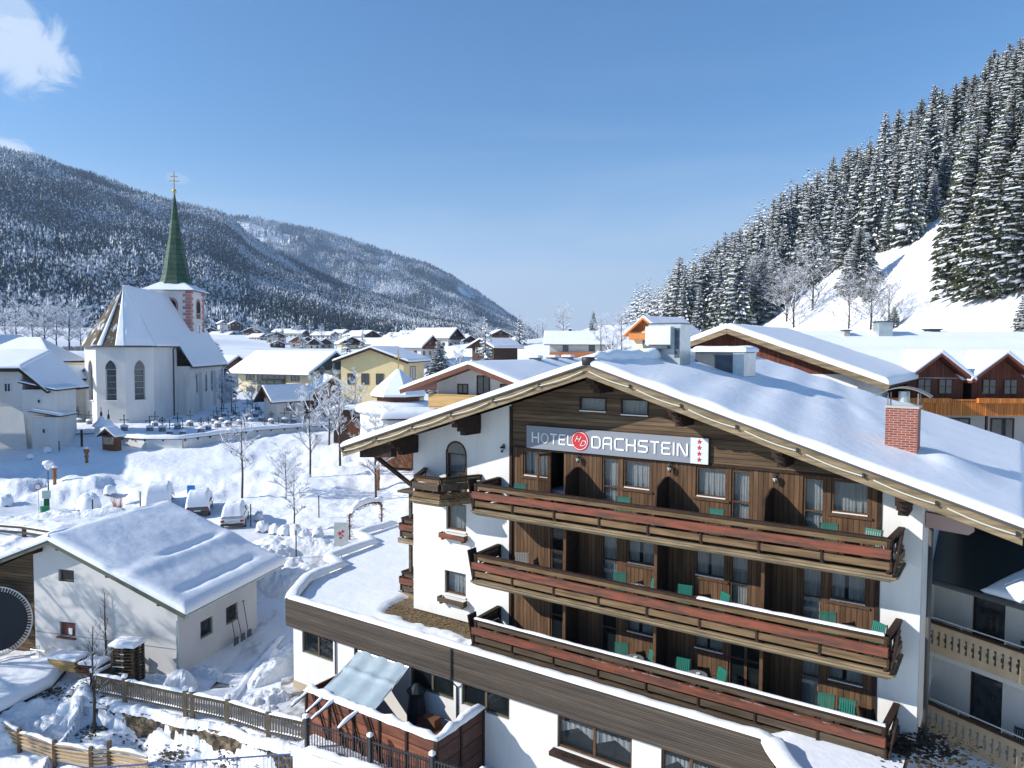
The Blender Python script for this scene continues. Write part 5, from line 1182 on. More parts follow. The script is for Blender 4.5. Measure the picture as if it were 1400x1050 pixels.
hipsnow(e1*.30+e2*.70,e2,A,.30,ro_,2); hipsnow(e2,e3,A,.4,ro_,3); hipsnow(e1*.86+e2*.14,e1*.70+e2*.30,A,.25,ro_,5,n=12)
z=ev+.12
snowpatch('snow',[(0,0,rgz),(ap+.55,-s_-.2,z),(ap+.55,7.6,z),(0,7.6,rgz)],.30,ro_,26,20,.3,.06,.4,snowroof)
m=MB(); ne=nw+.5; nz=nev+.1
for s in (-1,1):
    Aq=[(0,7.2,rgz),(s*ne,7.2,nz),(s*ne,25.5,nz),(0,25.5,rgz)]; m.add(Aq+[(a,b,c-.25) for a,b,c in Aq],[(0,1,2,3) if s>0 else (3,2,1,0),(0,4,5,1),(1,5,6,2),(2,6,7,3)])
nr=m.build('nave_roof',shingle,ch_)
snowpatch('snow',[(0,7.0,rgz+.03),(ne+.1,7.0,nz+.03),(ne+.1,25.6,nz+.03),(0,25.6,rgz+.03)],.30,nr,26,20,.3,.06,.3,snowroof)
snowpatch('snow',[(-ne-.1,7.0,nz+.03),(0,7.0,rgz+.03),(0,25.6,rgz+.03),(-ne-.1,25.6,nz+.03)],.30,nr,16,16,.3,.06,.3,snowroof)
m=MB(); 
for a,b in zip(oct_[1:5],oct_[2:5]): m.tube([(*a,ev+.02),(*b,ev+.02)],.09,6)
m.tube([(*oct_[1],ev+.02),(ap+.5,7.1,ev+.02)],.09,6); m.tube([(ne,7.2,nz-.1),(ne,25.4,nz-.1)],.09,6)
m.tube([(ap+.35,5.6,ev),(ap+.12,5.6,ev-.5),(ap+.12,5.6,-1)],.11,6); m.tube([(ne-.1,24,nz-.1),(nw+.15,23.6,nz-.6),(nw+.15,23.6,-1)],.11,6); m.tube([(ap+.4,7.0,ev),(ne,7.25,nz)],.10,6)
m.build('gutter',metald,ch_)
sc_=MB(); sc_.add([(-ap-3.9,-1.2,base),(-ap,-1.2,base),(-ap,-1.2,7.6),(-ap-3.9,-1.2,4.9),(-ap-3.9,9,base),(-ap,9,base),(-ap,9,7.6),(-ap-3.9,9,4.9)],[(0,1,2,3),(7,6,5,4),(4,0,3,7)])
sac=sc_.build('sacristy_wall',plasterold,ch_); win(ch_,Matrix.Translation((0,-1.22,0)),-ap-2.2,-ap-1.3,1.2,2.3,brk,0,.2,simple=True)
m=MB(); m.hexa([(-ap-4.3,-1.5,4.55),(-ap,-1.5,7.6),(-ap,9,7.6),(-ap-4.3,9,4.55),(-ap-4.3,-1.5,4.7),(-ap,-1.5,7.8),(-ap,9,7.8),(-ap-4.3,9,4.7)]); m.build('sacristy_roof',woodD,ch_)
snowpatch('sacristy_snow',[(-ap-4.3,-1.55,4.71),(-ap,-1.55,7.81),(-ap,9,7.81),(-ap-4.3,9,4.71)],.25,ch_,10,10,.25,.03,.5,snowroof)
# tower
t0x,t0y=-.5,15.5
tp=at(260,392,123.5)-CC; tx=tp.dot(Rr_); ty=tp.dot(E_); tw=6.9
zt=at(264,397,123.5).z-chz
m=MB(); m.box(tx-tw,tx,ty,ty+tw,base,zt); twr=m.build('tower_wall',plasterold,ch_)
pk=mat('quoin_pink',(.56,.29,.25),(.50,.25,.22),1.5,rough=.9,plank=('z',.52))
qm=[MB(),MB(),MB()]
for i in range(40):
    z=zt-.52*(i+1)
    if z<2: break
    l=1.25 if i%2 else .8; q=.8 if i%2 else 1.25
    qm[0].box(tx-tw-.04,tx-tw+l,ty-.05,ty-.002,z+.02,z+.5); qm[1].box(tx-l,tx+.05,ty-.05,ty-.002,z+.02,z+.5); qm[1].box(tx+.002,tx+.05,ty,ty+q,z+.02,z+.5); qm[2].box(tx+.002,tx+.05,ty+tw-q,ty+tw,z+.02,z+.5)
for q in qm: q.build('quoins',pk,ch_)
def archpanel(T,c,z0,z1,w_,off_,mm,name):
    g=MB(T=T); pl_=[(c-w_,z0),(c+w_,z0)]+[(c+w_*math.cos(a),z1+w_*math.sin(a)) for a in np.linspace(0,pi,11)]; g.prism(pl_,-off_,-off_+.05,axis='y'); return g.build(name,mm,ch_)
TF=Matrix.Translation((tx-tw,ty,0)); TR=Matrix.Translation((tx,ty,0))@Matrix.Rotation(pi/2,4,'Z')
for T,w1 in ((TF,1),(TR,1)):
    archpanel(T,tw*.55,zt-4.6,zt-2.3,1.12,.07,pk,'belfry_surround'); archpanel(T,tw*.55,zt-4.5,zt-2.35,.78,.10,room,'belfry_opening')
    g=MB(T=T); g.box(tw*.55-.8,tw*.55+.8,-.14,-.10,zt-3.75,zt-3.65); 
    for q in range(5): g.box(tw*.55-.7+q*.33,tw*.55-.66+q*.33,-.14,-.10,zt-4.5,zt-3.75)
    g.build('belfry_rail',metal,ch_)
g=MB(T=TR); g.prism([(tw*.55-1.25,zt-8.4),(tw*.55+1.25,zt-8.4),(tw*.55+1.25,zt-5.4),(tw*.55-1.25,zt-5.4)],-.08,-.03,axis='y'); g.build('clock_face',white,ch_)
g=MB(T=TR); g.beam((tw*.55,-.1,zt-6.9),(tw*.55+.3,-.1,zt-5.8),.1,.12); g.beam((tw*.55,-.1,zt-6.9),(tw*.55-.5,-.1,zt-7.4),.1,.12); 
for q in range(12): a=q*pi/6; g.box(tw*.55+1.05*math.cos(a)-.08,tw*.55+1.05*math.cos(a)+.08,-.1,-.081,zt-6.9+1.3*math.sin(a)-.08,zt-6.9+1.3*math.sin(a)+.08)
g.build('clock_hands',iron,ch_)
cxm,cym=tx-tw/2,ty+tw/2; e=tw/2+.7
m=MB(); m.hexa([(cxm-e,cym-e,zt-.05),(cxm+e,cym-e,zt-.05),(cxm+e,cym+e,zt-.05),(cxm-e,cym+e,zt-.05),(cxm-1.9,cym-1.9,zt+1.35),(cxm+1.9,cym-1.9,zt+1.35),(cxm+1.9,cym+1.9,zt+1.35),(cxm-1.9,cym+1.9,zt+1.35)]); tr=m.build('tower_roof',metald,ch_)
for a in range(4):
    T=Matrix.Translation((cxm,cym,0))@Matrix.Rotation(a*pi/2,4,'Z'); q=[T@Vector(v) for v in ((-e-.05,-e-.05,zt),(e+.05,-e-.05,zt),(1.9,-1.9,zt+1.35),(-1.9,-1.9,zt+1.35))]; snowpatch('snow',q,.14,tr,10,8,.2,.05,.8,snow)
spz=at(241,265,127).z-chz
gm_=mat('spire_copper_shingle',(.045,.105,.060),(.025,.06,.04),1.4,(1,1,.5),rough=.6,bump=.5,bscale=5,dist=.04,plank=('z',.85))
MB().lathe([(2.75,zt+1.2),(2.55,zt+1.6),(2.15,zt+2.8),(1.05,zt+9),(.10,spz)],cxm,cym,8,0,pi/8).build('spire',gm_,ch_)
gd=mat('gilded_metal',(.55,.36,.13),rough=.35,metal=.7)
m=MB(); m.lathe([(.01,spz-.2),(.3,spz+.1),(.38,spz+.35),(.25,spz+.62),(.01,spz+.75)],cxm,cym,10); m.box(cxm-.06,cxm+.06,cym-.06,cym+.06,spz+.7,spz+3.6); 
for zc,l in ((2.0,.75),(2.75,.5)): m.box(cxm-l,cxm+l,cym-.05,cym+.05,spz+zc,spz+zc+.12); m.lathe([(.01,spz+zc-.06),(.12,spz+zc+.06),(.01,spz+zc+.18)],cxm-l,cym,6); m.lathe([(.01,spz+zc-.06),(.12,spz+zc+.06),(.01,spz+zc+.18)],cxm+l,cym,6)
m.build('spire_cross',gd,ch_)
# ================================================================ PRESBYTERY
pr_=thing('presbytery','white rectory with sloping buttress wall and stepped lean-to roofs left of the church','building',(at(33,615,86).x,86,-12.3),R(6))
zz=lambda y,Y=86:-(y-475.3)/FPX*Y+12.3
m=MB(); m.box(-9,0,0,9,-2,9.4); m.hexa([(-9,-1.6,-2),(1.35,-1.6,-2),(0,0,-2),(-9,0,-2),(-9,-.02,5.2),(.0,-.02,5.2),(0,0,5.2),(-9,0,5.2)]) ; m.box(0,3.6,-.2,5,-2,7.2); m.box(1.6,4.35,-1.3,2.5,-2,4.1); m.build('wall',plasterold,pr_)
wg=MB(); wg.box(-14,-3.2,-14.5,-1.7,-3,7.4); wg.build('added_wing_wall',plasterold,pr_); snowpatch('added_wing_roof',[(-14,-15,7.4),(-2.8,-15,7.4),(-2.8,-1.2,7.4),(-14,-1.2,7.4)],3.6,pr_,16,16,5.0,.1,.3,snowroof,p=2)  # unseen wing added to cast the rounded shadow on the slope below the church
m=MB(); A=[(-9,-.9,9.6),(.7,-.9,9.6),(3.1,-.9,6.9),(3.1,9.5,6.9),(.7,9.5,9.6),(-9,9.5,9.6)]; m.add(A[:2]+[A[4],A[5]],[(0,1,2,3)]); m.hexa([(.0,-.9,9.4),(3.1,-.9,6.8),(3.1,9.5,6.8),(0,9.5,9.4),(0,-.9,9.7),(3.2,-.9,7.0),(3.2,9.5,7.0),(0,9.5,9.7)]); m.box(-9,.1,-.95,9.5,9.3,9.62); ro=m.build('roof',woodD,pr_)
snowpatch('snow',[(-9,-.95,9.64),(.4,-.95,9.72),(.0,7,11.6),(-9,7,11.6)],.35,ro,14,12,.4,.04,.5,snowroof); snowpatch('snow',[(.2,-.95,9.72),(3.2,-.95,7.05),(3.2,9.5,7.05),(0,7,11.6)],.12,ro,8,8,.3,.04,.5,snowroof)
m=MB(); m.hexa([(-.2,-.6,8.0),(4.1,-.9,7.05),(4.1,5,7.05),(-.2,5,8.0),(-.2,-.6,8.15),(4.1,-.9,7.2),(4.1,5,7.2),(-.2,5,8.15)]); ro=m.build('roof',woodD,pr_); snowpatch('snow',[(-.2,-.65,8.16),(4.15,-.95,7.21),(4.15,5,7.21),(-.2,5,8.16)],.18,ro,8,8,.2,.04,.5,snow)
m=MB(); m.hexa([(1.4,-1.6,4.75),(4.8,-1.6,4.1),(4.8,2.5,4.1),(1.4,2.5,4.75),(1.4,-1.6,4.87),(4.8,-1.6,4.22),(4.8,2.5,4.22),(1.4,2.5,4.87)]); ro=m.build('roof',woodD,pr_); snowpatch('snow',[(1.35,-1.65,4.88),(4.85,-1.65,4.23),(4.85,2.5,4.23),(1.35,2.5,4.88)],.16,ro,8,8,.2,.03,.5,snow)
win(pr_,Matrix.Translation((0,-.03,0)),-2.0,-1.2,6.9,8.0,white,0,.1,simple=True,mull=1); win(pr_,Matrix.Translation((0,-.23,0)),1.7,2.1,5.6,6.1,white,0,.06,simple=True); win(pr_,Matrix.Translation((0,-1.33,0)),2.7,3.1,2.2,2.8,white,0,.06,simple=True)
cm_=thing('cream_house','cream house with a tall pyramid snow roof behind the white rectory','house',(at(45,560,103).x,103,-11),R(-4))
m=MB(); m.box(-9,4.6,0,9,-1,8.6); m.build('wall',plastercream if 0 else cr,cm_); 
m=MB(); m.box(-9.6,4.0,-.8,9.5,8.6,8.85); m.hexa([(3.0,-1.0,8.4),(6.6,-1.0,6.1),(6.6,9.5,6.1),(3.0,9.5,8.4),(3.0,-1.0,8.8),(6.8,-1.0,6.4),(6.8,9.5,6.4),(3.0,9.5,8.8)]); ro=m.build('roof',woodD,cm_)
snowpatch('snow',[(-9.6,-.85,8.86),(3.9,-.85,8.86),(-1.5,4,12.0),(-4.5,4,12.0)],.35,ro,12,12,.4,.05,.5,snowroof); snowpatch('snow',[(3.6,-.9,8.86),(6.8,-1.0,6.42),(6.8,9.5,6.42),(-1.5,4,12.0)],.25,ro,10,10,.3,.05,.5,snowroof)
win(cm_,Matrix.Translation((0,-.03,0)),-1.1,.2,5.7,7.9,mat('frame_pink',(.60,.30,.24),rough=.8),0,.2,simple=True)
house('white_cottage','white cottage roof peeking out at the left edge above the rectory','house',-20,500,150,10,10,6,3,0,wp,wp,zb=-7)
# ================================================================ CHURCHYARD WALL, GATE, SHRINE
def walls(name,label,pts,zt,hgt,th,seed,T=.35,m=None,snow_w=None):
    P=[Vector((*p,0)) for p in pts]; r=thing(name,label,'wall',(P[0].x,P[0].y,hg(P[0].x,P[0].y)))
    o=r.location; mb=MB(o); md=MB(o)
    for a,b in zip(P,P[1:]):
        za,zb=zt(a),zt(b); d=(b-a).normalized(); n=Vector((d.y,-d.x,0))*th/2
        V=lambda p,s,z:p+n*s+Vector((0,0,z))
        mb.hexa([V(a,1,za-hgt-1),V(b,1,zb-hgt-1),V(b,-1,zb-hgt-1),V(a,-1,za-hgt-1),V(a,1,za),V(b,1,zb),V(b,-1,zb),V(a,-1,za)])
        md.hexa([V(a,1.5,za),V(b,1.5,zb),V(b,-1.5,zb),V(a,-1.5,za),V(a,1.5,za+.08),V(b,1.5,zb+.08),V(b,-1.5,zb+.08),V(a,-1.5,za+.08)])
        k=int((b-a).length/1.7)
        for i in range(k): p=a.lerp(b,i/k)+Vector((0,0,za+(zb-za)*i/k)); md.beam(p+n*1.4,p+n*1.9-Vector((0,0,.16)),.12,.16)
    mb.build('wall',m or plasterold,r); md.build('coping',dk,r)
    zf=lambda x,y:float(np.interp((Vector((x,y,0))-P[0]).length,[0]+list(np.cumsum([(b-a).length for a,b in zip(P,P[1:])])),[zt(p)+.08 for p in P]))
    ribbon('snow',[(p.x,p.y) for p in P],snow_w or th*1.9,zf,T,r,o,seed,.5)
    return r
pt=lambda x,y,z:tuple(gz(x,y,z)[:2])
zc=lambda p:-10.75
walls('churchyard_wall','long curved churchyard wall under thick snow below the church',[pt(157,598,-10.9),pt(200,601,-10.9),pt(250,600,-10.8),pt(300,593,-10.75),pt(350,587,-10.7),pt(405,582,-10.6),pt(470,578,-10.6),pt(560,568,-10.5),pt(600,560,-10.4)],lambda p:-10.85,1.0,.5,1,.45)
walls('churchyard_wall','short churchyard wall between the rectory and the gate pillars',[pt(84,594,-10.9),pt(138,592,-10.9)],lambda p:-10.9,1.1,.5,2,.4)
for x,y,lb in ((139,583,'left snow-capped gate pillar at the churchyard entrance'),(149,588,'right snow-capped gate pillar at the churchyard entrance')):
    p=gz(x,y+12,-11.0); r=thing('gate_pillar',lb,'pillar',(p.x,p.y,-11.6),0,'churchyard gate pillars')
    MB().box(-.55,.55,-.55,.55,-.5,1.7).build('shaft',plasterold,r); MB().lathe([(1.0,1.7),(1.02,1.85),(.55,2.35),(.12,3.0),(.0,3.05)],n=12,a0=.3).build('snow_cap',snow,r,smooth=True); MB().lathe([(.14,2.9),(.16,3.3),(.05,3.6),(.04,4.1)],n=6).build('finial',iron,r)
p=gz(149,617,-12.0); r=thing('wayside_shrine','small wooden roofed notice shrine at the end of the churchyard wall','shrine',(p.x,p.y,-12.1),R(-15))
MB().box(-.9,.9,0,.9,0,1.9).build('cabinet',mb_,r); MB().box(-.7,.7,-.06,-.01,.9,1.7).build('notice_board',mat('paper_brown',(.32,.17,.10),(.5,.4,.3),5,rough=.8),r)
m=MB(); m.prism([(-1.3,1.75),(0,2.75),(1.3,1.75),(0,2.55)],-.5,1.2,axis='y'); m.build('roof',dk,r); snowpatch('snow',[(-1.35,-.5,1.8),(0,-.5,2.78),(0,1.2,2.78),(-1.35,1.2,1.8)],.2,r,6,6,.2,.03,1,snow); snowpatch('snow',[(0,-.5,2.78),(1.35,-.5,1.8),(1.35,1.2,1.8),(0,1.2,2.78)],.2,r,6,6,.2,.03,1,snow)
# graves
rs=random.Random(12)
def grave(kind):
    r=thing('grave_cross','iron grave cross standing in snow in the churchyard','cross',(0,0,0),0,'grave crosses in the churchyard')
    m=MB(); m.box(-.035,.035,-.035,.035,0,1.55)
    m.box(-.42,.42,-.03,.03,1.05,1.12)
    if kind: 
        for i in range(12): a,b=i*pi/6,(i+1)*pi/6; m.beam((.34*math.cos(a),0,1.08+.34*math.sin(a)),(.34*math.cos(b),0,1.08+.34*math.sin(b)),.04,.04)
        for i in range(4): a=i*pi/2+pi/4; m.beam((0,0,1.08),(.34*math.cos(a),0,1.08+.34*math.sin(a)),.03,.03)
    else:
        for s in (-1,1): m.lathe([(0,.98),(.1,1.08),(0,1.18)],s*.45,0,6)
        m.lathe([(0,1.5),(.1,1.6),(0,1.7)],0,0,6)
    m.build('cross',iron,r)
    MB().lathe([(.34,-.2),(.30,.28),(.22,.36),(.0,.38)],0,0,9,sx=1.2).build('base_stone',mat('gravestone_dark',(.10,.10,.11),(.25,.25,.26),3,rough=.6),r)
    MB().lathe([(.38,.34),(.36,.46),(.2,.58),(0,.62)],0,0,9,sx=1.2).build('snow_cap',snow,r,smooth=True)
    return r
gp=[grave(0),grave(1)]
spots=[(91,578),(108,578),(122,580),(170,588),(205,588),(222,588),(232,590),(243,586),(260,583),(212,583),(285,586),(292,580),(298,584),(303,577),(312,582),(319,575),(327,580),(335,572),(343,577),(350,570),(357,575),(306,570),(322,568),(338,566),(352,563),(371,578),(389,576),(402,575),(414,571),(426,572),(275,589),(250,590),(296,574),(316,588),(334,586),(362,583),(381,583),(398,580)]
for i,(x,y) in enumerate(spots):
    p=gz(x,y,-10.7); place(gp[0] if i%5 else gp[1],(p.x,p.y,hg(p.x,p.y)+.1),rs.uniform(-.3,.3),rs.uniform(.9,1.25))
# far graves on the slope behind the rectory
def gstone():
    r=thing('gravestone','small dark gravestone on the snowy cemetery slope behind the rectory','gravestone',(0,0,0),0,'gravestones on the cemetery slope'); MB().prism([(-.5,-.3),(.5,-.3),(.5,1.0),(.3,1.3),(0,1.4),(-.3,1.3),(-.5,1.0)],0,.3,axis='y').build('slab',mat('gravestone_dark',(.1,.1,.11)),r); MB().box(-.6,.6,-.2,.5,-.4,0).build('plinth',mat('gravestone_dark',(.1,.1,.11)),r); return r
gs=gstone()
for x,y in [(66,485),(72,486),(76,485),(87,484),(92,484),(98,486),(103,485),(107,486),(110,485),(100,492),(104,497),(110,499),(112,484),(95,499),(88,503)]:
    Y=230 if y<488 else 200; p=at(x,y,Y); place(gs,(p.x,p.y,hg(p.x,p.y)),rs.uniform(-.3,.3),1.0)
# ================================================================ CHAPEL GROUP
ch2=thing('chapel','round white chapel with pyramid snow roof and golden cross before the yellow house','chapel',(at(545,560,88).x,88,-11.2),0)
m=MB(); m.lathe([(4.6,-1),(4.6,3.6)],0,0,14); m.build('wall',plaster,ch2); m=MB(); m.lathe([(2.6,4.0),(2.6,5.5)],0,0,8,a0=.4); m.build('drum',mb_,ch2)
MB().lathe([(5.0,3.6),(5.1,3.9),(4.9,4.4),(3.6,4.75),(2.5,4.85),(.0,4.9)],0,0,22).build('ring_snow',snow,ch2,smooth=True)
MB().lathe([(3.3,5.45),(3.4,5.7),(2.9,6.35),(1.5,7.5),(.35,8.5),(0,8.65)],0,0,8,a0=.4).build('roof_snow',snowroof,ch2,smooth=False); MB().lathe([(3.2,5.3),(3.25,5.44)],0,0,8,a0=.4).build('roof',dk,ch2)
m=MB(); m.box(-.06,.06,-.06,.06,8.5,11.0); m.box(-.45,.45,-.05,.05,9.9,10.05); m.build('cross',gd,ch2)
h2=thing('round_hut','small white hut with a thick cushion of snow in front of the chapel','hut',(at(562,570,80).x,80,-11),R(8))
MB().box(-3,3,0,4,-.6,3.1).build('wall',plaster,h2); win(h2,Matrix.Translation((0,-.02,0)),.7,1.4,1.4,2.1,woodD,0,.1,simple=True); MB().box(-3.2,3.2,-.2,4.2,3.101,3.25).build('roof',dk,h2)
snowpatch('snow',[(-3.25,-.25,3.26),(3.25,-.25,3.26),(3.25,4.25,3.26),(-3.25,4.25,3.26)],1.05,h2,12,12,1.3,.04,.6,snow)
h3=thing('shed','low shed roof with orange side under snow below the chapel','shed',(at(598,575,72).x,72,-10.2),R(-20)); MB().box(-2.5,2.5,0,3,-1,2.0).build('wall',og,h3); snowpatch('roof_snow',[(-3,-.5,2.0),(3,-.5,2.0),(1.5,3,3.6),(-1.5,3,3.6)],.3,h3,8,8,.4,.04,.6,snow)
h4=thing('shed','dark wooden lean-to with a flat snow layer left of the chapel','shed',(at(487,570,92).x,92,-11.2),R(4)); MB().box(-2.8,2.8,0,3,-1,3.4).build('wall',dk,h4); snowpatch('roof_snow',[(-3.1,-.3,3.4),(3.1,-.3,3.4),(3.1,3.3,3.5),(-3.1,3.3,3.5)],.35,h4,8,8,.4,.04,.6,snow); MB().box(-1,1,-.03,-.001,0,2.2).build('door',mb_,h4)
h5=thing('shed','small shed with red brown front wall and slanting snow roof below the chapel','shed',(at(540,574,76).x,76,-11.4),R(-25)); MB().box(-2.6,2.6,0,3,-1,1.6).build('wall',mb_,h5); snowpatch('roof_snow',[(-3,-.4,2.7),(3,-.4,1.5),(3,3,1.6),(-3,3,2.8)],.28,h5,8,8,.3,.04,.6,snow); MB().box(-1.2,.2,-.03,-.001,0,1.3).build('door',dk,h5)
# ================================================================ VILLAGE IN THE DISTANCE
VL=[(288,462,560,11,12,3.6,2.4,20,dk,dk,'dark timber chalet high at the left end of the village beside the church tower'),
(318,466,540,9,17,3.0,1.9,72,mb_,mb_,'long low brown wooden farmhouse below the forest edge at the left'),
(345,466,545,14,13,5.2,2.9,12,wp,mb_,'large white chalet with brown gable right of the long wooden farmhouse'),
(322,447,650,8,8,3,2.2,30,dk,dk,'small dark chalet at the forest edge above the long wooden farmhouse'),
(306,446,680,7,7,3,2,40,wp,dk,'tiny white cottage at the forest edge behind the church tower'),
(378,470,480,12,11,4.8,2.4,18,wp,mb_,'white chalet with red brown gable in the middle of the left village row'),
(361,470,500,8,10,3.2,1.8,60,wp,dk,'low white annex chalet left of the red brown gable'),
(380,478,430,8,8,2.2,1.6,20,dk,dk,'low dark barn in the meadow below the white chalets'),
(398,459,620,10,14,3.4,2,75,wp,mb_,'white long house with wide snow roof near the forest edge'),
(407,479,430,8,9,4.2,2.6,10,wp,og,'chalet with bright orange gable at the edge of the meadow'),
(421,476,450,8,9,4.2,2.4,14,wp,mb_,'chalet with brown gable right behind the orange gabled one'),
(430,482,420,6.5,8,3.8,2.4,8,wp,dk,'narrow white chalet with dark gable right of the orange gabled one'),
(446,481,430,7,8,3.8,2.2,6,wp,mb_,'narrow chalet with brown gable at the right end of the meadow row'),
(417,463,600,11,15,4,2.2,78,wp,mb_,'long white house with three windows behind the orange gabled chalet'),
(434,463,600,10,9,4.2,3,8,mb_,mb_,'red brown gabled chalet above the orange gabled one'),
(457,466,560,11,16,3.6,2.2,70,wp,dk,'long grey white house with broad snow roof in the village centre'),
(474,460,640,9,12,3.6,2,60,wp,mb_,'white house with brown gable at the forest edge in the village centre'),
(481,484,330,9,10,3.6,2.3,24,cr,dk,'cream chalet with dark gable left above the yellow house'),
(508,476,400,11,15,6.8,2.4,52,wp,dk,'tall white apartment house left above the yellow house roof'),
(497,470,470,9,12,4.4,2,66,wp,dk,'white house behind the tall white apartment house'),
(540,478,360,11,15,2.6,2.4,76,wp,mb_,'broad snow roofed house behind the yellow house'),
(552,466,560,9,12,4,2,65,wp,dk,'dark windowed house near the forest behind the yellow house'),
(572,472,400,9,8,5,2.4,18,mb_,mb_,'red brown chalet sticking out between the broad snow roofs'),
(590,468,480,13,18,3.4,2.6,80,wp,dk,'wide snow roofed barn in the middle of the valley'),
(588,490,235,10,17,4.0,3.0,62,wp,mb_,'house with brown gable and long snow roof right of the yellow house'),
(622,482,290,11,16,4.6,3.2,66,wp,dk,'white house with dark gable right of the brown gabled one'),
(556,486,270,9,12,2.6,2.0,70,wp,dk,'low snow roofed house just behind the yellow house ridge'),
(600,462,640,10,20,3,2,80,dk,dk,'long dark barn near the foot of the far slope'),
(572,460,660,9,16,3,2,74,dk,dk,'dark farm building at the forest foot in the middle'),
(642,474,420,10,14,3.5,2.5,40,wp,dk,'white house with dark gable in the right part of the village'),
(660,488,180,7,9,2.6,1.6,-40,dk,mb_,'small gabled roof just above the brown chalet roof'),
(684,480,330,9,9,5.5,2.2,14,cr,mb_,'cream chalet with brown gable at the right end of the village'),
(714,478,400,8,8,4.2,2,20,wp,mb_,'small chalet between trees at the foot of the white hill'),
(520,462,700,9,10,3,2,30,wp,dk,'small snow roofed cottage right under the far forest'),
(640,466,600,10,12,3.4,2,70,wp,mb_,'snow roofed house far back in the right part of the valley')]
for i,(x,yb,Y,wd,dp,eh,rise,yaw,wm_,gm2,lb) in enumerate(VL):
    p=at(x,yb,Y); z=hg(p.x,p.y)
    ws=[]; n=max(2,int(wd/3.2))
    for k in range(n):
        xx=-wd/2+wd*(k+.5)/n; ws.append((xx-.55,xx+.55,1.0,2.3)); 
        if eh>4: ws.append((xx-.55,xx+.55,3.6,4.8))
    ws.append((-.6,.6,eh+.2,eh+1.2))
    side=1 if math.sin(R(yaw))>.1 else 0
    sw=[(-1,dp*(k+.5)/4-.6,dp*(k+.5)/4+.6,1.1,2.4) for k in range(4)] if side else []
    zt_=max(z,p.z)
    house('chalet',lb,'house',x,yb,Y,wd,dp,eh,rise,R(yaw),wm_,gm2,dk,1.2,1.2,.45,zb=min(zt_,p.z+1.5),wins=ws,swin=sw,wm=dk if wm_ is wp else white,balc=[(0,-wd*.42,wd*.42,eh-.9,gm2)] if eh>3.4 else None,group='chalets of the distant village',chim=[(0,dp*.6,.9,1.0,brk)] if i%2 else ())
# ================================================================ GARAGE
GY=math.atan2(-.25,.968); GP=Vector((-16.5,36,-16.3)); GM=Matrix.Translation(GP)@Matrix.Rotation(GY,4,'Z'); GI=GM.inverted()
def ghit(x,y,axis,val):   # photo pixel -> garage frame on plane axis=val
    o=GI@Vector((0,0,0)); d=(GI.to_3x3()@ray(x,y)); t=(val-o[axis])/d[axis]; return o+d*t
ga=thing('garage','white plastered outbuilding with a wide snow covered roof in the left foreground','garage',GP,GY)
rzg=lambda x:6.45-.385*abs(x+7)
hg1=[]
for (a,b),(c,d) in (((80,780),(101,794)),((82,852),(103,869))):
    p=ghit(a,d,1,0);q=ghit(c,b,1,0); hg1.append((p.x,q.x,min(p.z,q.z),max(p.z,q.z)))
m=MB(); wallholes(m,-8.75,0,-1,3.6,[hg1[1]],.28) if hg1[1][3]<3.6 else None
up=hg1[0]
wallholes(m,-8.75,0,3.6,3.61,[])
m2=MB(); 
zl=rzg(-8.75)-.15
m.add([(-8.75,0,3.61),(up[0],0,3.61),(up[0],0,rzg(up[0])-.15),(-7,0,6.3),(-8.75,0,zl)] if up[0]>-7 else [(-8.75,0,3.61),(up[0],0,3.61),(up[0],0,rzg(up[0])-.15),(-8.75,0,zl)],[(0,1,2,3,4)] if up[0]>-7 else [(0,1,2,3)])
if up[0]<-7<up[1]: m.add([(up[0],0,up[3]),(up[1],0,up[3]),(up[1],0,rzg(up[1])-.15),(-7,0,6.3),(up[0],0,rzg(up[0])-.15)],[(0,1,2,3,4)])
else: m.add([(up[0],0,up[3]),(up[1],0,up[3]),(up[1],0,rzg(up[1])-.15),(up[0],0,rzg(up[0])-.15)],[(0,1,2,3)])
if up[2]>3.61: m.add([(up[0],0,3.61),(up[1],0,3.61),(up[1],0,up[2]),(up[0],0,up[2])],[(0,1,2,3)])
if up[1]<-7: m.add([(up[1],0,3.61),(0,0,3.61),(0,0,rzg(0)-.15),(-7,0,6.3),(up[1],0,rzg(up[1])-.15)],[(0,1,2,3,4)])
else: m.add([(up[1],0,3.61),(0,0,3.61),(0,0,rzg(0)-.15),(up[1],0,rzg(up[1])-.15)],[(0,1,2,3)])
m.add([(up[0],0,max(3.61,up[2])),(up[0],.28,max(3.61,up[2])),(up[0],.28,up[3]),(up[0],0,up[3])],[(0,1,2,3)])
sd=[]
for (a,b),(c,d) in (((274,843),(291,873)),((309,824),(325,854))):
    p=ghit(a,(b+d)/2,0,0);q=ghit(c,(b+d)/2,0,0); zt_=ghit((a+c)/2,b+3,0,0).z; zb_=ghit((a+c)/2,d-3,0,0).z; sd.append((p.y,q.y,zb_,zt_))
TG=Matrix.Rotation(pi/2,4,'Z')
ms=MB(T=TG); wallholes(ms,0,6.7,-1,3.6,sd,.25); b=len(m.v); m.v+=ms.v; m.f+=[[i+b for i in f] for f in ms.f]; m.m+=ms.m
m.add([(0,6.7,-1),(-8.75,6.7,-1),(-8.75,6.7,zl),(-7,6.7,6.3),(0,6.7,3.6)],[(0,1,2,3,4)])
gplas=mat('plaster_garage',(.62,.61,.585),(.52,.51,.50),.35,(1,1,1),.3,.7,rough=.9,bump=.2,bscale=6,dist=.02)
m.build('wall',gplas,ga)
fg=mat('frame_brown_grey',(.16,.12,.09),rough=.6)
win(ga,Matrix(),*up,fg,depth=.16,fwid=.07,cur=False); 
for h in sd: win(ga,TG,*h,fg,depth=.14,fwid=.07,cur=False)
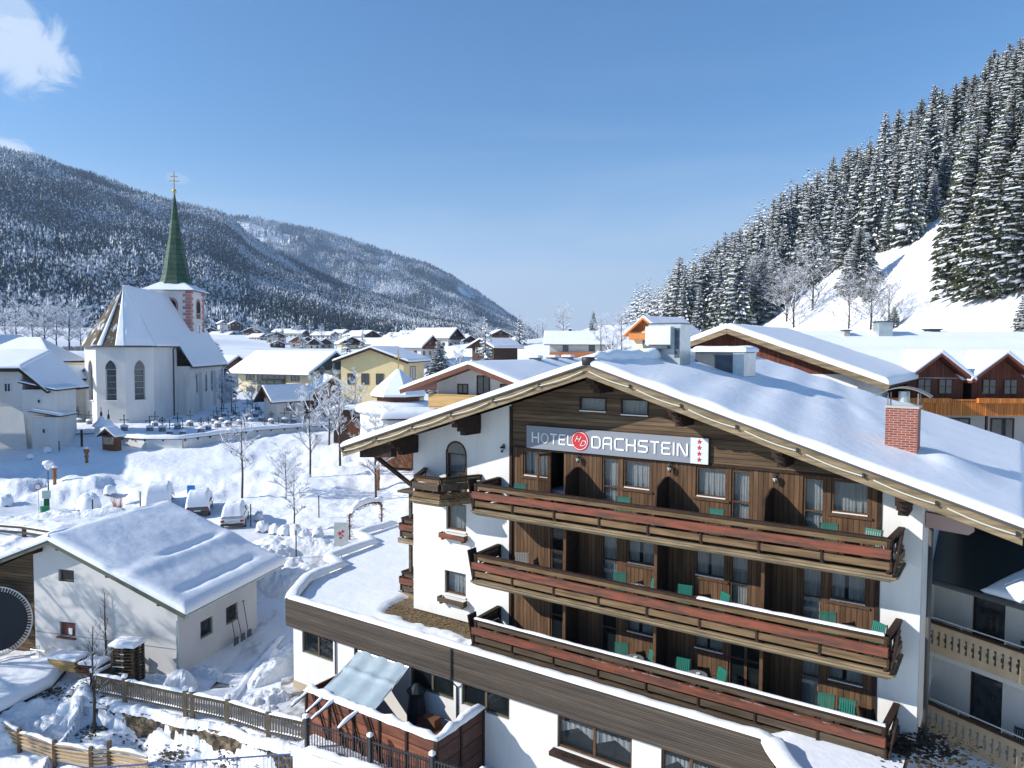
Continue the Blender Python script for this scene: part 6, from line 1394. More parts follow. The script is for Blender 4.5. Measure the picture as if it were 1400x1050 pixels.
h=hg1[1]; m=MB(); m.box(h[0],h[1],.10,.14,h[2],h[3]); o=m.build('shutter',mat('shutter_red_brown',(.13,.045,.035),(.09,.03,.025),6,rough=.7),ga)
MB().box(h[0]+.5,h[0]+.72,.05,.10,h[2]+.1,h[2]+.42).build('vent',white,ga); MB().box(h[0]-.12,h[1]+.04,-.12,.0,h[2]-.1,h[2]-.01).build('sill',woodRed,ga)
MB().box(-14,-8.75,.5,6.5,-1,rzg(-13.5)-.2).build('timber_wall',woodH,ga); MB().prism([(-14,rzg(-14)-.3),(-8.751,rzg(-14)-.3),(-8.751,zl-.05)],.5,.6,axis='y').build('timber_gable',woodH,ga)
m=MB(); YF,YK=-.65,8.0; XR=.95; XL=-14.2
for s,xe in ((1,XR),(-1,XL)):
    A=[(-7,YF,6.45),(xe,YF,rzg(xe)),(xe,YK,rzg(xe)),(-7,YK,6.45)]; m.add(A+[(a,b,c-.14) for a,b,c in A],[(0,1,2,3) if s>0 else (3,2,1,0),(7,6,5,4) if s>0 else (4,5,6,7),(0,4,5,1),(1,5,6,2),(2,6,7,3)])
ro=m.build('roof',mat('plank_grey',(.11,.09,.075),(.07,.06,.05),3,rough=.8),ga)
m=MB(); 
for s,xe in ((1,XR),(-1,XL)): m.beam((-7,YF-.03,6.36),(xe,YF-.03,rzg(xe)-.09),.05,.24)
m.build('verge_board',mat('verge_green_grey',(.095,.10,.075),rough=.7),ro)
for xx in (-6.6,-3.6,-.6,-8.2): MB().box(xx-.09,xx+.09,YF+.05,-.0,rzg(xx)-.36,rzg(xx)-.145).build('rafter_end',woodD,ga)
snowpatch('snow',[(-7.05,YF-.1,6.48),(XR+.15,YF-.1,rzg(XR)+.02),(XR+.15,YK,rzg(XR)+.02),(-7.05,YK,6.48)],.42,ro,60,60,.42,.035,.6,snowroof,seed=2,lips=.12,
  bumps=lambda x,y:-.16*np.exp(-((x+2.6)/.22)**2)*np.clip((y-1.6)/1,0,1)*np.clip((7.2-y)/1,0,1)+.10*np.exp(-((x+2.2)/.5)**2)-.14*np.exp(-((x-.05)/.25)**2)*np.clip((7-y)/1,0,1)*np.clip((y+.2)/.8,0,1)+.05*fbm(x*.4,y*.9,3))
snowpatch('snow',[(XL,YF-.1,rzg(XL)+.02),(-6.95,YF-.1,6.48),(-6.95,YK,6.48),(XL,YK,rzg(XL)+.02)],.42,ro,24,30,.42,.05,.6,snowroof,seed=3,lips=.12)
m=MB(); m.tube([(XR+.02,YF,rzg(XR)-.12),(XR+.02,YK,rzg(XR)-.12)],.07,8); m.tube([(XR,-.3,rzg(XR)-.15),(.5,-.15,rzg(XR)-.45),(.07,-.10,rzg(XR)-.6),(.07,-.08,-.3)],.07,8); m.build('drain_pipe',metal,ga)
MB().tube([(-8.7,-.02,1.35),(0,-.02,1.3)],.012,4).build('cable',metald,ga)
ic=MB(); rs=random.Random(4)
for i in range(16): y=rs.uniform(.5,5.2); l=rs.uniform(.08,.4); ic.tube([(XR+.12,y,rzg(XR)-.02),(XR+.12,y,rzg(XR)-.02-l)],[.018,.003],5)
ic.build('icicles',mat('ice',(.80,.86,.92),rough=.1,spec=.8,alpha=.7),ro)
# pallets
p0=ghit(190,918,2,.0); pal=None
for i in range(12):
    lb='wooden pallet near the bottom of the tall stack at the garage corner' if 0<i<4 else 'wooden pallet in the middle of the tall stack at the garage corner' if 4<=i<8 else 'wooden pallet high in the tall stack at the garage corner, below the snow cap'
    if i==0: lb='lowest wooden pallet of the stack at the garage corner'
    if i==11: lb='topmost wooden pallet of the stack, directly under a snow layer'
    wpos=GM@Vector((-1.75,-1.35,.05+i*.155)); 
    r=thing('pallet',lb,'pallet',wpos,GY+.10+.02*math.sin(i*3),'stacked wooden pallets')
    m=MB(); 
    for k in range(7): m.box(-.6+k*.183,-.6+k*.183+.1,-.42,.42,.122,.144)
    m.build('deck',woodG,r); m=MB()
    for y in (-.42,-.05,.32):
        for x in (-.6,-.07,.46): m.box(x,x+.14,y,y+.1,.022,.121)
    m.build('blocks',woodG,r); m=MB()
    for y in (-.42,-.05,.32): m.box(-.6,.6,y,y+.1,0,.021)
    m.build('runner',woodG,r)
    if i%2: q=MB(); q.box(-.5+.1*(i%5),.1,-.45,-.421,.123,.15); q.build('snow_bits',snow,r)
wpos=GM@Vector((-1.75,-1.35,.05+12*.155)); sp_=thing('snow_cushion','thick cushion of snow lying on top of the pallet stack','snow',wpos,GY+.1); snowpatch('snow',[(-.66,-.46,0),(.66,-.46,0),(.66,.46,0),(-.66,.46,0)],.24,sp_,8,8,.18,.03,2,snow)
# planks
r=thing('plank_pile','pile of yellow planks under snow along the garage wall','planks',GM@Vector((-5.9,-.75,.05)),GY); rs=random.Random(1)
for k in range(6):
    m=MB()
    for j in range(4): x=rs.uniform(-.15,.15); m.box(-.8+x*.5,.8+x*.5,-.4+j*.2,-.4+j*.2+.17,k*.085,k*.085+.07)
    m.build('plank_layer',pine,r)
snowpatch('snow',[(-.85,-.42,.52),(.85,-.42,.52),(.85,.45,.58),(-.85,.45,.58)],.2,r,12,6,.2,.04,1.5,snow)
r=thing('plank_pile','low heap of dark boards half buried in snow beside the pallet stack','planks',GM@Vector((-3.9,-.7,.0)),GY+.06)
for k in range(4): m=MB(); [m.box(-1.0+rs.uniform(-.2,.2),.9+rs.uniform(-.3,.2),-.4+j*.22,-.25+j*.22,k*.11,k*.11+.08) for j in range(4)]; m.build('board_layer',mb_,r)
snowpatch('snow',[(-1.0,-.4,.46),(.2,-.4,.46),(.2,.4,.5),(-1.0,.4,.5)],.16,r,10,6,.2,.05,2,snow)
r=thing('metal_stand','low thin metal rail standing beside the trampoline','rail',GM@Vector((-8.2,-.8,.0)),GY); m=MB()
for x in (0,.9): m.tube([(x,0,-.3),(x,0,.75),(x,.5,.75),(x,.5,-.3)],.02,5)
for z in (.35,.75): m.tube([(0,0,z),(.9,0,z)],.02,5)
m.build('frame',metal,r)
# trampoline
tp_=at(-7,850,38.2); r=thing('trampoline','large round black trampoline leaning upright against the dark timber wall','trampoline',tp_,R(8)); r.rotation_euler=(R(82),0,R(12))
MB().lathe([(1.55,-.01),(1.55,.01)],n=48).build('mat',mat('mat_black',(.012,.016,.024),rough=.55),r)
m=MB(); 
for i in range(48): a,b=2*pi*i/48,2*pi*(i+1)/48; m.beam((1.78*math.cos(a),1.78*math.sin(a),0),(1.78*math.cos(b),1.78*math.sin(b),0),.06,.06)
m.build('ring',metal,r); m=MB()
for i in range(72): a=2*pi*i/72; m.beam((1.55*math.cos(a),1.55*math.sin(a),.0),(1.76*math.cos(a),1.76*math.sin(a),0),.03,.02)
tag(m.build('springs',mat('spring_steel',(.6,.62,.65),rough=.3,metal=.5),r),None,None,None,None)
# shovels at the wall
for i,(yy,h_,lb) in enumerate(((3.9,1.9,'snow shovel with long handle leaning left of the others at the garage side wall'),(4.5,1.5,'short snow pusher in the middle of the tools at the garage side wall'),(5.1,2.0,'snow shovel leaning nearest the rear corner of the garage side wall'))):
    r=thing('snow_shovel',lb,'shovel',GM@Vector((.55,yy,.05)),GY+pi/2,'shovels at the garage wall'); m=MB(); m.tube([(0,0,0),(0,.35,h_)],.02,6); m.tube([(-.12,.35,h_),(.12,.35,h_)],.02,6); m.build('handle',woodD,r); MB().prism([(-.22,0),(.22,0),(.18,.42),(-.18,.42)],-.03,-.005,axis='y').build('blade',metald,r)
# ================================================================ FENCES AND WALLS IN THE FOREGROUND
def snowtop(P,wd,T,parent,off,seed,step=.22,m=snow): 
    # P list of world points with z: lumpy snow laid on a rail
    n=[];PP=[Vector(p) for p in P]
    for a,b in zip(PP,PP[1:]):
        k=max(2,int((b-a).length/step)); n+=[a.lerp(b,i/k) for i in range(k)]
    n.append(PP[-1]); K=7; V=np.zeros((len(n),K,3))
    for i,p in enumerate(n):
        d=(n[min(i+1,len(n)-1)]-n[max(0,i-1)]); d.z=0; d.normalize(); q=Vector((d.y,-d.x,0)); r_=float(fbm(p.x*3+seed,p.y*3,3)); t=T*(1+.9*r_); 
        e=1 if 0<i<len(n)-1 else .2
        for k in range(K):
            a=pi*k/(K-1); V[i,k]=(p+q*(-math.cos(a)*wd/2*(1+.3*r_))+Vector((0,0,t*math.sin(a)**.6*e)))[:]
    return gridmesh('snow',V-np.array(off),m,parent)
def picket(label,pts,h,top0,name='picket_fence',mt=fenceg,pk_w=.07,gap=.135,snowT=.10,posts=True,rail_low=True):
    P=[Vector(p) for p in pts]; r=thing(name,label,'fence',P[0]); o=r.location
    for i,p in enumerate(P):
        if posts: MB(o).box(p.x-.08,p.x+.08,p.y-.08,p.y+.08,p.z-.6,p.z+h+.12).build('post',mt,r); snowpatch('post_snow',[(p.x-.1,p.y-.1,p.z+h+.12),(p.x+.1,p.y-.1,p.z+h+.12),(p.x+.1,p.y+.1,p.z+h+.12),(p.x-.1,p.y+.1,p.z+h+.12)],.16,r,3,3,.1,.02,3,snow,o,i)
    rl=MB(o);pk_=MB(o)
    for a,b in zip(P,P[1:]):
        U=Vector((0,0,1)); rl.beam(a+U*(h-.12),b+U*(h-.12),.05,.10); rl.beam(a+U*.22,b+U*.22,.05,.10); d=(b-a); n=int(d.length/gap); q=d.normalized()
        for k in range(1,n): 
            c=a+d*k/n-Vector((-q.y,q.x,0))*0+Vector((q.y,-q.x,0))*.045; pk_.box(c.x-pk_w/2,c.x+pk_w/2,c.y-.015,c.y+.015,c.z+.12,c.z+h)
    rl.build('rail',mt,r); tag(pk_.build('pickets',mt,r),None,None)
    U=Vector((0,0,h+.0))
    for a,b in zip(P,P[1:]):
        d=(b-a).normalized()*.1; snowtop([a+d+U,b-d+U],.16,snowT,r,o,a.x); 
        if rail_low: snowtop([a+d+Vector((0,0,.27)),b-d+Vector((0,0,.27))],.12,.07,r,o,a.x+3)
    return r
FZ=-16.45
FP=[(x,y,FZ) for x,y in FL]
picket('weathered grey picket fence with snow on its rails above the rubble wall',FP[:3]+[(FL[2][0]+.35,FL[2][1]-.1,FZ)]+FP[3:],1.0,0)
picket('short brown picket fence running back from the fence corner to the garage',[(FL[0][0],FL[0][1],FZ),(-19.0,36.2,FZ+.05),(-18.3,37.6,FZ+.1)],.95,0,mt=mb_)
rw=thing('rubble_wall','brown rubble retaining wall with overhanging snow below the picket fence','wall',(FL[0][0],FL[0][1],-17.8))
o=rw.location; V=[];xs=np.linspace(0,1,90); 
lx=[p[0] for p in FL];ly=[p[1] for p in FL]
X=np.linspace(-19.85,-8.4,110); Z=np.linspace(-19.0,-16.62,24); XX,ZZ=np.meshgrid(X,Z,indexing='ij'); YY=np.interp(XX,lx,ly)-.42-.0*ZZ+.13*fbm(XX*2.2,ZZ*2.6+XX,3)+.10*np.abs(fbm(XX*5,ZZ*5,2))
gridmesh('stone_face',np.stack([XX,YY,ZZ],-1)-np.array(o),stone,rw)
Yb=np.linspace(34.0,36.0,8)
ZZ2=np.linspace(-19,-16.62,20); A,B=np.meshgrid(np.linspace(0,1,16),ZZ2,indexing='ij'); gridmesh('stone_return',np.stack([-19.85+.08*fbm(A*6,B*3,3)-.4*A,33.85+A*1.6,B],-1)-np.array(o),stone,rw)
for kk,(w_,t_,zz_,of) in enumerate(((.5,.15,-16.60,-.26),(.8,.26,-18.12,-1.15),(1.0,.3,-18.25,-1.8))):
    K=12; n=130; xs_=np.linspace(-19.9,-8.45,n); V=np.zeros((n,K,3))
    for i,x in enumerate(xs_):
        y=float(np.interp(x,lx,ly))+of+.15*float(fbm(x*.8+kk*5,0.3,3)); gap=float(fbm(x*.9+kk*11,2.2,3)); t=t_*(1+.5*float(fbm(x*2.4+kk,1,3)))*(1 if kk==0 else max(.12,min(1,.75+1.2*gap)))
        ww=w_*(1+.25*float(fbm(x*1.7+kk*3,4,3)))
        for k in range(K):
            a=pi*k/(K-1); ridge=.07*float(fbm(x*9,k*.15+kk,2)); V[i,k]=(x,y+math.cos(a)*ww/2*1.0,zz_+t*math.sin(a)**.7+ridge-(.28*max(0,-math.cos(a))*(1 if kk else .6)))
    gridmesh('snow',V[:, ::-1]-np.array(o),mat('snow_lumpy2',SN,rough=.6,bump=.9,bscale=4,dist=.08,bdet=8),rw)
# snow bank: dark stones and dry grass showing
r_=np.random.default_rng(8); pts=[]
for cx,cy,n in ((-20.7,34.9,260),(-19.2,33.3,160),(-17.0,32.4,120),(-12.5,30.6,220),(-9.8,29.6,160),(-22.4,35.2,120),(-14.6,31.3,120)):
    for i in range(n): x=r_.normal(cx,.45);y=r_.normal(cy,.30); pts.append((x,y,hg(x,y)+.02 if n>1e9 else None))
xy=np.array([(p[0],p[1]) for p in pts]); zz_=Hg(xy[:,0],xy[:,1]); pts=[(a,b,c+.03) for (a,b),c in zip(xy,zz_)]
scatter('dry_undergrowth',None,pts,.065,mat('undergrowth',(.10,.085,.045),(.05,.045,.03),8,rough=.95),(0,0,0),9,1.2)['label']='brown dry undergrowth and stones showing through the snow bank below the fence'
bpy.data.objects['dry_undergrowth']['category']='undergrowth'
# wavy board fence at the very bottom left
PX=[(-20,1002),(27,1023),(75,1040),(125,1049),(150,1047),(202,1058)]
P=[gz(x,y,-17.9) for x,y in PX]; P=[Vector((q.x,q.y,max(-17.95,hg(q.x,q.y)-.05))) for q in P]; bf=thing('board_fence','pale wavy board fence at the bottom left corner','fence',P[2]); o=bf.location
for i,p in enumerate(P[1:5]): MB(o).box(p.x-.07,p.x+.07,p.y-.07,p.y+.07,p.z-.5,p.z+(.95 if i!=3 else 1.15)).build('post',woodR,bf)
pn=mat('wood_pale_boards',(.66,.50,.31),(.50,.37,.23),1.5,(.5,3,3),rough=.7)
for a,b in zip(P,P[1:]):
    for k in range(5):
        m=MB(o); n=8; vs=[];fs=[]
        for i in range(n+1):
            q=a.lerp(b,i/n); z=q.z+.02+k*.155+.012*math.sin(i*.9+k+a.x)+(.0 if k<4 else .06*math.sin(i/n*pi)); vs+=[(q.x,q.y+.03,z),(q.x,q.y-.01-.02*k%2,z+.13),(q.x,q.y+.05,z+.13),(q.x,q.y+.08,z)]
        for i in range(n):
            c=i*4; fs+=[(c,c+4,c+5,c+1),(c+1,c+5,c+6,c+2),(c+2,c+6,c+7,c+3)]
        m.add(vs,fs).build('board',pn,bf)
    snowtop([a+Vector((0,.03,.80)),a.lerp(b,.5)+Vector((0,.03,.86)),b+Vector((0,.03,.80))],.16,.09,bf,o,a.x)
# blue grey tubular railing at the bottom
br_=thing('steel_railing','thin blue grey steel railing at the bottom edge below the picket fence','railing',at(395,1050,29)); o=br_.location; col=mat('paint_blue_grey',(.10,.13,.24),rough=.4,metal=.2)
a=at(397,1031,29); b=at(40,1056,29.3); m=MB(o); m.tube([b,a,a+Vector((-.25,-.55,-.5)),a+Vector((-.25,-.55,-1.5))],.035,8); m.tube([b-Vector((0,0,.95)),a-Vector((0,0,.95))],.02,6)
m.build('handrail',col,br_); m=MB(o)
for i in range(70): q=b.lerp(a,i/69); m.tube([q,q-Vector((0,0,.95 if i%11 else 2.0))],.008 if i%11 else .025,4)
tag(m.build('balusters',col,br_),None,None)
# low wall with a deep snow cover at the far left
lw_=thing('low_wall','low dark wall buried under a smooth wide layer of snow at the left edge','wall',gz(30,960,-16.6)); o=lw_.location
A=[gz(-60,1002,-16.9),gz(70,940,-16.8),gz(100,903,-16.35),gz(-60,925,-16.2)]
m=MB(o); m.hexa([(v.x,v.y,-17.6) for v in A]+[(v.x,v.y,v.z) for v in A]); m.build('wall',mat('wall_dark',(.09,.06,.05),(.05,.04,.035),2,rough=.9),lw_)
snowpatch('snow',[v+Vector((0,0,.01)) for v in A],.5,lw_,30,20,.4,.06,.5,snow,o,4,lips=.12)
# ================================================================ TERRACE
U=lambda u,v,z:(u,v,z+16.35)
te=thing('terrace','red brown boarded terrace enclosure with snow on its parapet in front of the annex','terrace',(HX,HY,AB),-PHI)
rb=mat('boards_terrace',(.24,.085,.045),(.13,.05,.03),1.4,(.5,2,5),rough=.7,bump=.4,bscale=5,plank=('z',.42),dist=.02)
rb2=mat('boards_terrace_dark',(.085,.038,.028),(.05,.025,.02),1.4,(.5,2,5),rough=.7,plank=('z',.6))
u0,u1,v0,v1=-5.9,1.05,-3.85,-1.05; zt_=-14.15
m=MB(AO); m.box(u0,u1,v0,v0+.06,-16.6,zt_); m.box(u0,u0+.06,v0+.06,v1,-16.6,zt_); m.build('front_boarding',rb,te)
MB(AO).box(u1,u1+.06,v0,v1,-16.6,zt_+.1).build('side_boarding',rb2,te)
m=MB(AO); 
for i in range(6): u=u0+(u1-u0)*i/5; m.box(u-.05,u+.05,v0-.06,v0-.001,-16.6,zt_+.05)
for i in range(3): v=v0+(v1-v0)*i/2; m.box(u1+.061,u1+.12,v-.05,v+.05,-16.6,zt_+.12)
m.build('batten',woodD,te)
MB(AO).box(u0+.07,u1-.01,v0+.07,v1,-16.5,-15.95).build('floor',mat('deck_dark',(.03,.035,.045),rough=.6),te)
UL=lambda u,v,z:Vector((u,v,z))
snowtop([UL(u0,v0+.03,zt_)-Vector(AO),UL(u1+.03,v0+.03,zt_)-Vector(AO),UL(u1+.03,v1,zt_+.1)-Vector(AO)],.34,.20,te,(0,0,0),2,.2)
tag(te,None,None)
for i,(uu,l) in enumerate(((-5.6,1.0),(-4.7,1.0),(-4.1,1.35),(-2.7,1.2))):
    m=MB(AO); m.beam((uu,v0+.1,zt_+.1),(uu-.35,v0-l*.75,zt_-.45),.06,.07); o_=m.build('strut',woodD,te); a=Vector((uu,v0+.1,zt_+.14)); b=Vector((uu-.35,v0-l*.75,zt_-.41)); snowtop([a-Vector(AO),b-Vector(AO)],.13,.10,te,(0,0,0),i,.12)
for uu in (-5.3,-4.3,-3.3,-2.3): MB(AO).beam((uu,v0-.08,zt_-.1),(uu+1.0,v0-.08,-16.5),.07,.05).build('brace',woodD,te)
# tarpaulin awning
tw_=thing('tarpaulin','grey translucent tarpaulin stretched from the annex wall over the terrace','tarpaulin',(HX,HY,AB),-PHI)
S,Q=np.meshgrid(np.linspace(0,1,40),np.linspace(0,1,40),indexing='ij')
a,b,c,d=[np.array(p,float) for p in ((-5.5,-1.3,-13.30),(-2.55,-1.3,-13.30),(-2.15,-3.75,-14.05),(-5.15,-3.75,-14.05))]
Vv=(1-S)[...,None]*(1-Q)[...,None]*a+S[...,None]*(1-Q)[...,None]*b+(S*Q)[...,None]*c+((1-S)*Q)[...,None]*d
Vv[...,2]+=.07*np.sin(S*pi*3)**2*(1-Q*.4)-.06*np.sin(Q*pi)+.012*fbm(S*14,Q*5,3)+.05*np.exp(-((Q-.42)/.05)**2)
gridmesh('sheet',Vv-np.array(AO),mat('tarp',(.42,.50,.54),(.36,.44,.48),3,rough=.35,spec=.5,bump=.3,bscale=9,dist=.02),tw_)
m=MB(AO); 
for s in (0.02,.5,.98): p=a*(1-s)+b*s; q=d*(1-s)+c*s; m.tube([p-[0,0,.06],q-[0,0,.06]],.03,6)
m.tube([a,b],.03,6); m.build('frame',metal,tw_)
def hthing(n,l,c,u,v,z,rz=0,g=None): return thing(n,l,c,hw(u,v,z),-PHI+rz,g)
for i,(uu,vv,lb) in enumerate(((-1.6,-2.0,'red padded chair on the terrace beside the tarpaulin edge'),(-4.3,-3.0,'red padded chair under the tarpaulin on the terrace'),(-3.3,-3.1,'wooden chair with red cushion near the terrace parapet'))):
    r=hthing('terrace_chair',lb,'chair',uu,vv,-15.94,i*.7,'chairs on the terrace'); m=MB()
    for sx in (-.24,.24):
        for sy in (-.22,.22): m.box(sx-.02,sx+.02,sy-.02,sy+.02,0,.45 if sy<0 else .95)
    m.build('frame',mb_,r); MB().box(-.26,.26,-.25,.25,.45,.55).build('seat',mat('fabric_red',(.35,.03,.03),rough=.8),r); MB().box(-.24,.24,.24,.29,.55,.95).build('backrest',mat('fabric_red',(.35,.03,.03)),r)
r=hthing('terrace_table','dark wooden table folded together behind the red chairs on the terrace','table',-1.0,-1.7,-15.94); MB().box(-.6,.6,-.35,.35,.70,.75).build('tabletop',mb_,r); m=MB(); [m.box(x-.03,x+.03,y-.03,y+.03,0,.70) for x in (-.5,.5) for y in (-.28,.28)]; m.build('leg_frame',mb_,r); MB().box(-.3,.35,-.2,.2,.751,1.15).build('crate',mb_,r)
r=hthing('covered_heater','tall object under a black cover beside the terrace window','cover',-1.95,-1.5,-15.94); MB().lathe([(.38,0),(.40,.9),(.30,1.7),(.42,1.9),(.12,2.15),(0,2.2)],n=10).build('cover',mat('cover_black',(.015,.018,.02),rough=.6,bump=.6,bscale=6),r)
r=hthing('bicycle_rack','thin black metal hoop and pipe standing on the terrace by the white wall','rack',-.2,-1.6,-15.94); m=MB(); m.tube([(-.35+.35*math.cos(t)*-1,0,.0+.75*math.sin(t)) for t in np.linspace(0,pi,12)],.02,6); m.tube([(.25,0,0),(.25,0,1.2)],.025,6); m.tube([(-1,.2,1.05),(1,.2,1.05)],.02,6); m.build('frame',iron,r)
# black picket fence
zf=-14.78; q=[hq(419,986,zf),hq(506,1012,zf),hq(591,1038,zf),hq(660,1060,zf)]
bfn=thing('metal_fence','black metal picket fence in front of the red brown terrace','fence',(HX,HY,AB),-PHI)
m=MB(AO);pm=MB(AO);ps=MB(AO)
for (a,b),(c,d) in zip(q,q[1:]):
    A=Vector((a,b,0));B=Vector((c,d,0)); 
    for z in (zf-.05,zf-.95): m.beam(A+Vector((0,0,z)),B+Vector((0,0,z)),.04,.05)
    n=int((B-A).length/.13)
    for i in range(n): p=A.lerp(B,i/n); pm.box(p.x-.018,p.x+.018,p.y-.01,p.y+.01,zf-1.05,zf+.03)
for a,b in q: MB(AO).box(a-.06,a+.06,b-.06,b+.06,zf-1.2,zf+.16).build('post',iron,bfn); snowpatch('post_snow',[(a-.09,b-.09,zf+.16-AB),(a+.09,b-.09,zf+.16-AB),(a+.09,b+.09,zf+.16-AB),(a-.09,b+.09,zf+.16-AB)],.14,bfn,3,3,.09,.01,3,snow)
MB(AO).prism([(q[0][0]-.6,q[0][1]-.2),(q[0][0]-.6,-3.9),(q[-1][0],-3.9),q[-1],q[1]],-17.5,zf-1.08).build('base_wall',snowrough,bfn); snowtop([UL(a,b-.04,zf-1.07-AB) for a,b in q],.5,.16,bfn,(0,0,0),7,.2)
m.build('rail',iron,bfn); tag(pm.build('pickets',iron,bfn),None,None)
# ================================================================ CARS
def car(label,loc,rz,col,deep=0):
    r=thing('parked_car',label,'car',loc,rz,'snow covered parked cars'); m=MB()
    sec=[(-2.1,.35,.80,.82),(-1.95,.28,1.0,.90),(-1.2,.25,1.02,.92),(1.2,.25,.98,.92),(1.9,.27,.88,.88),(2.15,.35,.70,.78)]
    vs=[];fs=[]
    for y,z0,z1,w_ in sec: vs+=[(-w_*.96,y,z0),(w_*.96,y,z0),(w_,y,z0+.3),(w_*.94,y,z1),(-w_*.94,y,z1),(-w_,y,z0+.3)]
    for i in range(len(sec)-1):
        for k in range(6): fs.append((i*6+k,i*6+(k+1)%6,i*6+6+(k+1)%6,i*6+6+k))
    fs+=[(5,4,3,2,1,0),tuple(range(len(vs)-6,len(vs)))]; m.add(vs,fs).build('body',mat(col[0],col[1],rough=.3,spec=.6,coat=.5),r)
    m=MB(); m.hexa([(-.82,-1.9,1.0),(.82,-1.9,1.0),(.82,1.1,1.0),(-.82,1.1,1.0),(-.66,-1.5,1.50),(.66,-1.5,1.50),(.66,.4,1.50),(-.66,.4,1.50)]); m.build('cabin_glass',glassdark,r)
    m=MB(); m.hexa([(-.68,-1.52,1.49),(.68,-1.52,1.49),(.68,.42,1.49),(-.68,.42,1.49),(-.64,-1.4,1.56),(.64,-1.4,1.56),(.64,.3,1.56),(-.64,.3,1.56)]); m.build('roof',mat(col[0],col[1]),r)
    for x in (-.84,.84):
        for y in (-1.3,1.35):
            w=MB(T=Matrix.Translation((x,y,.33))@Matrix.Rotation(pi/2,4,'Y')); w.lathe([(.33,-.1),(.33,.1)],n=16); ww=w.build('wheel',mat('rubber',(.02,.02,.022),rough=.8),r); w=MB(T=Matrix.Translation((x,y,.33))@Matrix.Rotation(pi/2,4,'Y')); w.lathe([(.2,-.105),(.2,.105)],n=12); w.build('rim',metal,ww)
    for x in (-.72,.72): MB().box(x-.14,x+.14,-2.13,-2.06,.62,.78).build('tail_light',mat('light_red',(.35,.02,.02),rough=.3),r)
    MB().box(-.85,.85,-2.18,-2.08,.34,.50).build('bumper',iron,r); MB().box(-.27,.27,-2.2,-2.181,.52,.63).build('number_plate',mat('plate',(.55,.54,.5)),r)
    S,Q=np.meshgrid(np.linspace(-1,1,22),np.linspace(-1,1,34),indexing='ij'); y=.02+Q*2.05; top=np.interp(y,[-2.05,-1.9,-1.5,.4,1.2,2.0],[1.02,1.04,1.56,1.56,1.02,.95]); hw_=np.interp(y,[-2.05,-1.5,.4,1.2,2.07],[.84,.74,.74,.86,.84]); e=np.clip((1-np.abs(S))*4,0,1)*np.clip((1-np.abs(Q))*8,0,1); z=top+.02+.30*e**.5+.06*fbm(S*2+loc[0],Q*3,3)*e
    drop=(1-np.clip((1-np.abs(S))*7,0,1))*(.12+deep*2.2)+(1-np.clip((1-np.abs(Q))*12,0,1))*deep*2; z=np.maximum(z-drop+deep,.05); gridmesh('snow',np.stack([S*hw_*(1.05+deep*.9),y*(1+deep*.3),z],-1),snow,r); return r
cwh=('car_white',(.62,.63,.64)); cdk=('car_dark',(.06,.07,.08))
p=gz(311,722,-14.3); car('white parked car seen from behind under thick snow at the road edge',(p.x,p.y+1.6,hg(p.x,p.y+1.6)),R(15),cwh,0)
p=gz(262,706,-14.2); car('middle of three parked cars, buried in snow behind the garage roof',(p.x,p.y+1.6,hg(p.x,p.y+1.6)),R(18),cdk,.16)
p=gz(206,703,-14.1); car('leftmost parked car, almost completely covered by rounded snow behind the garage roof',(p.x,p.y+1.6,hg(p.x,p.y+1.6)),R(22),cdk,.3)
# ================================================================ STREET FURNITURE AND GARDEN
def gp_(x,y,z): p=gz(x,y,z); return Vector((p.x,p.y,hg(p.x,p.y)))
p=gp_(67,700,-14.4); r=thing('street_lamp','street lamp with a white globe capped by snow left of the road','street lamp',p); MB().tube([(0,0,-.3),(0,0,3.7)],[.07,.05],8).build('post',metald,r); MB().lathe([(.09,3.7),(.22,3.85),(.30,4.1),(.28,4.25)],n=14).build('globe',white,r,smooth=True); MB().lathe([(.36,4.15),(.40,4.25),(.34,4.42),(.15,4.5),(0,4.52)],n=14,sx=1.1).build('snow_cap',snow,r,smooth=True)
def sign(label,p,h,shape,colr,post=.03,name='road_sign'):
    r=thing(name,label,'sign',p,R(8)); MB().tube([(0,0,-.3),(0,0,h)],post,6).build('post',metal,r); return r
r=sign('round traffic sign with red rim left of the street lamp',gp_(53,700,-14.4),2.1,0,0); T=Matrix.Translation((0,-.04,2.1))@Matrix.Rotation(pi/2,4,'X'); MB(T=T).lathe([(.30,-.01),(.30,.01)],n=20).build('rim',mat('sign_red_dull',(.35,.08,.08),rough=.5),r); T=Matrix.Translation((0,-.055,2.1))@Matrix.Rotation(pi/2,4,'X'); MB(T=T).lathe([(.22,-.006),(.22,.01)],n=20).build('face',white,r)
r=sign('blue square parking sign with white letter P between the parked cars',gp_(262,700,-14.1),2.3,0,0); MB().box(-.32,.32,-.06,-.03,1.75,2.45).build('face',mat('sign_blue',(.03,.20,.60),rough=.4),r); MB().box(-.30,.30,-.06,-.03,1.25,1.72).build('plate',white,r); text('P',.58,-.17,1.90,r,white,'lettering',.006); MB().box(-.16,.16,-.075,-.06,1.80,1.86).build('symbol_bar',white,r)
r=thing('waste_station','green waste bin with hooded pale box on a post beside the street lamp','bin',gp_(61,704,-14.4),R(5)); MB().lathe([(.28,0),(.34,.6),(.36,.62)],n=14).build('bin',mat('bin_green',(.02,.20,.08),rough=.5),r); MB().box(-.2,.2,.3,.45,.5,1.2).build('dispenser',mat('bin_dark_green',(.03,.10,.06)),r); MB().box(-.3,.3,.25,.5,1.25,1.9).build('hood',mat('box_grey',(.36,.46,.46),rough=.5),r); MB().box(-.03,.03,.5,.56,0,1.9).build('post',iron,r)
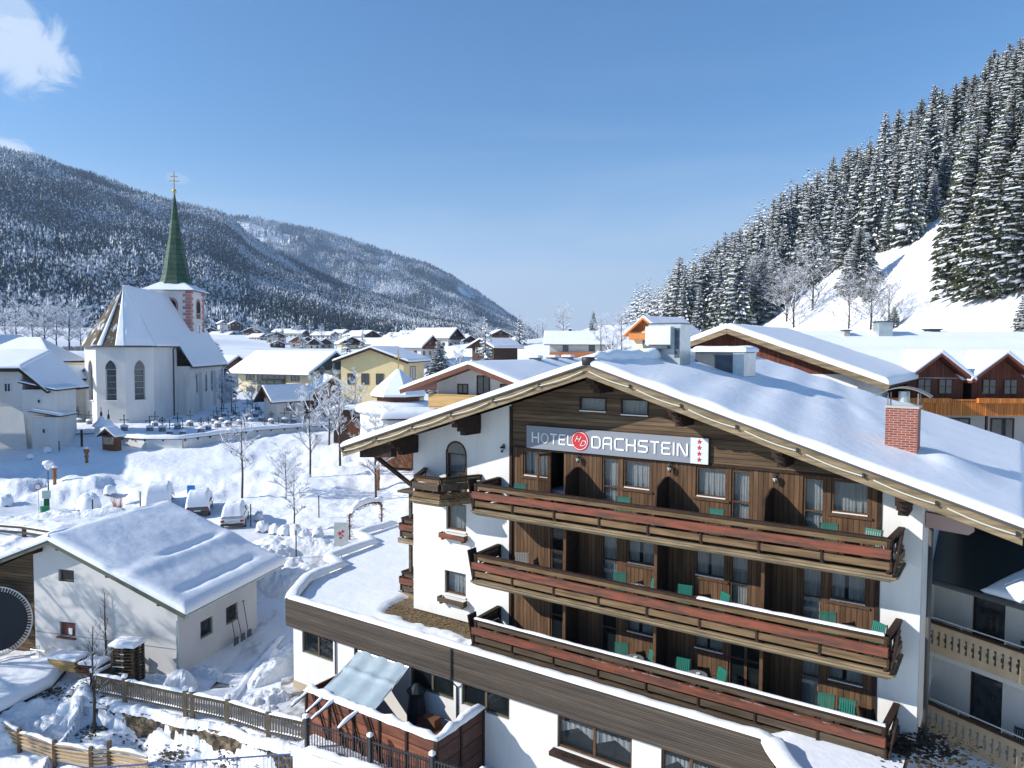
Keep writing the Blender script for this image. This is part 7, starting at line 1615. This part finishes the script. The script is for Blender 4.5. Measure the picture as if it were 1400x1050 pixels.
r=thing('poster_stand','grey poster stand with red flower picture beside the snowy arch','poster stand',gp_(467,762,-14.4)+Vector((0,0,0)),R(-6)); MB().tube([(0,0,-.3),(0,0,1.7)],.03,6).build('post',metald,r); MB().box(-.5,.5,-.05,.0,1.2,2.85).build('panel',mat('poster_grey',(.45,.48,.47),(.38,.42,.40),3),r); m=MB()
for dx,dz,s in ((-.1,2.1,.18),(.12,2.25,.13),(-.05,1.8,.12),(.1,1.95,.1)): m.prism([(dx+s*(1 if j%2 else .5)*math.cos(j*pi/5),dz+s*(1 if j%2 else .5)*math.sin(j*pi/5)) for j in range(10)],-.06,-.051,axis='y')
m.build('picture',mat('poster_red',(.45,.03,.06)),r)
# guard rail on the left
gr_=[gz(-30,722,-14.2),gz(33,727,-14.2),gz(69,733,-14.2),gz(105,741,-14.2)]; r=thing('guard_rail','wooden two-bar guard rail along the road left of the garage','rail',gr_[1]); o=r.location
for q in gr_: MB(o).box(q.x-.11,q.x+.11,q.y-.11,q.y+.11,q.z-1.3,q.z+.45).build('post',woodG,r)
m=MB(o); 
for a,b in zip(gr_,gr_[1:]): m.beam(a+Vector((0,-.1,.35)),b+Vector((0,-.1,.35)),.08,.18); m.beam(a+Vector((0,-.1,-.05)),b+Vector((0,-.1,-.05)),.08,.16)
m.build('bar',woodG,r); snowtop([q+Vector((0,-.1,.44)) for q in gr_],.12,.06,r,o,1)
# arch of dry vines with snow
pa=gp_(478,735,-14.3);pb=gp_(522,724,-14.3); ar=thing('garden_arch','arch of dry vines loaded with snow beside the road','arch',pa.lerp(pb,.5)); o=ar.location; D=(pb-pa)/2; c0=pa.lerp(pb,.5); 
pts=[c0+D*math.cos(t)*-1*(1 if 1 else 1)+Vector((0,0,2.3*min(1,math.sin(t)*1.5)+.0)) for t in np.linspace(0,pi,18)]; pts=[pa,pa+Vector((0,0,.8)),pa+Vector((0,0,1.6))]+[c0-D*math.cos(t)+Vector((0,0,1.8+.55*math.sin(t))) for t in np.linspace(.2,pi-.2,10)]+[pb+Vector((0,0,1.6)),pb+Vector((0,0,.8)),pb]
rs=random.Random(3); m=MB(o)
for k in range(420):
    i=rs.randrange(len(pts)-1); p=pts[i].lerp(pts[i+1],rs.random())+Vector((rs.gauss(0,.12),rs.gauss(0,.14),rs.gauss(0,.1))); d=Vector((rs.gauss(0,1),rs.gauss(0,1),rs.gauss(-.4,1))).normalized()*rs.uniform(.1,.28); m.tube([p,p+d],.014,3,cap=False)
m.tube(pts,.06,6); m.build('vines',mat('vine_brown',(.14,.075,.045),rough=.9),ar); snowtop([q+Vector((0,0,.12)) for q in pts[3:-3]],.55,.32,ar,o,2,.2)
# ---- bare trees
bsn=mat('snow_on_twigs',(.80,.83,.87),rough=.7)
def baretree(seed,h=1.0,spread=.35,lev=4,frost=.5,fork=.35,up=.55,n0=9):
    r=random.Random(seed); m=MB()
    def br(p,d,l,rad,lv):
        n=3; pts=[p]
        for i in range(n): d=(d+Vector((r.gauss(0,.10),r.gauss(0,.10),r.gauss(.03,.06)))).normalized(); pts.append(pts[-1]+d*l/n)
        m.tube(pts,[rad,rad*.8,rad*.62,rad*.4],4 if lv>2 else 3,0,False)
        if lv<lev and r.random()<frost or (lv<=2 and r.random()<frost):
            for a,b in zip(pts,pts[1:]):
                if abs((b-a).normalized().z)<.9: 
                    s=Vector((-(b-a).y,(b-a).x,0)); fr_=max(rad*1.7,.0015); s=s.normalized()*fr_ if s.length>1e-6 else Vector((fr_,0,0)); uu=Vector((0,0,fr_*1.1)); m.add([a-s+uu*.3,a+uu*1.6,a+s+uu*.3,b-s+uu*.3,b+uu*1.6,b+s+uu*.3],[(0,1,4,3),(1,2,5,4)],1)
        if lv==0: return
        k=(5,6,6,4,4)[lv] if lv<5 else 6
        for i in range(k):
            t=r.uniform(.25,1); q=pts[min(n-1,int(t*n))].lerp(pts[min(n,int(t*n)+1)],t*n-int(t*n)) if t<1 else pts[-1]
            a=r.random()*6.3; s=Vector((math.cos(a),math.sin(a),0)); nd=(d*r.uniform(.5,.9)+s*r.uniform(.5,1.0)+Vector((0,0,r.uniform(.0,.35)))).normalized()
            br(q,nd,l*r.uniform(.38,.62),rad*.5,lv-1)
    trunk=[Vector((0,0,-.03)),Vector((.01,0,h*.3)),Vector((0,.01,h*.62)),Vector((.01,0,h*.95))]; mt=MB(); mt.tube(trunk,[.016,.013,.008,.003],6)
    for i in range(n0*2):
        t=fork+(1-fork)*(i+.5)/(n0*2); z=h*t*.93; a=i*2.4+r.uniform(-.3,.3); L_=h*spread*(1.15-t*.75)*r.uniform(.7,1.1)*(.55+min(1,(t-fork)*4)*.45)
        br(Vector((.005,0,z)),Vector((math.cos(a),math.sin(a),up+t*.5)).normalized(),L_,.0065*(1.2-t),lev-1)
    def M_(mm,nm,ms):
        me=bpy.data.meshes.new(nm); me.from_pydata(mm.v,[],mm.f); [me.materials.append(q) for q in ms]; me.polygons.foreach_set('material_index',mm.m); me.update(); return me
    return M_(mt,'tree_trunk',[bark]),M_(m,'tree_branches',[bark,bsn])
BT=[baretree(1,1,.40,4,.25,n0=7),baretree(2,1,.42,4,.75,.25,n0=8),baretree(3,1,.34,4,.5,.3,.8,6),baretree(4,1,.52,4,.7,.15,.6,8),baretree(5,1,.30,2,.0,.3,1.1,7),baretree(6,1,.62,4,.12,.03,.9,9)]
def bt(label,x,y,z,h,k,rz=0,Y=None,nm='bare_tree',sx=1.0,grp=None,cat='tree'):
    if Y: p=at(x,y,Y); p=Vector((p.x,p.y,hg(p.x,p.y)))
    else: p=gp_(x,y,z)
    r=thing(nm,label,cat,p,rz,grp); r.scale=(h*sx,h*sx,h); link('trunk',BT[k][0],r); link('crown',BT[k][1],r); return r
bt('bare tree with thin dark branches in front of the churchyard wall',331,682,-13.9,7.6,0,.3)
bt('tall frosty tree with a straight trunk in the snowy garden',424,652,-13.0,9.0,1,1,sx=.75)
bt('slender frosty tree right of the tall frosty one',465,640,-12.6,8.6,2,2,sx=1.0)
bt('thick old tree with white frosted twigs behind the two slender ones',450,612,-12.2,7.6,3,.6)
bt('small bare tree with frosted crown by the parking posts',402,722,-14.2,4.6,1,.2)
bt('young frosted tree left of the small tree in the garden',391,682,-13.7,4.6,3,1.1)
bt('frosty tree close to the left eave tip of the hotel',514,682,-13.8,7.6,1,2.2)
bt('thin leafless tree between the garden and the chapel',486,600,-11.8,8.5,2,.4)
bt('thin sapling in front of the garage wall standing by the fence corner',128,978,-16.9,5.2,4,.5)
bt('second thin sapling close to the garage wall between the window and the pallets',146,912,-16.3,4.2,4,2.5)
for i,(x,y,h,k,sx,lb) in enumerate([(303,560,6,3,1,'frosted bush tree right behind the church nave'),(316,535,5,3,1.1,'frosted bare tree left of the garden cabin'),(345,560,4.5,3,1,'low frosted tree behind the garden cabin'),(508,560,7,0,1,'bare tree in front of the yellow house')]): bt(lb,x,y,0,h,k,i,Y=118,sx=sx)
for i,(x,Y,h,k,lb) in enumerate([(22,250,14,3,'frosted broadleaf tree at the left edge below the mountain forest'),(45,245,13,1,'frosted broadleaf tree beyond the cream house roof'),(62,240,15,3,'wide bare tree with white branches behind the rectory'),(78,240,13,1,'bare tree in the dark grove left of the church'),(95,238,15,3,'tall frosted tree close to the left edge of the church roof'),(110,250,12,1,'small frosted tree just left of the church roof'),(8,240,12,1,'leftmost frosted tree of the grove')]): bt(lb,x,480,0,h,k,i*1.3,Y=Y,sx=1.25,grp='frosted grove left of the church')
for i,(x,Y,h,k,lb) in enumerate([(838,150,9,3,'frosted bare tree between the farmhouse and the small orange chalet'),(850,165,9,1,'bare tree in front of the small orange chalet'),(822,170,8,1,'small frosted tree right of the farmhouse balcony'),(1085,105,9,5,'bare tree above the snowy ridge of the neighbouring roof'),(1075,130,8,5,'bushy bare tree at the foot of the open slope'),(1190,98,9.5,5,'large bare tree with many stems behind the long chalet roof'),(1160,100,8,5,'spreading bare bush left of the large many-stemmed tree'),(1215,100,8,5,'thin bare tree right of the large many-stemmed tree'),(1030,150,10,5,'frosted bare tree at the forest edge above the neighbouring roof'),(1010,150,8,5,'small bare tree at the forest edge left of the open slope'),(1110,160,10,5,'reddish bare tree at the foot of the dark spruces'),(1050,160,9,5,'bare tree in the thicket between the spruces and the roofs')]):
    if x>1000: Y=gh(x,{1085:448,1075:440,1190:452,1160:450,1215:452,1030:440,1010:438,1110:425,1050:436}[x]).y
    bt(lb,x,455,0,h*(Y/130 if x>1000 else 1),k,i*1.1,Y=Y,sx=1.2)
for x,y,Y,h,k,lb in ((770,446,330,13,3,'two-stemmed leafless tree on top of the white hill'),(735,470,420,15,1,'bare round tree at the foot of the far mountain slope'),(716,474,330,8,1,'low bare tree in front of the white hill'),(742,474,300,7,1,'small thicket tree left of the farmhouse')): bt(lb,x,y,0,h,k,1,Y=Y,sx=1.0)
for i,(x,Y,h,lb) in enumerate(((441,128,7,'dark snowy conifer at the corner of the green balcony house'),(600,150,11,'dark round conifer right of the yellow house'),(296,135,11,'snowy conifer rising behind the church nave'))):
    p=at(x,540,Y); tree_from(SPD[4],TRK,'spruce_tree',lb,'tree',(p.x,p.y,hg(p.x,p.y)),(h*1.5,h),i,None)
rs=random.Random(31)
for i in range(46):
    x=rs.uniform(300,720); Y=rs.choice((170,240,300,360,420,480,540,600)); X=(x-700)/FPX*Y
    if x<470 and Y<400: continue
    z=hg(X,Y)
    if i%2: tree_from(SPM[i%3],TRK,'spruce_tree','dark snowy spruce standing between the distant village houses','tree',(X,Y,z-.3),((8+4*rs.random())*1.2,9+6*rs.random()),i,'spruces among the distant village houses')
    else:
        r=thing('bare_tree','leafless frosted tree standing between the distant village houses','tree',(X,Y,z),i,'bare trees among the distant village houses'); h=rs.uniform(7,11); r.scale=(h*1.1,h*1.1,h); link('trunk',BT[3][0],r); link('crown',BT[3][1],r)
# ---- shrubs, small garden things
def shrub(label,x,y,z,s,col=None,nm='snowy_shrub',grp=None,cap=True):
    p=gp_(x,y,z); r=thing(nm,label,'shrub',p,s*7,grp); rs=random.Random(int(x*7+y)); m=MB()
    for k in range(90):
        a=rs.random()*6.3; t=rs.random(); q=Vector((math.cos(a)*.08*s,math.sin(a)*.08*s,0)); e=Vector((math.cos(a)*s*.5*(.3+t*.5),math.sin(a)*s*.5*(.3+t*.5),s*(.35+.6*rs.random()))); m.tube([q,q.lerp(e,.5)+Vector((0,0,.05*s)),e],[.014,.009,.004],3,0,False)
    m.build('twigs',col or bark,r)
    if cap:
        S,Q=np.meshgrid(np.linspace(0,2*pi,17),np.linspace(0,1,9),indexing='ij'); rr=s*.46*np.sin(Q*pi/2)*(1+.25*fbm(np.cos(S)*1.5+x,np.sin(S)*1.5+Q,3)); zz=s*(.10+.72*np.cos(Q*pi/2)**.75)+.24*s*fbm(np.cos(S)*2+x,np.sin(S)*2+Q*3,3)*np.minimum(Q*2,1); gridmesh('snow_cap',np.stack([rr*np.cos(S),rr*np.sin(S),zz],-1),snow,r)
    return r
for i,(x,y,s,lb) in enumerate([(359,727,1.1,'rounded snow-capped shrub nearest the white car'),(376,729,1.0,'pointed snow-capped shrub, second from the white car'),(389,731,1.0,'pointed snow-capped shrub, third from the white car'),(404,731,1.1,'tall snow-capped shrub in the middle of the row'),(416,737,1.0,'dark snow-capped shrub near the thin post'),(435,733,1.0,'snow-capped shrub at the right end of the row'),(354,712,.9,'small snow-capped bush behind the row near the white car')]): shrub(lb,x,y,-14.3,s,grp='snow-capped shrubs along the parking')
shrub('snow-laden young fir bush in the garden above the garage roof',123,700,-14.4,2.0)
shrub('copper coloured dry bush on a stem above the garage roof',161,706,-14.3,1.7,mat('twigs_copper',(.32,.13,.06),rough=.9),'dry_bush',cap=False)
shrub('bush with dark leaves showing on the snowy slope right of the fir bush',150,675,-13.7,1.1,mat('leaf_dark_green',(.03,.05,.025)))
shrub('snow-laden bush at the foot of the snow bank behind the board fence',92,985,-17.6,1.0,mat('leaf_dark_green',(.03,.05,.025)))
shrub('dark low bush with snow at the left edge of the garden',8,690,-14.0,1.3)
shrub('snowy bush against the fence corner by the pallets',176,905,-16.3,1.2)
shrub('small round snowy bush in front of the rectory wall',65,622,-12.3,.9,woodR); shrub('small snowy bush left of the other one before the rectory',41,628,-12.3,.8,woodR)
for x,y,h,lb in ((75,665,1.6,'brown carved wooden stump standing in the snow near the street lamp'),(119,648,1.5,'mushroom shaped wooden stump on the edge of the shaded snow'),(517,672,2.4,'brown wooden figure beside the tree near the hotel eave')):
    p=gp_(x,y,-13.6 if x<500 else -13.7); r=thing('wooden_stump',lb,'stump',p); MB().lathe([(.16,-.2),(.14,h*.3),(.22,h*.45),(.16,h*.6),(.30 if x==119 else .2,h*.85),(.24,h),(0,h*1.04)],n=9).build('trunk',mat('wood_carved',(.30,.14,.06),(.20,.09,.04),5,rough=.8),r); MB().lathe([(.24,h*.99),(.2,h*1.1),(0,h*1.15)],n=9).build('snow_cap',snow,r,smooth=True)
for x,y,z,h,lb in ((436,702,-13.8,1.9,'thin grey marker post right of the small bare tree'),(343,716,-14.1,1.8,'thin bamboo pole right of the white car'),(405,762,-14.7,2.0,'thin brown snow stake on the plowed bank by the road'),(192,697,-13.9,1.7,'thin post between the snow mounds left of the buried cars'),(112,612,-11.9,2.0,'dark wooden post in front of the churchyard wall'),(81,618,-12.1,1.2,'short dark post right of the rectory corner'),(66,612,-12.0,1.2,'short dark post at the rectory corner'),(127,709,-14.5,1.5,'green grey stake beside the fir bush')):
    p=gp_(x,y,z); r=thing('post',lb,'post',p); m=MB(); w=.09 if h==2.0 and x<200 else .035; m.box(-w,w,-w,w,-.4,h); m.build('shaft',woodD,r); MB().box(-w-.01,w+.01,-w-.01,w+.01,h+.001,h+.06).build('snow_cap',snow,r)
# ---- plowed snow piles
def pile(label,x,y,z,rx,ry,h,seed,rz=0,lump=1.0,Y=None):
    p=gp_(x,y,z); n=54; S,Q=np.meshgrid(np.linspace(-1,1,n),np.linspace(-1,1,n),indexing='ij'); d=np.sqrt(S**2+Q**2); f=np.clip(1-d**2,0,1)**.7
    X=S*rx;Yy=Q*ry; hh=f*h*(1+.45*fbm(X*1.1+seed,Yy*1.1,3))+np.clip(f*4,0,1)*lump*.16*(np.abs(fbm(X*2.4+seed,Yy*2.4,3))*2-.4)-.08*(f<=0.001)
    c,s=math.cos(rz),math.sin(rz); WX=p.x+X*c-Yy*s; WY=p.y+X*s+Yy*c; G=Hg(WX,WY)-p.z
    r=thing('snow_pile',label,'snow pile',p,rz); gridmesh('heap',np.stack([X,Yy,np.where(f<=0,np.minimum(G,0)-.25,np.maximum(G,-.3)*1.0+hh-.06)],-1),mat('snow_plowed',SN,(.74,.77,.81),2,rough=.65,bump=1,bscale=3.2,dist=.16,bdet=8),r); return r
pile('long ridge of plowed snow between the driveway and the annex wall',392,905,-16.35,.85,3.2,.9,1,-.28)
pile('plowed snow heap at the near end of the driveway',362,960,-16.4,1.3,.8,.55,7,.2)
pile('large plowed snow heap behind the annex corner beside the road',398,795,-15.2,2.4,1.6,1.4,2,.1)
pile('plowed snow bank between the road and the snow-capped shrubs',420,752,-14.6,4.6,1.1,.8,3,-.08)
pile('plowed snow bank right of the garage eave',360,760,-14.6,2.4,1.1,.8,5,.1)
pile('round block of snow behind the picket fence',246,940,-16.4,.85,.7,.95,4,0,.6)
pile('low snow bank with footprints in front of the garage wall',205,935,-16.4,1.8,.8,.35,9,-.2)
pile('plowed bank along the far side of the road at the left',110,712,-14.5,7,.9,.6,6,.12)
pile('rounded snow mound near the pallets and fence corner',282,922,-16.4,1.0,.5,.35,12,-.3)
pile('sloping snow bank in front of the low buried wall',10,1000,-17.7,3.2,1.1,.75,21,.35)
pile('snow heap with dark gaps at the foot of the low buried wall',95,975,-17.2,1.5,1.0,.6,23,.2)
# snow log lying in the driveway
r=thing('snow_ridge','straight narrow ridge of snow running along the driveway','snow',gz(340,925,-16.3)); o=r.location; a=gz(310,965,-16.38);b=gz(385,870,-16.25); snowtop([a,a.lerp(b,.5),b],.35,.16,r,o,3,.3)

# two large bare trees stand left of the garage, outside the picture: their shadow falls on its wall
for i,(X,Y,h,k) in enumerate(((-36.5,34.4,12,3),(-33.5,31.0,10,1))):
    r=thing('bare_tree',('large leafless tree left of the garage beyond the picture edge','smaller leafless tree left of the low wall beyond the picture edge')[i],'tree',(X,Y,-16.8),i); r.scale=(h,h,h); link('trunk',BT[k][0],r); link('crown',BT[k][1],r)
# ================================================================ HAZE
hz_=MB(); hz_.box(-6500,6500,-300,9500,-40,1100); ho=hz_.build('haze',None); ho['kind']='stuff'
hm=bpy.data.materials.new('haze'); hm.use_nodes=True; t=hm.node_tree; t.nodes.clear(); o=t.nodes.new('ShaderNodeOutputMaterial'); v=t.nodes.new('ShaderNodeVolumePrincipled'); v.inputs['Color'].default_value=(.50,.70,1.0,1); v.inputs['Density'].default_value=.0001; v.inputs['Anisotropy'].default_value=.2; t.links.new(v.outputs[0],o.inputs['Volume']); ho.data.materials.clear(); ho.data.materials.append(hm)
